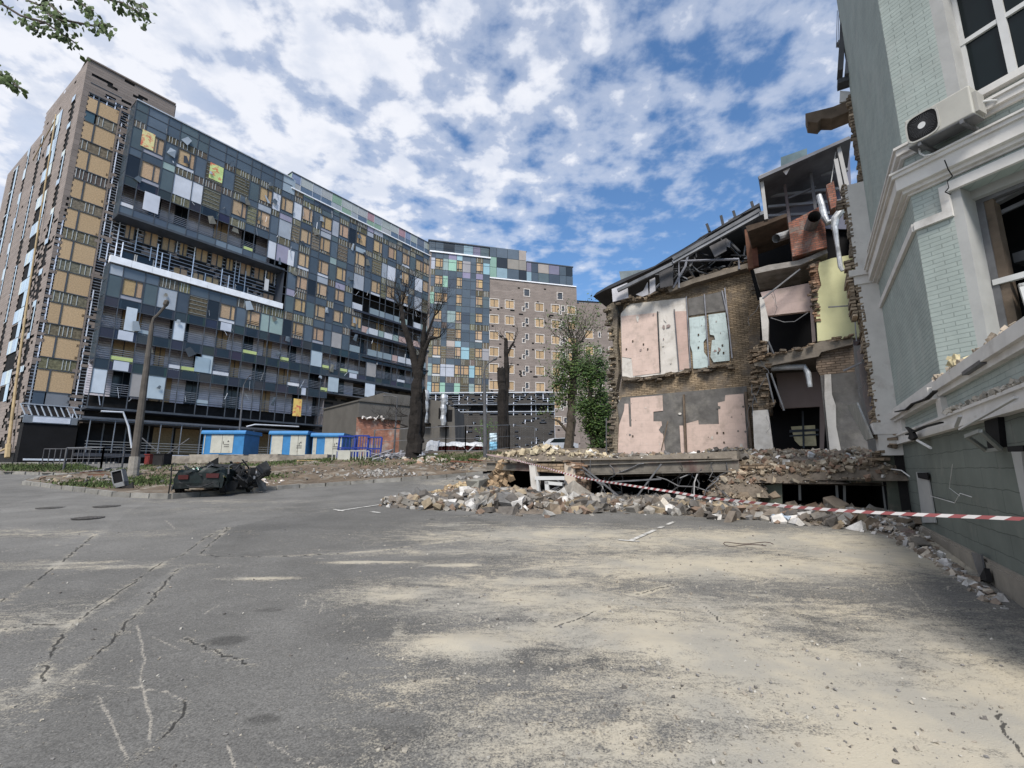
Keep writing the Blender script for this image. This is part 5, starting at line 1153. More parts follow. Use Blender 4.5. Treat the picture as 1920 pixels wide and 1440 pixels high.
for a, b, w_ in (((1553, 576), (1625, 571), .04), ((1582, 695), (1615, 680), .05), ((1615, 680), (1628, 655), .04), ((1600, 560), (1606, 640), .03), ((1640, 600), (1622, 650), .03)): m.bar(WR.v(*a, D2 + .9), WR.v(*b, D2 + 1.2), w_, w_)
for k in range(16):
    x = rgk.choice([rgk.uniform(1400, 1450), rgk.uniform(1595, 1650)]); y = rgk.uniform(495, 830); q_ = WR.v(x, y, D2 + .3); pts = [q_]
    for j in range(4): pts.append(pts[-1] + Vector((rgk.gauss(0, .12), rgk.gauss(0, .05), -rgk.uniform(.05, .3))))
    m.tube(pts, rgk.uniform(.006, .014), n=4)
for (a, b) in (((1430, 560), (1500, 505)), ((1445, 700), (1470, 770)), ((1438, 700), (1452, 760)), ((1440, 640), (1452, 668))): m.bar(WR.v(*a, D2 + .2), WR.v(*b, D2 + .1), .07, .05)
m.tube([WR.v(x, y, D2 + .1) for x, y in ((1445, 596), (1470, 604), (1490, 603), (1515, 586))], .015)
sub(rw, WR, m, 'hanging_rods', 'grey_metal')
# ducts
m = MB()
m.tube([WR.v(x, y, D2 - .2) for x, y in ((1446, 690), (1480, 688), (1508, 688), (1515, 700), (1519, 726))], [.12, .11, .11, .10, .08], 0, n=10)
m.tube([WR.v(x, y, D2 + .6) for x, y in ((1535, 366), (1541, 385), (1545, 405), (1552, 418), (1566, 412))], [.09, .10, .11, .11, .10], 0, n=10)
m.tube([WR.v(x, y, D2 + .8) for x, y in ((1592, 388), (1578, 393), (1566, 410), (1564, 430))], [.08, .12, .13, .09], 0, n=9); m.tube([WR.v(x, y, D2 + .9) for x, y in ((1565, 425), (1570, 460), (1576, 500), (1580, 508))], [.09, .065, .075, .055], 0, n=8)
m.tube([WR.v(1455, 447, D2 + .2), WR.v(1482, 438, D2 - .5)], .16, 0, n=10, cap=False); m.tube([WR.v(1527, 406, D2 + 1.2), WR.v(1518, 430, D2)], .2, 1, n=12, cap=False)
sub(rw, WR, m, 'foil_duct', ['foil', 'grey_metal'])
part('chimney', 'red_brick', [([(1478, 418), (1543, 384), (1551, 463), (1486, 481)], D2 + .3, 1.6), ([(1549, 347), (1563, 339), (1571, 385), (1558, 392)], D2 + .6, .5)])
# attic with white timber frame
part('attic_lining_and_void', ['siding', 'black_hole'], [([(1432, 338), (1592, 268), (1600, 430), (1440, 425)], D2 - 3.0, .1, 0, (.28, .31, .38)), ([(1400, 405), (1635, 380), (1635, 500), (1410, 510)], D2 - 3.2, .1, 1), ([(1225, 505), (1262, 492), (1430, 395), (1430, 505), (1250, 545)], D1 - 2.6, .1, 1), ([(1405, 500), (1540, 490), (1540, 560), (1420, 562)], D2 - 2.0, .1, 1)])  # lining behind the frame, plus black sheets painted as the attic's darkness
m = MB(); wc = (.62, .61, .61)
for a, b, o1, w_ in (((1425, 333), (1594, 262), D2, .15), ((1428, 336), (1437, 412), D2, .13), ((1571, 272), (1588, 350), D2, .2), ((1567, 300), (1583, 382), D2 + .1, .15)): m.bar(WR.v(*a, o1), WR.v(*b, o1), w_, .12, 0, wc)
for y0_, y1_ in ((345, 318), (368, 352), (388, 376), (405, 398)): m.bar(WR.v(1440, y0_, D2 - 1.4), WR.v(1590, y1_, D2 - 1.4), .12, .1, 0, (.38, .4, .45))
m.bar(WR.v(1470, 335, D2 - .9), WR.v(1481, 420, D2 - .9), .1, .1, 0, (.2, .16, .17)); m.bar(WR.v(1520, 320, D2 - .9), WR.v(1530, 400, D2 - .9), .1, .1, 0, (.2, .2, .22)); m.bar(WR.v(1478, 372, D2 - .9), WR.v(1530, 350, D2 - 1), .07, .07, 0, (.2, .2, .22))
m.bar(WR.v(1567, 285, D2), WR.v(1558, 345, D2), .03, .03, 0, (.6, .6, .6)); m.prism([WR.v(*p, D2 + .12) for p in ((1465, 318), (1487, 305), (1474, 328))], (0, -.02, 0), 0, (1.2, 1.1, 1.1))
for i in range(7): t = i / 6; m.bar(WR.v(1432 + 150 * t, 335 - 62 * t, D2 - .1), WR.v(1438 + 150 * t, 345 - 58 * t, D2 - 3), .08, .12, 0, (.4, .42, .46))
sub(rw, WR, m, 'attic_frame', 'pvc')
# roof: descending slabs
rf = MB()
for pts, off, th, g in (([(1421, 331), (1592, 255), (1596, 259), (1424, 336)], D2 + .3, 4.5, .9), ([(1425, 386), (1370, 412), (1330, 439), (1305, 459), (1262, 482), (1225, 502), (1170, 528), (1130, 546), (1112, 556), (1118, 549), (1140, 536), (1165, 524), (1228, 498), (1258, 479), (1300, 456), (1312, 445), (1328, 436), (1345, 430), (1362, 420), (1385, 408), (1395, 399), (1424, 380)], D1 + .6, 4.0, .3)): rf.prism([WR.v(x, y, off) for x, y in pts], (0, -th, 0), 0, (g, g, g * 1.05))
for a, b, g, o1 in (((1262, 492), (1425, 402), 1.6, D1 + 1.1), ((1262, 486), (1425, 394), .9, D1 + 1.15), ((1158, 545), (1262, 494), 1.1, D1 + 1.0), ((1425, 402), (1448, 392), 1.6, D1 + 1.2)): rf.bar(WR.v(*a, o1), WR.v(*b, o1), .14, .16, 0, (g, g, g))
for (x, y, hh, w_) in ((1331, 436, 14, .35), (1357, 427, 22, .16), (1380, 412, 16, .14), (1414, 395, 16, .18)): rf.bar(WR.v(x, y, D1), WR.v(x - 5, y - hh, D1), w_, .12, 0, (.35, .35, .35))
rf.prism([WR.v(*p, D1) for p in ((1365, 412), (1386, 402), (1388, 412), (1367, 420))], (0, -.4, 0), 0, (1.2, 1.3, 1.3)); rf.prism([WR.v(*p, D2 - .5) for p in ((1464, 295), (1513, 278), (1513, 292), (1464, 312))], (0, -.8, 0), 0, (.55, .8, .85))
rf.prism([WR.v(*p, D1 + .5) for p in ((1161, 509), (1216, 505), (1165, 530))], (0, -1.2, 0), 0, (1.3, 1.5, 1.5)); 
for k in range(60):
    rk = random.Random(k + 50); x = 1245 + rk.uniform(0, 165); y = 545 - (x - 1245) * .33 - rk.uniform(5, 45); rf.bar(WR.v(x, y, D1 + .3), WR.v(x + rk.uniform(-25, 35), y + rk.uniform(-25, 25), D1 - .6 + rk.uniform(0, 1)), rk.uniform(.03, .14), rk.uniform(.02, .06), 0, (rk.choice([.2, .3, .5, .5, 1.5]),) * 3)
for pts in ([(1273, 540), (1273, 490), (1385, 486), (1386, 505)], [(1225, 545), (1240, 530), (1262, 500), (1258, 535)], [(1262, 540), (1285, 500), (1290, 478)]): rf.tube([WR.v(x, y, D1 + .4) for x, y in pts], .06, 0, (1.8, 1.8, 1.9))
for (pts, g) in (([(1147, 542), (1176, 530), (1178, 558), (1149, 566)], 3.2), ([(1192, 552), (1206, 545), (1214, 529), (1216, 552), (1204, 556)], 3.0), ([(1218, 525), (1228, 520), (1229, 545), (1218, 552)], 3.0), ([(1235, 508), (1262, 500), (1262, 535), (1238, 540)], .5), ([(1330, 462), (1362, 446), (1362, 470), (1340, 482)], .9), ([(1360, 446), (1370, 452), (1368, 464), (1362, 462)], 1.4)): rf.prism([WR.v(x, y, D1 + .7) for x, y in pts], (0, -.05, 0), 0, (g, g * .95, g * .93))
sub(rw, WR, rf, 'roof_wreck', 'roof_sheet')
m = MB(); m.bar(WR.v(1404, 432, D2 - 2), WR.v(1411, 505, D2 - 2), .35, .3, 0, (1.1, .7, .6)); m.bar(WR.v(1412, 432, D2 - 1.8), WR.v(1418, 500, D2 - 1.8), .2, .2, 0, (.9, .5, .45)); m.prism([WR.v(*p, D2) for p in ((1398, 424), (1440, 412), (1475, 400), (1475, 406), (1440, 420), (1402, 434))], (0, -2.5, 0), 0, (.5, .45, .42)); m.prism([WR.v(*p, D2 - 2.2) for p in ((1418, 428), (1478, 406), (1480, 440), (1425, 440))], (0, -.1, 0), 0, (.7, .65, .6)); sub(rw, WR, m, 'broken_timber', 'timber')
# ground-floor slab with steel beam, left of the rubble ramp
q1 = WR.loc(1382, 860)[0]; q2 = WR.loc(1085, 865)[0]; q3 = WR.loc(930, 868)[0]
m = MB(); m.prism([(q1, 0, 2.06), (q1, -9.6, 2.06), (q2 - .3, -9.6, 1.85), (q2, 0, 1.90), (q2, 0, 1.74), (q1, 0, 1.88)][0:1] + [(q2, 0, 1.90), (q2, 0, 1.72), (q1, 0, 1.86)], (0, -9.8, 0), 0, (.9, .85, .8)); 
m.prism([(q2 - .1, .05, 1.95), (q3 + .1, .05, 2.02), (q3 + .1, .05, 1.86), (q2 - .1, .05, 1.78)], (0, -3.5, 0), 0, (.8, .75, .7)); sub(rw, WR, m, 'ground_floor_slab', 'concrete')
mat('steel_maroon', (0.10, 0.055, 0.05), 0.8, 0.35, 3, vcol=True, col2=(.15, .135, .115), c2=(.38, .50), c2scale=.6)
m = MB()
def ibeam(a, b, h=.28, w_=.16, c=(1, 1, 1)):
    a, b = Vector(a), Vector(b); up = Vector((0, 0, 1)); m.bar(a + up * h / 2, b + up * h / 2, w_, .03, 0, c); m.bar(a - up * h / 2, b - up * h / 2, w_, .03, 0, c); m.bar(a, b, .03, h - .04, 0, c)
ibeam((q1 - .05, .08, 1.70), (q2, .08, 1.58)); ibeam((q2 - .1, .1, 1.62), (q3 + .3, .1, 1.72), .22); ibeam((q1 + .6, -1.5, 1.6), (q2, -1.5, 1.5))
sub(rw, WR, m, 'steel_beam', 'steel_maroon')
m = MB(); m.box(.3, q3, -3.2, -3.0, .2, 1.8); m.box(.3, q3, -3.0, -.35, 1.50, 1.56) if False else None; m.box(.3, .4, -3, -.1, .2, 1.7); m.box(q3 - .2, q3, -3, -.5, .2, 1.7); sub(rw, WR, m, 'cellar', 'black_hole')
# basement front wall, piers, strip window
mat('green_plaster', (0.085, 0.095, 0.075), 0.9, 0.25, 2, bump=.3, col2=(.16, .145, .115), c2=(.5, .64), c2scale=1.6, vcol=True)
part('basement_wall', ['green_plaster', 'masonry'], [
    ([(1700, 800), (1680, 835), (1655, 858), (1640, 872), (1600, 872), (1560, 884), (1556, 905), (1662, 903), (1668, 975), (1712, 985)], .0, .45, 0),
    ([(1424, 912), (1466, 906), (1468, 985), (1424, 985)], .02, .45, 0, (1.4, 1.45, 1.45)),
    ([(1368, 880), (1400, 872), (1428, 876), (1465, 884), (1560, 886), (1558, 904), (1424, 906), (1424, 985), (1366, 985)], -.03, .45, 1, (1.1, 1.0, .92))])
m = MB()
for a, b, w_ in (((1456, 903), (1664, 902), .05), ((1499, 905), (1500, 938), .05), ((1568, 905), (1572, 960), .05), ((1583, 905), (1584, 960), .04), ((1459, 905), (1462, 945), .05), ((1655, 903), (1662, 965), .05)): m.bar(WR.v(*a, -.15), WR.v(*b, -.15), w_, .05, 0, (.35, .35, .34))
sub(rw, WR, m, 'basement_window_frame', 'pvc')
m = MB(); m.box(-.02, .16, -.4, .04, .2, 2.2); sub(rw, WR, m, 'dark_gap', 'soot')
ragged([(1370, 880), (1430, 874), (1500, 886), (1560, 884), (1640, 868), (1690, 815)], .0, 170, .06, .07, 10, 'broken_brickwork', tint=(.95, .9, .85))
ragged([(1368, 885), (1372, 980), (1400, 985), (1420, 960), (1422, 900)], .05, 120, .08, .07, 11, 'broken_brickwork', tint=(1.0, .92, .85))
# left stump of the wing: clay-coloured wall lump, cracked window, pier
m = MB(); rgk = random.Random(6)
for k in range(120):
    x = 945 + rgk.gauss(0, 7); y = rgk.uniform(872, 928); x -= (y - 872) * .25; p = WR.v(x, y, rgk.uniform(-.5, .1)); g = rgk.uniform(.7, 1.2); m.chunk(p, *(rgk.uniform(.12, .32) for _ in range(3)), 0, (.30 * g, .215 * g, .135 * g), rgk)
sub(rw, WR, m, 'clay_lump', 'rubble')
part('stump_window', ['offwhite', 'black_hole', 'pvc', 'masonry'], [([(992, 872), (1003, 872), (1010, 945), (999, 948)], .35, .3, 0), ([(1058, 868), (1078, 870), (1080, 948), (1060, 948)], .35, .3, 0, (.9, .8, .7)), ([(1003, 880), (1060, 882), (1060, 945), (1008, 945)], .1, .1, 1),
    ([(1003, 893), (1058, 893), (1058, 900), (1003, 900)], .38, .1, 2), ([(1005, 900), (1009, 900), (1013, 940), (1009, 940)], .38, .08, 2), ([(1021, 902), (1028, 902), (1030, 938), (1023, 938)], .42, .08, 2), ([(1021, 902), (1054, 905), (1054, 911), (1021, 908)], .42, .08, 2), ([(1003, 868), (1062, 870), (1062, 888), (1003, 884)], .25, .3, 3, (1.1, 1, .9)), ([(1062, 866), (1088, 868), (1098, 900), (1092, 950), (1072, 950)], .3, .5, 3, (1.2, .95, .85))])
ragged([(1062, 866), (1090, 880), (1096, 920), (1085, 945)], .3, 60, .05, .07, 12, 'broken_brickwork', tint=(1.1, .9, .8))
m = MB(); rgk = random.Random(23)
for k in range(40):
    p = WR.v(rgk.uniform(1080, 1370), rgk.uniform(862, 900), rgk.uniform(-.3, .3)); pts = [p]; d = Vector((rgk.gauss(0, .15), rgk.gauss(0, .1), -rgk.uniform(.08, .25)))
    for j in range(rgk.randint(2, 6)): pts.append(pts[-1] + d + Vector((rgk.gauss(0, .06), 0, rgk.gauss(0, .04))))
    m.tube(pts, rgk.uniform(.008, .02), 0, (rgk.uniform(.5, 1.5),) * 3, n=4)
for a, b in (((1092, 875), (1160, 930)), ((1088, 880), (1130, 910)), ((1240, 870), (1195, 930)), ((1120, 905), (1240, 898)), ((1045, 900), (1075, 930)), ((1075, 925), (1058, 900)), ((1030, 925), (1062, 903))): m.bar(WR.v(*a, .35), WR.v(*b, .4), .04, .04)
sub(rw, WR, m, 'bent_rebar', 'grey_metal')

# ================================================================ rubble
CO = [(.22, .20, .175), (.27, .25, .22), (.17, .145, .12), (.22, .175, .13), (.19, .135, .10), (.30, .29, .27), (.12, .11, .10), (.26, .21, .145), (.15, .145, .14), (.10, .09, .08)]
def heap(name, label, spots, n, smin, smax, seed, pal=CO, bright=.06, frame_=WR, blade=.2):
    """spots: (q, off, rq, roff, height) mounds in the wing frame"""
    rg = random.Random(seed); m = MB()
    for (q_, of, rq, ro, h, base) in spots:        # mound body
        nx_, ny_ = 16, 12; vs = []
        for i in range(ny_ + 1):
            for j in range(nx_ + 1):
                a = -1 + 2 * j / nx_; b = -1 + 2 * i / ny_; k_ = max(0, 1 - a * a) ** .8 * max(0, 1 - b * b) ** .8; w = frame_.w(q_ + a * rq, of + b * ro, 0)
                z = (float(gz(w.x, w.y)) if base is None else base) - .06 + h * k_ * (1 + .4 * noise.noise(Vector((w.x * 2, w.y * 2, seed)))); vs.append((q_ + a * rq, of + b * ro, z))
        fs = [(i * (nx_ + 1) + j, i * (nx_ + 1) + j + 1, (i + 1) * (nx_ + 1) + j + 1, (i + 1) * (nx_ + 1) + j) for i in range(ny_) for j in range(nx_)]
        m.faces(vs, fs, 0, (.15, .125, .10))
    tot = sum(s[2] * s[3] for s in spots)
    for (q_, of, rq, ro, h, base) in spots:
        for k in range(int(n * rq * ro / tot)):
            a = rg.gauss(0, .48); b = rg.gauss(0, .48)
            if abs(a) > 1.3 or abs(b) > 1.3 or (seed == 32 and of + b * ro > -.02): continue
            k_ = max(0, 1 - a * a) ** .8 * max(0, 1 - b * b) ** .8; w = frame_.w(q_ + a * rq, of + b * ro, 0); z = (float(gz(w.x, w.y)) if base is None else base) - .02 + h * k_
            s_ = smin + (smax - smin) * rg.random() ** 5.5; c = rg.choice(pal); g = rg.uniform(.7, 1.2)
            if rg.random() < bright: c = (.6, .58, .55)
            fl = rg.uniform(.35, .9); m.chunk((q_ + a * rq, of + b * ro, z + s_ * .15), s_ * rg.uniform(.6, 1.4), s_ * rg.uniform(.5, 1), s_ * fl, 0, tuple(x * g for x in c), rg)
    o = m.build(name, 'rubble', frame=frame_); return tag(recenter(o), label, 'rubble', kind='stuff')
heap('rubble', 'grey and brown masonry rubble spilled on the asphalt before the wing', [(9.3, 1.9, 2.3, 1.4, .30, None), (10.9, 3.0, 1.4, 1.0, .18, None), (7.6, 1.2, 1.8, 1.2, .18, None), (5.4, .5, 2.4, 1.0, .14, None), (3.0, .5, 1.8, .8, .12, None), (1.2, .6, 1.6, .9, .16, None), (5.5, -1.0, 3.3, 1.6, .12, .60)], 15000, .012, .30, 31)
heap('rubble', 'brown brick rubble ramp above the low basement window', [(1.8, -2.35, 2.2, 2.3, .50, 1.30), (2.2, -4.4, 2.6, 2.4, .35, 1.8), (.7, -2.6, 1.0, 2.5, .75, 1.35), (3.2, -2.7, .8, 2.5, .25, 1.7)], 5200, .02, .18, 32, pal=[(.25, .20, .145), (.28, .23, .17), (.19, .15, .11), (.32, .28, .22), (.22, .14, .10)], bright=.05)
heap('rubble', 'dusty brick debris spilling over the front edge above the low basement window', [(.9, -.02, 1.0, .30, .42, 1.42), (2.2, -.02, 1.2, .28, .34, 1.34), (3.3, .05, .7, .35, .55, 1.0), (3.3, .2, .6, .5, .5, None)], 2600, .02, .16, 38, pal=[(.24, .19, .14), (.28, .23, .17), (.19, .15, .11), (.32, .28, .22), (.21, .14, .10)])
heap('rubble', 'thin debris scattered along the top of the fallen floor slab', [(6.0, -2.5, 2.6, 2.6, .12, 1.93), (8.0, -6.0, 4.0, 3.0, .3, 1.9), (4.2, -7.0, 2.2, 3.0, .35, 2.0)], 1500, .03, .18, 33)
heap('rubble', 'sandy yellow rubble pile on the leftmost stump of the wing', [(9.1, -.6, 1.0, .9, .42, 1.9), (10.3, -1.2, 1.2, .9, .22, 1.95), (8.0, -1.4, .9, 1.0, .25, 1.9)], 900, .04, .22, 34, pal=[(.42, .35, .24), (.36, .30, .21), (.30, .26, .21), (.46, .40, .28)])
heap('rubble', 'tan crumbled clay brick at the left end of the stump', [(11.3, .6, 1.1, .9, .40, None), (11.6, 1.6, .9, .6, .2, None)], 800, .03, .16, 35, pal=[(.36, .27, .17), (.30, .22, .14), (.42, .33, .2)])
heap('rubble', 'light debris strip lying along the foot of the green base wall', [(4.9, .55, 1.1, .38, .16, None), (3.6, .42, 1.0, .26, .09, None), (2.4, .35, .9, .16, .05, None), (1.3, .3, .8, .12, .03, None), (.2, .26, .7, .10, .03, None)], 1800, .012, .11, 36, pal=[(.38, .33, .27), (.30, .25, .2), (.5, .48, .46), (.24, .19, .15)], bright=.16, frame_=FA)
# large single pieces
def lump(px, py, off, sx, sy, sz, c, label, name='concrete_chunk', cat='concrete chunk', seed=0, mt='concrete', tilt=.4, group='concrete chunks in the rubble'):
    rg = random.Random(seed); p = WR.v(px, py, off); m = MB(); m.chunk(p, sx, sy, sz, 0, c, rg, .14, tilt); o = thing(m, name, mt, label, cat, group, frame=WR); md = o.modifiers.new('bevel', 'BEVEL'); md.width = .03; md.segments = 2; return o
lump(1083, 935, .9, .75, .6, .55, (1.1, 1.1, 1.1), 'largest grey concrete block leaning at the foot of the cracked window', seed=1)
lump(1045, 945, 1.1, .55, .3, .4, (1.4, 1.4, 1.4), 'pale brick-patterned slab lying left of the largest grey block', seed=2)
lump(930, 953, 2.2, .8, .5, .18, (.8, .8, .8), 'flat dark slab tipped up at the left end of the rubble', seed=3, tilt=.7)
lump(965, 950, 2.0, .7, .4, .16, (1.1, 1.1, 1.1), 'tilted grey slab in the middle of the left rubble', seed=4, tilt=.7)
lump(1246, 948, 1.0, .30, .06, .34, (2.6, 2.6, 2.6), 'pale hexagonal-looking panel fragment standing in the rubble', seed=5)
lump(895, 908, .9, .9, .35, .3, (.9, .95, .95), 'broken grey kerb wall lump beside the tan clay heap', seed=6, tilt=.05)
lump(1570, 950, .3, .45, .3, .25, (.9, .8, .7), 'brown masonry lump under the strip window', seed=7)
lump(1625, 985, .6, .35, .3, .22, (.8, .7, .6), 'dark brown masonry lump near the fallen maroon beam', seed=8)
m = MB(); a = G(1688, 998); b = G(1735, 1034); a.z += .12; b.z += .10; m.bar(a, b, .17, .02, 0, (1.2, 1, 1)); 
for s_ in (-1, 1):
    d = (b - a).normalized(); sd2 = Vector((d.y, -d.x, 0)) * .08 * s_; m.bar(a + sd2 - Vector((0, 0, .08)), b + sd2 - Vector((0, 0, .08)), .02, .16, 0, (1, 1, 1))
m.bar(a - Vector((0, 0, .16)), b - Vector((0, 0, .16)), .17, .02, 0, (.8, .8, .8))
thing(m, 'steel_beam', 'steel_maroon', 'fallen maroon steel box beam lying on the asphalt by the green wall', 'steel beam')
for i, (x, y, c, lb) in enumerate([(1350, 965, (.08, .07, .2), 'small dark blue rag at the edge of the rubble'), (1466, 979, (.35, .42, .5), 'pale blue crumpled plastic sheet at the rubble edge'), (1540, 962, (.6, .6, .6), 'white crumpled plastic bag in the rubble'), (1668, 975, (.5, .5, .48), 'dusty white plastic bundle beside the maroon beam')]):
    p = G(x, y); m = MB(); rg = random.Random(i + 90)
    for k in range(7): m.chunk(p + Vector((rg.gauss(0, .08), rg.gauss(0, .05), .06 + rg.uniform(0, .06))), rg.uniform(.08, .2), rg.uniform(.06, .14), rg.uniform(.03, .07), 0, c, rg)
    thing(m, 'plastic_scrap', 'rubble', lb, 'plastic scrap')
# ================================================================ things on the site
mat('bark_burnt', (0.018, 0.015, 0.013), 0.95, 0.5, 3, bump=1.0, bscale=10)
mat('bark', (0.075, 0.062, 0.048), 0.95, 0.4, 4, bump=.8, bscale=12)
mat('leaf', (0.10, 0.155, 0.045), 0.65, 0.3, 1, vcol=True)
mat('pole_concrete', (0.085, 0.075, 0.065), 0.9, 0.25, 3, bump=.2)
mat('lamp_grey', (0.10, 0.10, 0.105), 0.6, 0.3, 2, metal=.3, vcol=True)
mat('blue_paint', (0.035, 0.165, 0.36), 0.5, 0.15, 2, col2=(.04, .14, .34), c2=(.58, .72), c2scale=2)
mat('deep_blue', (0.012, 0.035, 0.22), 0.5, 0.2, 2)
mat('cream_paint', (0.40, 0.395, 0.345), 0.6, 0.12, 2, col2=(.26, .23, .19), c2=(.6, .75), c2scale=3)
mat('print_ink', (0.05, 0.05, 0.05), 0.8)
mat('red_paint', (0.16, 0.022, 0.018), 0.6, 0.35, 2, col2=(.07, .02, .02), c2=(.5, .65))
mat('film', (0.52, 0.53, 0.54), 0.4, 0.2, 5, bump=.8, bscale=6, vcol=True)
mat('car_green', (0.005, 0.010, 0.010), 0.5, 0.6, 4, spec=.3, vcol=True, col2=(.03, .03, .03), c2=(.5, .65))
mat('car_black', (0.012, 0.012, 0.013), 0.7, 0.5, 5, vcol=True)
mat('tail_light', (0.05, 0.008, 0.008), 0.3, 0.2, 5)
mat('wood_new', (0.45, 0.33, 0.17), 0.85, 0.25, 4)
mat('car_white', (0.55, 0.56, 0.58), 0.3, .05, 2)
mat('skin', (0.42, 0.27, 0.2), 0.7, .1, 5); mat('cloth_white', (0.6, 0.6, 0.58), .9, .1, 5); mat('cloth_pink', (0.5, 0.3, 0.3), .9, .1, 5); mat('cloth_dark', (0.03, 0.035, 0.05), .9, .2, 5); mat('hair', (0.03, 0.02, 0.015), .9, .2, 9)

def twigs(m, p, d, L, r, depth, rg, out=None, up=.15, n=(2, 3)):
    k = 4; pts = [p]; dd = d.normalized()
    for i in range(k): dd = (dd + Vector((rg.gauss(0, .16), rg.gauss(0, .16), rg.gauss(up * .4, .10)))).normalized(); pts.append(pts[-1] + dd * (L / k))
    m.tube(pts, [r * (1 - .55 * i / k) for i in range(k + 1)], 0, n=5 if r > .03 else 3)
    if out is not None and depth <= 1: out += pts[2:]
    if depth > 0:
        for j in range(rg.randint(*n) + 1):
            i = rg.randint(1, k); q = Vector((rg.gauss(0, 1), rg.gauss(0, 1), rg.gauss(.3, .6))).normalized(); twigs(m, pts[i], (dd + q * .85), L * rg.uniform(.5, .8), r * .45, depth - 1, rg, out, up, n)
def px_tree(name, label, Y, limbs, shoots, mtl, seed, base_px, group=None):
    """limbs: lists of (px, py, width_px, depth offset)"""
    rg = random.Random(seed); m = MB(); s_ = Y / 896.0; b = atY(*base_px, Y)
    rt = root(name, label, 'tree', loc=(b.x, b.y, float(gz(b.x, b.y)) - .1), group=group); O = Vector(rt.location)
    def pt(l): v = atY(l[0], l[1], Y + (l[3] if len(l) > 3 else 0)); return v - O
    allp = []
    for lb in limbs:
        P = [pt(l) for l in lb]; W = [l[2] * s_ / 2 for l in lb]; PP = []; WW = []
        for i in range(len(P) - 1):
            for k in range(5): t = k / 5; PP.append(P[i].lerp(P[i + 1], t) + Vector((rg.gauss(0, .03), rg.gauss(0, .03), 0)) * W[i] * 3); WW.append((W[i] + (W[i + 1] - W[i]) * t) * rg.uniform(.95, 1.06))
        PP.append(P[-1]); WW.append(W[-1]); m.tube(PP, WW, 0, n=9)
    tr = m.build('trunk', mtl, rt)
    m = MB(); tips = []
    for (x, y, dep, dx, dz, L, r, de, cnt) in shoots:
        for k in range(cnt): twigs(m, pt((x, y, 0, dep)), Vector((dx + rg.gauss(0, .45), rg.gauss(0, .5), dz + rg.gauss(0, .3))), L * rg.uniform(.6, 1.1), r, de, rg, tips)
    m.build('branches', mtl, rt); return rt, tips, O
px_tree('burnt_tree', 'large charred forked tree with bare twigs beside the heap of scrap metal', 28, [
    [(775, 880, 30.7), (773, 850, 25.8), (776, 800, 23.8), (778, 750, 19.8), (782, 700, 16.9), (770, 650, 11.9), (757, 610, 9.9), (752, 575, 7.9, .2)],
    [(778, 850, 24.8), (782, 760, 17.8), (786, 700, 12.9), (793, 650, 9.9), (796, 605, 7.4)],
    [(786, 700, 11.9), (795, 660, 9.0, -.3), (806, 635, 6.5, -.5), (824, 632, 3.4, -.6)],
    [(793, 660, 7.0, .3), (800, 630, 5.9, .4), (814, 593, 4.0, .6)],
    [(786, 830, 16.9, .5), (791, 780, 13.9, .5), (794, 745, 9.0, .5), (795, 728, 3.0, .5)], [(752, 600, 7.9), (762, 590, 5.9, .4)]],
    [(752, 575, .2, -.2, 1, 1.6, .04, 3, 7), (762, 590, .4, .2, 1, 1.3, .03, 3, 5), (796, 605, 0, .1, 1, 1.4, .03, 3, 6), (814, 593, .6, .3, 1, 1.5, .03, 3, 6), (824, 632, -.6, .8, .7, 1.1, .02, 3, 5), (770, 650, 0, -.8, .4, 1.2, .02, 3, 5), (790, 670, 0, .3, .5, 1.0, .02, 3, 5), (765, 800, -.3, -1, .1, 1.4, .03, 3, 4), (765, 780, -.3, -1, .4, 1.2, .02, 3, 4), (800, 640, 0, .6, .6, 1.1, .02, 3, 5)], 'bark_burnt', 5, (775, 870))
px_tree('burnt_tree', 'straight charred tree stub with a sawn top behind the lamp post', 34, [
    [(943, 870, 21.1), (940, 840, 17.9), (942, 780, 17.4), (941, 720, 15.8), (939, 695, 14.8), (938, 690, 11.6)], [(946, 860, 15.8, .3), (948, 740, 12.6, .3), (950, 690, 10.6, .3), (949, 640, 7.4, .3), (948, 634, 6.9, .3)], [(950, 665, 6.3, .3), (958, 650, 4.7, .2), (964, 640, 3.2, .1)]],
    [(949, 638, .3, -.5, .8, 1.2, .03, 1, 3), (964, 640, .1, .4, 1, 1.1, .03, 1, 4), (953, 700, .3, .7, .8, .9, .03, 1, 3)], 'bark_burnt', 6, (943, 860))
def leaves(m, pts, n, spread, size, rg, c0=(1, 1, 1)):
    for p in pts:
        for k in range(n):
            q = p + Vector((rg.gauss(0, spread), rg.gauss(0, spread), rg.gauss(0, spread * .8))); a = Vector((rg.gauss(0, 1), rg.gauss(0, 1), rg.gauss(0, .7))).normalized() * size * rg.uniform(.6, 1.3); b = a.orthogonal().normalized() * size * rg.uniform(.3, .6)
            g = rg.uniform(.55, 1.5); c = (c0[0] * g * rg.uniform(.85, 1.15), c0[1] * g, c0[2] * g * rg.uniform(.7, 1.2)); m.face([q - a * .5, q + b * .5, q + a * .5, q - b * .5], 0, c)
def green_tree(label, Y, limbs, shoots, seed, base_px, clumps, n, sz, c0=(1, 1, 1)):
    rt, tips, O = px_tree('leafy_tree', label, Y, limbs, shoots, 'bark', seed, base_px); rg = random.Random(seed + 1); m = MB()
    leaves(m, tips[::2], 2, .25, sz, rg, c0)
    for (x, y, rx, ry, w) in clumps:
        for k in range(int(n * w)):
            a = rg.uniform(0, 6.283); rr = rg.random() ** .5; c = atY(x + rx * rr * math.cos(a), y + ry * rr * math.sin(a), Y + rg.uniform(-1, 1) * rx * Y / 896) - O
            leaves(m, [c], 9, .28, sz, rg, c0)
    m.build('foliage', 'leaf', rt); return rt
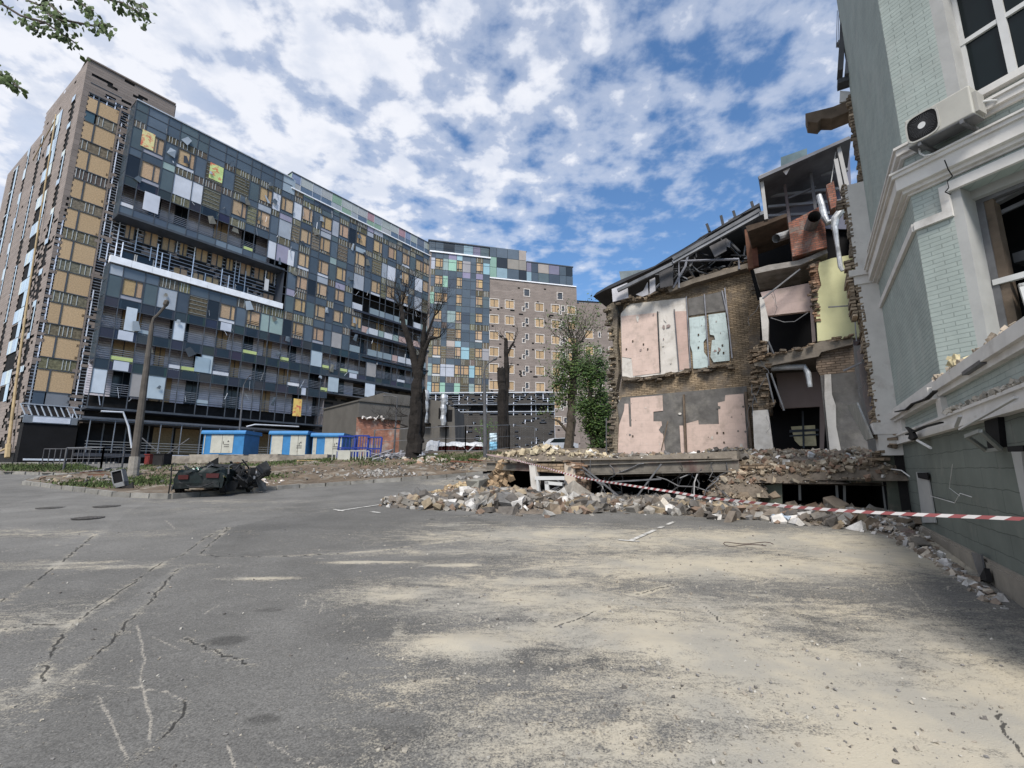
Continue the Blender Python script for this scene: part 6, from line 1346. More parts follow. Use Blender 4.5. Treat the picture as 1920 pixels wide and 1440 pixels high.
green_tree('tree with a leaning dark trunk and green leaves sprouting below its pruned top', 40, [[(1066, 850, 18), (1070, 790, 17), (1073, 740, 15), (1077, 690, 13), (1079, 655, 11), (1080, 645, 7)], [(1066, 812, 6), (1048, 790, 5), (1036, 785, 3)]],
    [(1079, 650, 0, -.4, 1, 2.4, .05, 2, 9), (1079, 650, 0, .5, 1, 2.4, .05, 2, 8), (1077, 690, 0, 1, .5, 1.5, .04, 2, 5), (1074, 700, 0, -1, .5, 1.5, .04, 2, 5), (1036, 785, 0, -1, .4, 1.2, .03, 1, 3)], 11, (1060, 848),
    [(1066, 690, 28, 18, .6), (1058, 725, 20, 20, .7), (1090, 690, 26, 18, .55), (1100, 655, 22, 12, .2), (1050, 750, 14, 10, .25), (1072, 655, 24, 12, .2), (1036, 700, 10, 8, .08), (1088, 740, 18, 26, .5)], 150, .26, (.62, .62, .6))
green_tree('dense darker leafy tree pressed against the broken end of the ruined wing', 36, [[(1115, 850, 14), (1110, 800, 13), (1106, 760, 10), (1108, 710, 7)], [(1108, 770, 8), (1125, 730, 5), (1132, 700, 4)]],
    [(1108, 710, 0, 0, 1, 1.6, .04, 2, 6)], 14, (1114, 848), [(1112, 712, 24, 20, .7), (1128, 760, 18, 26, 1.0), (1102, 765, 18, 18, .6), (1122, 805, 20, 18, .8), (1098, 690, 18, 10, .2), (1128, 690, 14, 18, .35), (1135, 800, 12, 35, .7), (1125, 840, 16, 12, .6), (1108, 795, 14, 8, .25)], 190, .26, (.42, .48, .42))
b = MB(); rg_ = random.Random(2); c = atY(915, 800, 32); leaves(b, [c + Vector((rg_.gauss(0, .25), rg_.gauss(0, .2), rg_.gauss(0, .5))) for _ in range(30)], 9, .14, .13, rg_, (.6, .8, .6)); b.tube([Vector((c.x, c.y, float(gz(c.x, c.y)))), c], .03, 1); thing(b, 'shrub', ['leaf', 'bark'], 'small green shrub growing against the straight charred tree stub', 'shrub')
# branches hanging into the picture, upper left
def hanging(label, paths, Y, seed, nl):
    rg = random.Random(seed); a0 = atY(*paths[0][0], Y); rt = root('tree_branch', label, 'tree branch', loc=tuple(a0)); m = MB(); lf = MB()
    for P in paths:
        V = [atY(x, y, Y + .25 * math.sin(i * 1.3)) - a0 for i, (x, y) in enumerate(P)]; m.tube(V, [.014 * (1 - .8 * i / len(V)) + .002 for i in range(len(V))], 0, n=5)
        L = len(V) - 1
        for k in range(nl * L):
            t = rg.uniform(0, L); i = min(int(t), L - 1); p = V[i].lerp(V[i + 1], t - i) + Vector((rg.gauss(0, .035), rg.gauss(0, .06), rg.gauss(-.02, .035))); d = Vector((rg.gauss(.3, .5), rg.gauss(0, .4), rg.gauss(-.8, .4))).normalized(); s_ = rg.uniform(.045, .085); w = d.cross(Vector((rg.gauss(0, .3), 1, rg.gauss(0, .3)))).normalized() * s_ * .32; g = rg.uniform(.3, .8); nn = d.cross(w).normalized() * s_ * .12
            lf.face([p, p + d * s_ * .35 + w + nn, p + d * s_ * .75 + w * .7, p + d * s_, p + d * s_ * .75 - w * .7, p + d * s_ * .35 - w + nn], 0, (g, g, g)); m.bar(p - d * .02, p, .002)
    m.build('twigs', 'bark', rt); lf.build('leaves', 'leaf', rt)
hanging('leafy tree branches reaching in along the top left edge of the view', [[(-60, -40), (0, 5), (40, 30), (85, 42), (110, 60), (130, 72), (146, 85)], [(-20, -60), (50, 0), (75, 10), (95, 30), (120, 40)], [(60, -50), (90, 5), (100, 15), (118, 28)], [(120, -60), (145, 0), (160, 12), (175, 20)], [(95, 30), (130, 40), (175, 48), (190, 45), (212, 50)], [(180, -60), (205, 0), (230, 5), (255, 20), (270, 30)], [(200, -50), (240, 0), (262, 10), (275, 18)], [(85, 42), (60, 45), (70, 58)]], 4.6, 21, 16)
hanging('small spray of leaves at the left edge below the larger branches', [[(-60, 110), (-10, 135), (15, 145), (30, 160), (38, 165)], [(-30, 130), (0, 140), (20, 150)]], 4.6, 22, 15)

# ---- poles and lamps
def lamp(label, bpx, tpx, arm, w0, w1, head=None, mt='lamp_grey', collar=None, name='street_lamp', group='street lamps', Yd=None):
    b = G(*bpx) if Yd is None else atY(*bpx, Yd); b.z = float(gz(b.x, b.y)); t = atY(*tpx, b.y) - b; rt = root(name, label, 'street lamp', loc=tuple(b), group=group); m = MB()
    m.tube([Vector((0, 0, -.2)), t * .33, t * .66, t], [w0 / 2, w0 / 2 * .9 + w1 / 2 * .1, (w0 + w1) / 4, w1 / 2], n=10); m.build('pole', mt, rt)
    if collar: m = MB(); m.tube([Vector((0, 0, -.1)), t * collar], [w0 * .68, w0 * .62], n=10); m.build('footing', 'concrete', rt)
    m = MB(); P = [t] + [atY(*a, b.y) - b for a in arm]; m.tube(P, [w1 * .32] * len(P), n=6); ar = m.build('arm', mt, rt)
    if head:
        m = MB(); h = P[-1]; q = atY(*head, b.y) - b; d = (q - h); m.tube([h, h + d * .3, h + d * .8, h + d], [w1 * .3, w1 * .62, w1 * .6, w1 * .2], n=8); lh = m.build('lamp_head', mt, ar)
    return rt
lamp('tall concrete street lamp standing in the grass left of the wrecked car', (248, 899), (285, 608), [(288, 597), (296, 590), (309, 575)], .36, .19, (314, 562), 'pole_concrete', .14)
lamp('slender grey street lamp in front of the tower corner at far left', (163, 867), (191, 700), [(197, 692), (206, 688)], .19, .10, (214, 688))
lamp('slender grey street lamp behind the blue kiosks', (446, 845), (457, 722), [(462, 712), (467, 706)], .17, .09, (472, 703), Yd=36)
lamp('dark curved street lamp beside the straight charred tree stub', (910, 872), (908, 700), [(910, 688), (917, 680), (925, 675)], .24, .14, (932, 671), Yd=27)
lamp('thin dark lamp post before the brick recess, with two flat heads', (738, 858), (745, 745), [(735, 742), (724, 742)], .13, .09, (718, 742), Yd=32)
m = MB(); c = G(1137, 855); a = atY(1137, 855, 24); b_ = atY(1137, 784, 24); m.tube([a, b_], .035); thing(m, 'post', 'lamp_grey', 'thin pale post by the left edge of the pink wall', 'post')
# ---- site fence
def fence_panel(label, p0, p1, h, Y0=None, rail2=True, group='steel site fence panels', post=.07):
    a, b = p0, p1; rt = root('site_fence', label, 'fence', loc=tuple(a), group=group); d = b - a; d.z = 0; dz = Vector((0, 0, b.z - a.z))
    m = MB(); m.bar((0, 0, -.1), (0, 0, h), post); m.build('post', 'lamp_grey', rt); m = MB(); m.bar(d + dz + Vector((0, 0, -.1)), d + dz + Vector((0, 0, h)), post); m.build('post', 'lamp_grey', rt)
    m = MB(); m.bar((0, 0, h), d + dz + Vector((0, 0, h)), .04, .04, 0, (2, 2, 2)); 
    if rail2: m.bar((0, 0, h * .1), d + dz + Vector((0, 0, h * .1)), .03, .03, 0, (1.8, 1.8, 1.8)); m.bar((0, 0, h * .55), d + dz + Vector((0, 0, h * .55)), .03, .03, 0, (1.6, 1.6, 1.6))
    m.build('rail', 'lamp_grey', rt)
    m = MB(); n_ = max(2, int(d.length / .28))
    for i in range(1, n_): q = (d + dz) * (i / n_); m.bar(q + Vector((0, 0, h * .1)), q + Vector((0, 0, h)), .008, .008)
    m.build('mesh', 'lamp_grey', rt); return rt
fpl = [(118, 886), (188, 884), (228, 880)]
for i in range(2): fence_panel(['leftmost fence panel on the grass verge before the tower', 'fence panel just left of the tall concrete lamp'][i], G(*fpl[i]), G(*fpl[i + 1]), 1.35)
fr = [(700, 31), (765, 31.5), (835, 31), (872, 30), (908, 29.5), (955, 33), (1003, 36)]
fl = ['fence panel left of the forked charred tree', 'fence panel in front of the vent house', 'fence panel crossing the red containers at their left half', 'fence panel crossing the red containers at their right half', 'fence panel behind the dark curved street lamp', 'rightmost fence panel before the grey annex']
for i in range(6):
    a = atY(fr[i][0], 860, fr[i][1]); b_ = atY(fr[i + 1][0], 860, fr[i + 1][1]); a.z = float(gz(a.x, a.y)) + .1; b_.z = float(gz(b_.x, b_.y)) + .1; fence_panel(fl[i], a, b_, 1.75)
# ---- kiosks (blue and cream transformer kiosks)
def kiosk(label, x0, x1, xs, ytop, ybot, Y, panels):
    FK = Frame(tuple(atY(x0, ybot, Y)[:2]), 88); rt = root('transformer_kiosk', label, 'kiosk', FK, group='blue and cream transformer kiosks'); w = FK.loc(x1, ybot)[0]; z0 = FK.loc(x0, ybot)[1]; z1 = FK.loc(x0, ytop)[1]; dp = 2.2
    m = MB(); m.box(0, w, 0, dp, z0, z1 - .1); m.box(-.12, w + .12, -.15, dp + .15, z1 - .1, z1); m.prism([(-.12, -.15, z1), (w + .12, -.15, z1), (w + .12, -.05, z1 + .16), (-.12, -.05, z1 + .16)], (0, dp + .2, 0)); m.build('body', 'blue_paint', rt)
    for (a, b, lo, name) in panels:
        m = MB(); zb = z0 + .06 + lo * (z1 - z0); m.box(a * w, b * w, -.03, -.003, zb, z1 - .16, 0)
        if name == 'door':
            mid = (a + b) / 2 * w; m.box(mid - .012, mid + .012, -.036, -.03, zb, z1 - .16, 1); m.box(mid + .08, mid + .11, -.06, -.03, (zb + z1) / 2 - .1, (zb + z1) / 2 + .1, 1)
            for k, (wd) in enumerate((.26, .34)): 
                x = b * w - .62; zz = (zb + z1) / 2 - .18 - k * .14
                for j in range(5): m.box(x + j * .075, x + j * .075 + .05, -.034, -.03, zz, zz + .08, 1)
            m.prism([(b * w - .42, -.03, (zb + z1) / 2 + .05), (b * w - .26, -.03, (zb + z1) / 2 + .05), (b * w - .34, -.03, (zb + z1) / 2 + .19)], (0, -.004, 0), 1)
        m.build(name, ['cream_paint', 'print_ink'], rt)
    m = MB(); m.box(-.03, -.003, .1, dp - .1, z0 + .06, z1 - .16); m.build('side_door', 'cream_paint', rt); m = MB(); m.box(-.1, w + .1, -.1, dp, z0 - 1.2, z0); m.build('plinth', 'concrete', rt)
kiosk('single blue and cream kiosk nearest to the tall concrete lamp', 378, 455, 355, 811, 852, 34, [(.03, .05, .0, 'panel'), (.20, .74, .03, 'door')])
kiosk('longer blue kiosk at the right of the pair, with two cream doors', 505, 572, 498, 812, 856, 34, [(.03, .34, .03, 'panel'), (.56, .99, .03, 'door')])
kiosk('third kiosk, pale lower panels, partly behind the blue steel frames', 584, 640, 578, 816, 856, 34.5, [(.02, .14, .05, 'panel'), (.42, .98, .05, 'door')])
# concrete base / retaining wall the kiosks stand on
FR_ = Frame(tuple(atY(296, 868, 31.5)[:2]), 91); m = MB(); rg = random.Random(4); x = 0; Lw = FR_.loc(612, 868)[0]
while x < Lw:
    b_ = min(x + rg.uniform(.8, 2), Lw); zt = FR_.loc(400, 853)[1] + rg.uniform(-.06, .05); g = rg.uniform(.7, 1.3); m.box(x, b_, 0, 4.5, .5, zt, 0, (g, g * .97, g * .93), j=.03); x = b_
thing(m, 'retaining_wall', 'concrete', 'rough pinkish concrete retaining wall under the blue and cream kiosks', 'retaining wall', frame=FR_)
rg = random.Random(12)
# black bin and red box by the wall
for (x0, x1, y0_, y1_, Yd, mt_, nm, lb, ct) in ((284, 308, 852, 880, 29, 'soot', 'waste_bin', 'black waste bin at the left end of the retaining wall', 'bin'), (270, 281, 853, 868, 30, 'red_paint', 'crate', 'small red crate beside the black waste bin', 'crate')):
    a = atY(x0, y1_, Yd); b_ = atY(x1, y0_, Yd); a.z = float(gz(a.x, a.y)); m = MB(); m.box(a.x, b_.x, Yd, Yd + .7, a.z, b_.z); m.box(a.x - .04, b_.x + .04, Yd - .04, Yd + .74, b_.z, b_.z + .06); m.box(a.x + .05, b_.x - .05, Yd - .03, Yd, a.z + .1, b_.z - .1); thing(m, nm, mt_, lb, ct)
m = MB(); ax = atY(318, 852, 30.5); 
for i in range(9): v = atY(232 + i * 9, 0, 31.6); m.bar((v.x, 31.6, 1.9), (v.x, 31.6, 2.95), .04, .04)
m.bar((atY(232, 0, 31.6).x, 31.6, 2.95), (atY(306, 0, 31.6).x, 31.6, 2.95), .05, .05); m.bar(atY(290, 868, 31.5), atY(355, 822, 31.5), .06); m.bar(atY(265, 820, 31.5), atY(300, 850, 31.5), .05)
thing(m, 'handrail', 'lamp_grey', 'bent grey steel handrail behind the tall concrete lamp', 'handrail')
# blue steel frames
rt_b = [(632, 668, 818, 862, 30.6, 'blue steel frame leaning nearest to the kiosks'), (662, 690, 817, 864, 30.3, 'tall blue steel frame with bars in the middle of the stack'), (686, 714, 820, 871, 29.8, 'rightmost blue steel gate frame with an open top')]
for (x0, x1, y0_, y1_, Yd, lb) in rt_b:
    a = atY(x0, y1_, Yd); b_ = atY(x1, y0_, Yd); a.z = max(a.z, float(gz(a.x, a.y))); r_ = root('steel_frame', lb, 'steel frame', loc=(a.x, a.y, a.z), group='blue steel frames'); w = b_.x - a.x; h = b_.z - a.z
    m = MB(); 
    for x in (0, w): m.bar((x, 0, 0), (x + .05, .1, h), .10, .10)
    for z in (.05, h * .5, h): m.bar((0, 0, z), (w + .05, .1, z), .09, .09)
    m.box(0, w * .35, .02, .05, .05, h * .45)
    m.build('frame', 'deep_blue', r_); m = MB()
    for i in range(1, 5): m.bar((w * i / 5, .02, .1), (w * i / 5 + .03, .1, h), .035, .035)
    m.build('bars', 'deep_blue', r_)
a = atY(622, 871, 28.4); a.z = float(gz(a.x, a.y)) + .1; r_ = root('cabinet_frame', 'pale grey empty cabinet frame lying on the grass before the blue frames', 'cabinet', loc=tuple(a)); w = atY(685, 871, 28.4).x - a.x; m = MB(); m.box(w * .17, w * .52, -.02, .02, .05, .62); m.build('panel', 'cream_paint', r_); m = MB()
for x in (0, .17, .52, .7, .85, 1): 
    m.bar((w * x, 0, 0), (w * x, 0, .66), .05); m.bar((w * x, .6, 0), (w * x, .6, .66), .05)
for z in (.02, .66): m.bar((0, 0, z), (w, 0, z), .05); m.bar((0, .6, z), (w, .6, z), .05)
m.build('frame', 'cream_paint', r_)
a = G(556, 872); a.z += .15; m = MB(); w = 1.35
for i in range(6): m.box(0, w, i * .17, i * .17 + .12, .11, .135)
for x in (0, w / 2 - .05, w - .1): m.box(x, x + .1, 0, .97, .02, .11)
for y in (0, .42, .85): m.box(0, w, y, y + .12, 0, .02)
o = m.build('pallet', 'wood_new', loc=tuple(a), rz=.1); tag(o, 'new wooden pallet lying on the dirt before the kiosks', 'pallet')
m = MB(); rg = random.Random(15)
for k in range(110):
    x = rg.gauss(735, 20); y = rg.uniform(848, 874); p = atY(x, y, 28.5 + rg.uniform(-.8, 1)); p.z = max(p.z, float(gz(p.x, p.y)) + .1); d = Vector((rg.gauss(1, .4), rg.gauss(0, .5), rg.gauss(.1, .25))).normalized() * rg.uniform(.3, 1.6); g = rg.uniform(.5, 4.5); m.bar(p - d * .5, p + d * .5, rg.uniform(.03, .12), rg.uniform(.02, .05), 0, (g, g, g * 1.02))
o = thing(m, 'scrap_metal', 'lamp_grey', 'tangled heap of bent metal strips left of the forked charred tree', 'scrap metal', kind='stuff')
# red containers under plastic film
Yd = 33
x = 808; k = 0
labs = ['leftmost dark red container under plastic film', 'second dark red container from the left under film', 'third dark red container from the left under film', 'dark red container next to the curved street lamp']
while k < 4:
    x1 = x + 24; a = atY(x, 862, Yd); b_ = atY(x1, 834, Yd); a.z = float(gz(a.x, a.y)) + .25; r_ = root('container', labs[k], 'container', loc=tuple(a), group='dark red containers under plastic'); w = b_.x - a.x - .04; h = b_.z - a.z; m = MB(); m.box(0, w, 0, 1.1, 0, h)
    for i in range(3): m.box(w * (i + .5) / 3 - .03, w * (i + .5) / 3 + .03, -.04, 0, 0, h)
    m.build('body', 'red_paint', r_); m = MB(); m.box(-.02, w + .02, -.05, 1.12, h - .09, h); m.build('rim', 'red_paint', r_); x = x1; k += 1
def film_blob(label, Yd, x0, x1, y0_, y1_, seed, name='plastic_film', cat='plastic sheet', amp=.14, mtn='film', c=(1, 1, 1), dep=1.3):
    rg = random.Random(seed); nx_, nz_ = 34, 12; m = MB(); vs = []; a = atY(x0, y1_, Yd); b_ = atY(x1, y0_, Yd); zb = a.z
    for j in range(nz_ + 1):
        t = j / nz_; 
        for i in range(nx_ + 1):
            s_ = i / nx_; X = a.x + (b_.x - a.x) * s_; arch = math.sin(math.pi * t); nn = noise.noise(Vector((X * 2.1, t * 3, seed))) ; z = zb + (b_.z - zb) * (.25 + .75 * arch ** .5) * (1 + .25 * noise.noise(Vector((X * 1.4, seed, 0)))) * (1 if .02 < s_ < .98 else .6); vs.append((X, Yd - .15 + dep * t + nn * amp, z + nn * amp))
    fs = [(j * (nx_ + 1) + i, j * (nx_ + 1) + i + 1, (j + 1) * (nx_ + 1) + i + 1, (j + 1) * (nx_ + 1) + i) for j in range(nz_) for i in range(nx_)]
    m.faces(vs, fs, 0, c); o = thing(m, name, mtn, label, cat); md = o.modifiers.new('thick', 'SOLIDIFY'); md.thickness = .02; return o
film_blob('white plastic film draped over the tops of the red containers', 32.8, 806, 906, 829, 839, 1)
film_blob('crumpled translucent plastic bundle left of the red containers', 32.2, 798, 822, 826, 852, 2, amp=.22)
film_blob('white plastic sheet lying on the grass before the red containers', 30.5, 783, 834, 850, 866, 3, amp=.2)
a = atY(918, 845, 31.5); b_ = atY(932, 812, 31.5); m = MB(); w = b_.x - a.x
for i in range(8):
    for j in range(3): m.face([(w * j / 3, .06 * math.sin(i * 1.7 + j), i / 8 * (b_.z - a.z)), (w * (j + 1) / 3, .06 * math.sin(i * 1.7 + j + 1), i / 8 * (b_.z - a.z)), (w * (j + 1) / 3, .06 * math.sin((i + 1) * 1.7 + j + 1), (i + 1) / 8 * (b_.z - a.z)), (w * j / 3, .06 * math.sin((i + 1) * 1.7 + j), (i + 1) / 8 * (b_.z - a.z))], 0, (.9, 1.1, 1.2) if i > 3 else (.35, .8, 1.1))
o = m.build('banner', 'film', loc=tuple(a)); md = o.modifiers.new('thick', 'SOLIDIFY'); md.thickness = .01; tag(o, 'white and turquoise torn banner hanging between lamp and charred stub', 'banner')
m = MB(); 
for k in range(9): p = atY(850 + k * 8, 846, 31.8); pass
m.tube([atY(835, 868, 31), atY(860, 862, 31.2), atY(880, 845, 31.6), atY(893, 833, 32)], .05, 0, (3.5, 3.5, 3.5)); m.bar(atY(868, 835, 31.9), atY(885, 862, 31.9), .05, .05, 0, (3.5, 3.5, 3.5)); thing(m, 'pipe', 'lamp_grey', 'pale curved pipe leaning in front of the red containers', 'pipe')

# ---- the wrecked car
cp = G(322, 934); cg = float(gz(cp.x, cp.y)) + .12
car = root('wrecked_car', 'crushed burnt dark green car on the kerb with its roof torn open', 'car', loc=(cp.x, cp.y, cg), rz=R(0)); FCz = Frame((cp.x, cp.y), 74); car.rotation_euler = (0, 0, FCz.rz); car.scale = (.80, .85, .84)
rg = random.Random(44)
def crumple(vs, amp, fr_=3.0, seed=0): return [(x + amp * noise.noise(Vector((x * fr_, y * fr_, z * fr_ + seed))), y + amp * noise.noise(Vector((x * fr_ + 9, y * fr_, z * fr_ + seed))), z + amp * .6 * noise.noise(Vector((x * fr_, y * fr_ + 5, z * fr_ + seed)))) for x, y, z in vs]
# rear end faces -y; car width along x (0..1.65); length into +y; front collapsed to the right
def grid_skin(sections, mi=0, c=(1, 1, 1), amp=.05, seed=0, sub_=3):
    S = []
    for a, b in zip(sections[:-1], sections[1:]):
        for k in range(sub_): t = k / sub_; S.append([lp(p, q, t) for p, q in zip(a, b)])
    S.append(sections[-1]); n = len(S[0]); T = []
    for s_ in S:
        row = []
        for p, q in zip(s_[:-1], s_[1:]): row += [lp(p, q, k / sub_) for k in range(sub_)]
        row.append(s_[-1]); T.append(row)
    n = len(T[0]); vs = crumple([p for r in T for p in r], amp, 3.2, seed); return vs, [(i * n + j, i * n + j + 1, (i + 1) * n + j + 1, (i + 1) * n + j) for i in range(len(T) - 1) for j in range(n - 1)]
W = 1.72
secs = []
for y, z0, zb, zt, tk in ((0.0, .22, .55, .80, 0), (.12, .20, .60, .90, .03), (.7, .2, .6, .93, .04), (1.0, .2, .62, .90, .05), (1.9, .2, .6, .82, .0), (2.7, .25, .55, .78, -.05), (3.4, .3, .5, .66, .1)):
    sx_ = .35 * (y / 3.4) ** 1.5
    secs.append([(.02 + sx_, y, z0), (-.03 + sx_, y, zb), (.08 + sx_, y, zt), (W / 2 + sx_, y, zt + tk), (W - .08 + sx_, y, zt), (W + .03 + sx_, y, zb), (W - .02 + sx_, y, z0)])
m = MB(); vs, fs = grid_skin(secs, amp=.24, seed=1, sub_=4); m.faces(vs, fs); m.face([secs[0][k] for k in range(7)])
# recessed boot lid lines, bumper
m.prism([(.05, -.09, .20), (W - .1, -.05, .26), (W - .12, -.05, .42), (.08, -.10, .40)], (0, .14, 0), 0, (.6, .6, .6))
m.build('body', 'car_green', car)
m = MB()
m.box(.15, .50, -.06, .0, .55, .70, 0, j=.01); m.build('tail_light', 'tail_light', car); m = MB(); m.box(1.12, 1.56, -.05, .0, .60, .76, 0, j=.01); m.build('tail_light', 'tail_light', car)
m = MB(); P = []
for k in range(70):
    p = Vector((rg.uniform(.05, 2.2), rg.uniform(.1, 3.2), rg.uniform(.72, 1.05))); d = Vector((rg.gauss(0, .4), rg.gauss(0, .4), rg.gauss(0, .2))); g = rg.choice([.8, 1, 1.5, 3, 9]); m.bar(p, p + d, rg.uniform(.03, .10), rg.uniform(.015, .04), 0, (g, g * 1.05, g * 1.08))
vs, fs = grid_skin([[(.25, .8, .86), (.8, .75, 1.06), (1.5, .8, .98)], [(.2, 1.5, .98), (.9, 1.5, 1.14), (1.7, 1.4, 1.02)], [(.4, 2.4, .9), (1.1, 2.4, 1.10), (1.9, 2.3, .95)]], amp=.16, seed=4); m.faces(vs, fs, 0, (1.4, 1.5, 1.5)); m.prism([(.5, 1.6, 1.1), (.95, 1.7, 1.42), (.98, 1.7, 1.08)], (0, .03, 0), 0, (.5, .5, .5)); m.build('torn_roof', 'car_black', car)
for (x, y) in ((1.62, .55), (.06, .5)):
    m = MB(); m.tube([(x - .09, y, .30), (x + .09, y, .30)], .30, 0, n=18); ty = m.build('tyre', 'car_black', car)
    if x > 1: m = MB(); m.tube([(1.70, .55, .30), (1.72, .55, .30)], .17, 0, (4, 4, 4), n=12); m.build('rim', 'car_black', ty)
m = MB()
for k in range(70):
    p = Vector((rg.uniform(1.6, 2.9), rg.uniform(.6, 2.4), rg.uniform(.15, .95))); s_ = rg.uniform(.08, .4); g = rg.choice([.8, 1, 1.5, 2, 3, 14]) ; m.chunk(p, s_ * rg.uniform(.6, 1.4), s_, .03 + .04 * rg.random(), 0, (g, g * 1.05, g * 1.05), rg, tilt=1.2)
m.tube([(.2, -.06, .45), (.6, -.08, .28), (1.0, -.08, .26), (1.4, -.06, .42)], .014, 0, (3, 3, 3), n=5); m.tube([(-.1, -.08, .0), (-.07, -.1, .5), (-.12, -.05, 1.05)], .025); m.build('wreckage', 'car_black', car)
m = MB()
for k in range(12): m.chunk((rg.uniform(.55, .9), rg.uniform(.1, .4), .93), .12, .06, .04, 0, (.12, .4, .28) if k % 2 else (.5, .55, .5), rg)
m.build('torn_plastic', 'rubble', car)
# broken grey machine box in the grass
bp_ = G(212, 922); bp_.z += .12; bx = root('broken_cabinet', 'broken grey electrical box standing askew in the grass left of the lamp', 'electrical box', loc=tuple(bp_), rz=.3); m = MB(); rot = Matrix.Rotation(-.28, 3, 'Y')
for (a0, a1, b0, b1, c0, c1) in ((0, .34, .3, .33, 0, .62), (0, .03, 0, .33, 0, .62), (.31, .34, 0, .33, 0, .62), (0, .34, 0, .33, 0, .16), (0, .34, 0, .33, .58, .62)): m.box(a0, a1, b0, b1, c0, c1, 0, (1.6, 1.6, 1.55), rot=rot, org=(0, 0, 0))
m.build('case', 'grey_metal', bx); m = MB(); m.box(.04, .30, .05, .29, .17, .56, 0, rot=rot, org=(0, 0, 0)); m.build('opening', 'black_hole', bx); m = MB(); m.prism([(.36, .0, 0), (.6, -.05, .0), (.5, .1, .22)], (0, .1, 0)); m.build('torn_cover', 'soot', bx)
# debris scattered on dirt
rg = random.Random(60); m = MB()
for (x, y, rx, ry, n_, s0, s1, pal) in [(470, 912, 34, 5, 200, .03, .15, [(.5, .45, .4), (.4, .32, .25), (.3, .28, .26)]), (700, 893, 60, 7, 420, .02, .12, [(.26, .25, .23), (.32, .3, .28), (.2, .18, .16)]), (820, 880, 90, 8, 260, .02, .14, CO), (560, 890, 120, 12, 200, .02, .11, CO), (180, 905, 90, 8, 90, .04, .2, CO), (790, 868, 60, 5, 120, .05, .25, [(.3, .2, .14), (.4, .36, .3)]), (335, 878, 60, 8, 90, .03, .16, CO), (880, 900, 30, 6, 40, .04, .2, CO), (440, 868, 90, 6, 90, .03, .2, [(.4, .3, .24), (.35, .3, .26)])]:
    for k in range(n_):
        px_ = rg.gauss(x, rx * .55); py_ = rg.gauss(y, ry * .55); p = G(px_, max(py_, 864)); s_ = s0 + (s1 - s0) * rg.random() ** 2.5; c = rg.choice(pal); g = rg.uniform(.7, 1.3); on = inside(np.array([[p.x, p.y]]), ISL)[0]
        m.chunk((p.x, p.y, p.z + (.14 if on else 0) + s_ * .2), s_ * rg.uniform(.7, 1.5), s_, s_ * rg.uniform(.3, .8), 0, tuple(v * g for v in c), rg)
o = thing(m, 'rubble', 'rubble', 'broken bricks and stones strewn over the dirt island', 'rubble', kind='stuff')
m = MB()
for k in range(7): a = G(395 + k * 4, 870); 
for (x0, y0_, x1, y1_, lb) in ((400, 868, 445, 874, 'weathered plank lying under the blue and cream kiosks, left one'), (448, 866, 500, 880, 'dark plank sloping down the dirt between the wrecked car and the pallet'), (150, 895, 190, 892, 'thin plank lying across the grass left of the broken grey box'), (160, 900, 196, 899, 'short plank nearest to the kerb left of the broken grey box'), (845, 872, 880, 874, 'plank lying on the dirt before the red containers'), (880, 868, 920, 872, 'plank lying on the dirt by the left end of the tape')):
    a = G(x0, y0_); b_ = G(x1, y1_); a.z += .2; b_.z += .2; m = MB(); m.bar(a, b_, .16, .06, 0, (1.2, .7, .6)); m.bar(a + Vector((0, .1, .05)), b_ + Vector((.1, .1, .02)), .05, .04, 0, (1, .7, .6)); thing(m, 'timber_plank', 'timber', lb, 'plank', 'planks strewn over the dirt')
m = MB(); rg = random.Random(303)
for k in range(2600):
    px_ = rg.uniform(-20, 1900) if rg.random() < .35 else rg.gauss(1300, 320); py_ = 985 + 455 * rg.random() ** 1.3
    if px_ > 1640 + (py_ - 985) * .55 and py_ < 1100: continue
    p = G(px_, py_); s_ = .004 + .016 * rg.random() ** 4; c = rg.choice([(.33, .30, .25), (.2, .19, .18), (.36, .34, .30), (.12, .11, .1), (.25, .22, .18)])
    m.chunk((p.x, p.y, p.z + .035 * noise.noise(Vector((p.x * .35, p.y * .35, 0))) + s_ * .3), s_ * rg.uniform(.7, 1.6), s_, s_ * .7, 0, c, rg)
thing(m, 'grit', 'rubble', 'fine grit and small stones scattered over the asphalt in front', 'grit', kind='stuff')
m = MB(); c = G(1404, 1024); m.tube([c + Vector((.40 * math.cos(a * .33), .16 * math.sin(a * .33), .03 + .02 * math.sin(a))) for a in range(0, 17)], .006, 0, (.6, .35, .3), n=5); thing(m, 'wire_loop', 'lamp_grey', 'rusty loop of wire lying on the sandy asphalt', 'wire')
# ---- tape
TP = [(912, 852), (960, 861), (1000, 871), (1040, 882), (1085, 895), (1140, 904), (1200, 913), (1260, 922), (1330, 934), (1400, 941), (1480, 950), (1560, 956), (1640, 961), (1750, 966), (1850, 970), (1960, 975)]
dep = lambda x: 1 / (1 / 17 + (x - 912) / (1960 - 912) * (1 / 2.75 - 1 / 17)); V = []
for (a, b_) in zip(TP[:-1], TP[1:]):
    n_ = max(2, int((b_[0] - a[0]) / 4))
    for k in range(n_): t = k / n_; x = a[0] + (b_[0] - a[0]) * t; V.append(atY(x, a[1] + (b_[1] - a[1]) * t, dep(x)))
V.append(atY(*TP[-1], dep(1960))); L = [0]
for a, b_ in zip(V[:-1], V[1:]): L.append(L[-1] + (b_ - a).length)
def at_len(s_):
    i = int(np.searchsorted(L, s_)) ; i = min(max(i, 1), len(L) - 1); t = (s_ - L[i - 1]) / max(L[i] - L[i - 1], 1e-9); return V[i - 1].lerp(V[i], t)
mat('tape_white', (0.70, 0.66, 0.64), .5, .05, 3); mat('tape_red', (0.33, 0.10, 0.10), .5, .1, 3)
m = MB(); s_ = 0; tot = L[-1]; k = 0; hw = .011
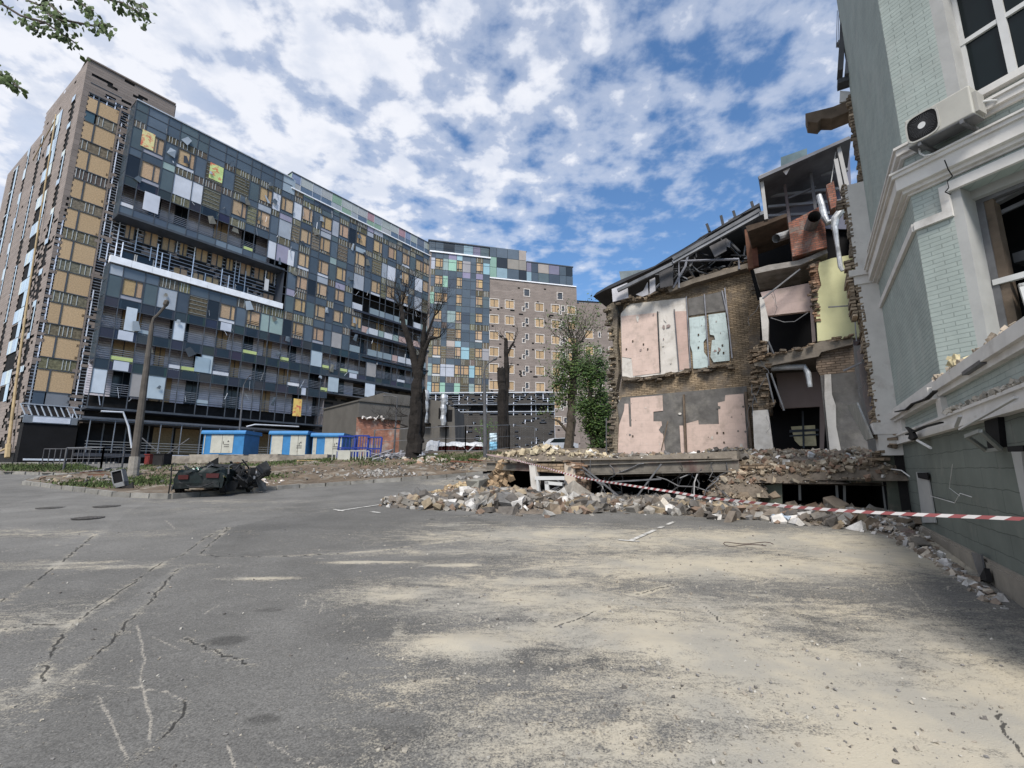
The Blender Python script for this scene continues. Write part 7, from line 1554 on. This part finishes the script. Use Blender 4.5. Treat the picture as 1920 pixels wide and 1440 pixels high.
while s_ < tot - .12:
    p, q = at_len(s_), at_len(s_ + .075); sk = .045
    p2, q2 = at_len(s_ + sk), at_len(s_ + .075 + sk); n1 = .5 * math.sin(s_ * 1.9); up = Vector((.25 * n1, .35 * n1, 1)).normalized() * (hw + .012 * (1 - s_ / tot))
    m.face([p - up, q - up, q2 + up, p2 + up], k % 2); s_ += .075; k += 1
o = thing(m, 'barrier_tape', ['tape_white', 'tape_red'], 'red and white striped barrier tape strung across the rubble', 'barrier tape'); md = o.modifiers.new('thick', 'SOLIDIFY'); md.thickness = .003
# ---- far background: parked car, two people, red bin
c = atY(1046, 842, 50); c.z = float(gz(c.x, c.y)); pc = root('parked_car', 'small white parked car seen beyond the rubble, by the leaning tree', 'car', loc=tuple(c), rz=.25); lift = atY(1046, 846, 50).z - c.z
m = MB(); prof = [(-2, .3), (-2, .75), (-1.3, .85), (-.7, 1.35), (.6, 1.42), (1.3, .95), (2, .8), (2, .3)]; m.prism([(x, -.8, z) for x, z in prof], (0, 1.6, 0)); m.build('body', 'car_white', pc)
m = MB(); m.prism([(-1.15, -.82, .88), (-.66, -.82, 1.28), (.55, -.82, 1.34), (1.1, -.82, .95)], (0, 1.64, 0)); m.build('windows', 'glass', pc)
for x in (-1.3, 1.3): m = MB(); m.tube([(x, -.85, .3), (x, .85, .3)], .3, n=14); m.build('wheels', 'car_black', pc)
pc.location.z += max(lift, 0) * .9
def person(label, x, ytop, Y, shirt, seed):
    top = atY(x, ytop, Y); z0 = top.z - 1.72; rt = root('person', label, 'person', loc=(top.x, Y, z0)); 
    def skin(name, verts, edges, rad, mt):
        me = bpy.data.meshes.new(name); me.from_pydata(verts, edges, []); me.materials.append(MATS[mt]); o = bpy.data.objects.new(name, me); COL.objects.link(o); o.parent = rt
        md = o.modifiers.new('skin', 'SKIN'); md.use_smooth_shade = True
        for i, r_ in enumerate(rad): me.skin_vertices[0].data[i].radius = (r_, r_)
        me.skin_vertices[0].data[0].use_root = True; s2 = o.modifiers.new('sub', 'SUBSURF'); s2.levels = 1; s2.render_levels = 1; return o
    vb = [(0, 0, .92), (0, 0, 1.15), (0, 0, 1.38), (0, 0, 1.48), (0, -.01, 1.58), (0, 0, 1.68), (.18, 0, 1.40), (.25, .02, 1.12), (.22, -.12, .92), (-.18, 0, 1.40), (-.25, .02, 1.12), (-.22, -.1, .9), (.10, 0, .86), (.11, -.02, .48), (.11, 0, .08), (.12, -.14, .04), (-.10, 0, .86), (-.12, .04, .48), (-.12, .08, .08), (-.13, -.06, .04)]
    eb = [(0, 1), (1, 2), (2, 3), (3, 4), (4, 5), (2, 6), (6, 7), (7, 8), (2, 9), (9, 10), (10, 11), (0, 12), (12, 13), (13, 14), (14, 15), (0, 16), (16, 17), (17, 18), (18, 19)]
    me_ok = skin('body', vb, eb, [.13, .12, .12, .06, .095, .08, .06, .045, .03, .06, .045, .03, .09, .06, .04, .035, .09, .06, .04, .035], 'skin')
    skin('shirt', [(0, 0, .92), (0, 0, 1.15), (0, 0, 1.40), (.18, 0, 1.41), (.25, .02, 1.13), (-.18, 0, 1.41), (-.25, .02, 1.13)], [(0, 1), (1, 2), (2, 3), (3, 4), (2, 5), (5, 6)], [.155, .145, .14, .075, .06, .075, .06], shirt)
    skin('trousers', [(0, 0, .95), (.10, 0, .86), (.11, -.02, .48), (.11, 0, .10), (-.10, 0, .86), (-.12, .04, .48), (-.12, .08, .10)], [(0, 1), (1, 2), (2, 3), (0, 4), (4, 5), (5, 6)], [.15, .11, .08, .065, .11, .08, .065], 'cloth_dark')
    skin('hair', [(0, .03, 1.66), (0, .06, 1.58)], [(0, 1)], [.095, .06], 'hair')
person('person in a white shirt standing beyond the rubble, left of the other', 1082, 838, 52, 'cloth_white', 1); person('person in a pale pink top standing beyond the rubble, nearer the red bin', 1091, 840, 52, 'cloth_pink', 2)
a = atY(1113, 858, 40); b_ = atY(1127, 843, 40); m = MB(); m.box(a.x, b_.x, 40, 41, a.z - .4, b_.z); m.box(a.x - .05, b_.x + .05, 39.95, 41.05, b_.z, b_.z + .08); m.box(a.x + .1, b_.x - .1, 39.96, 40, a.z, b_.z - .15); thing(m, 'waste_bin', 'red_paint', 'bright red waste bin at the foot of the pink wall', 'bin')
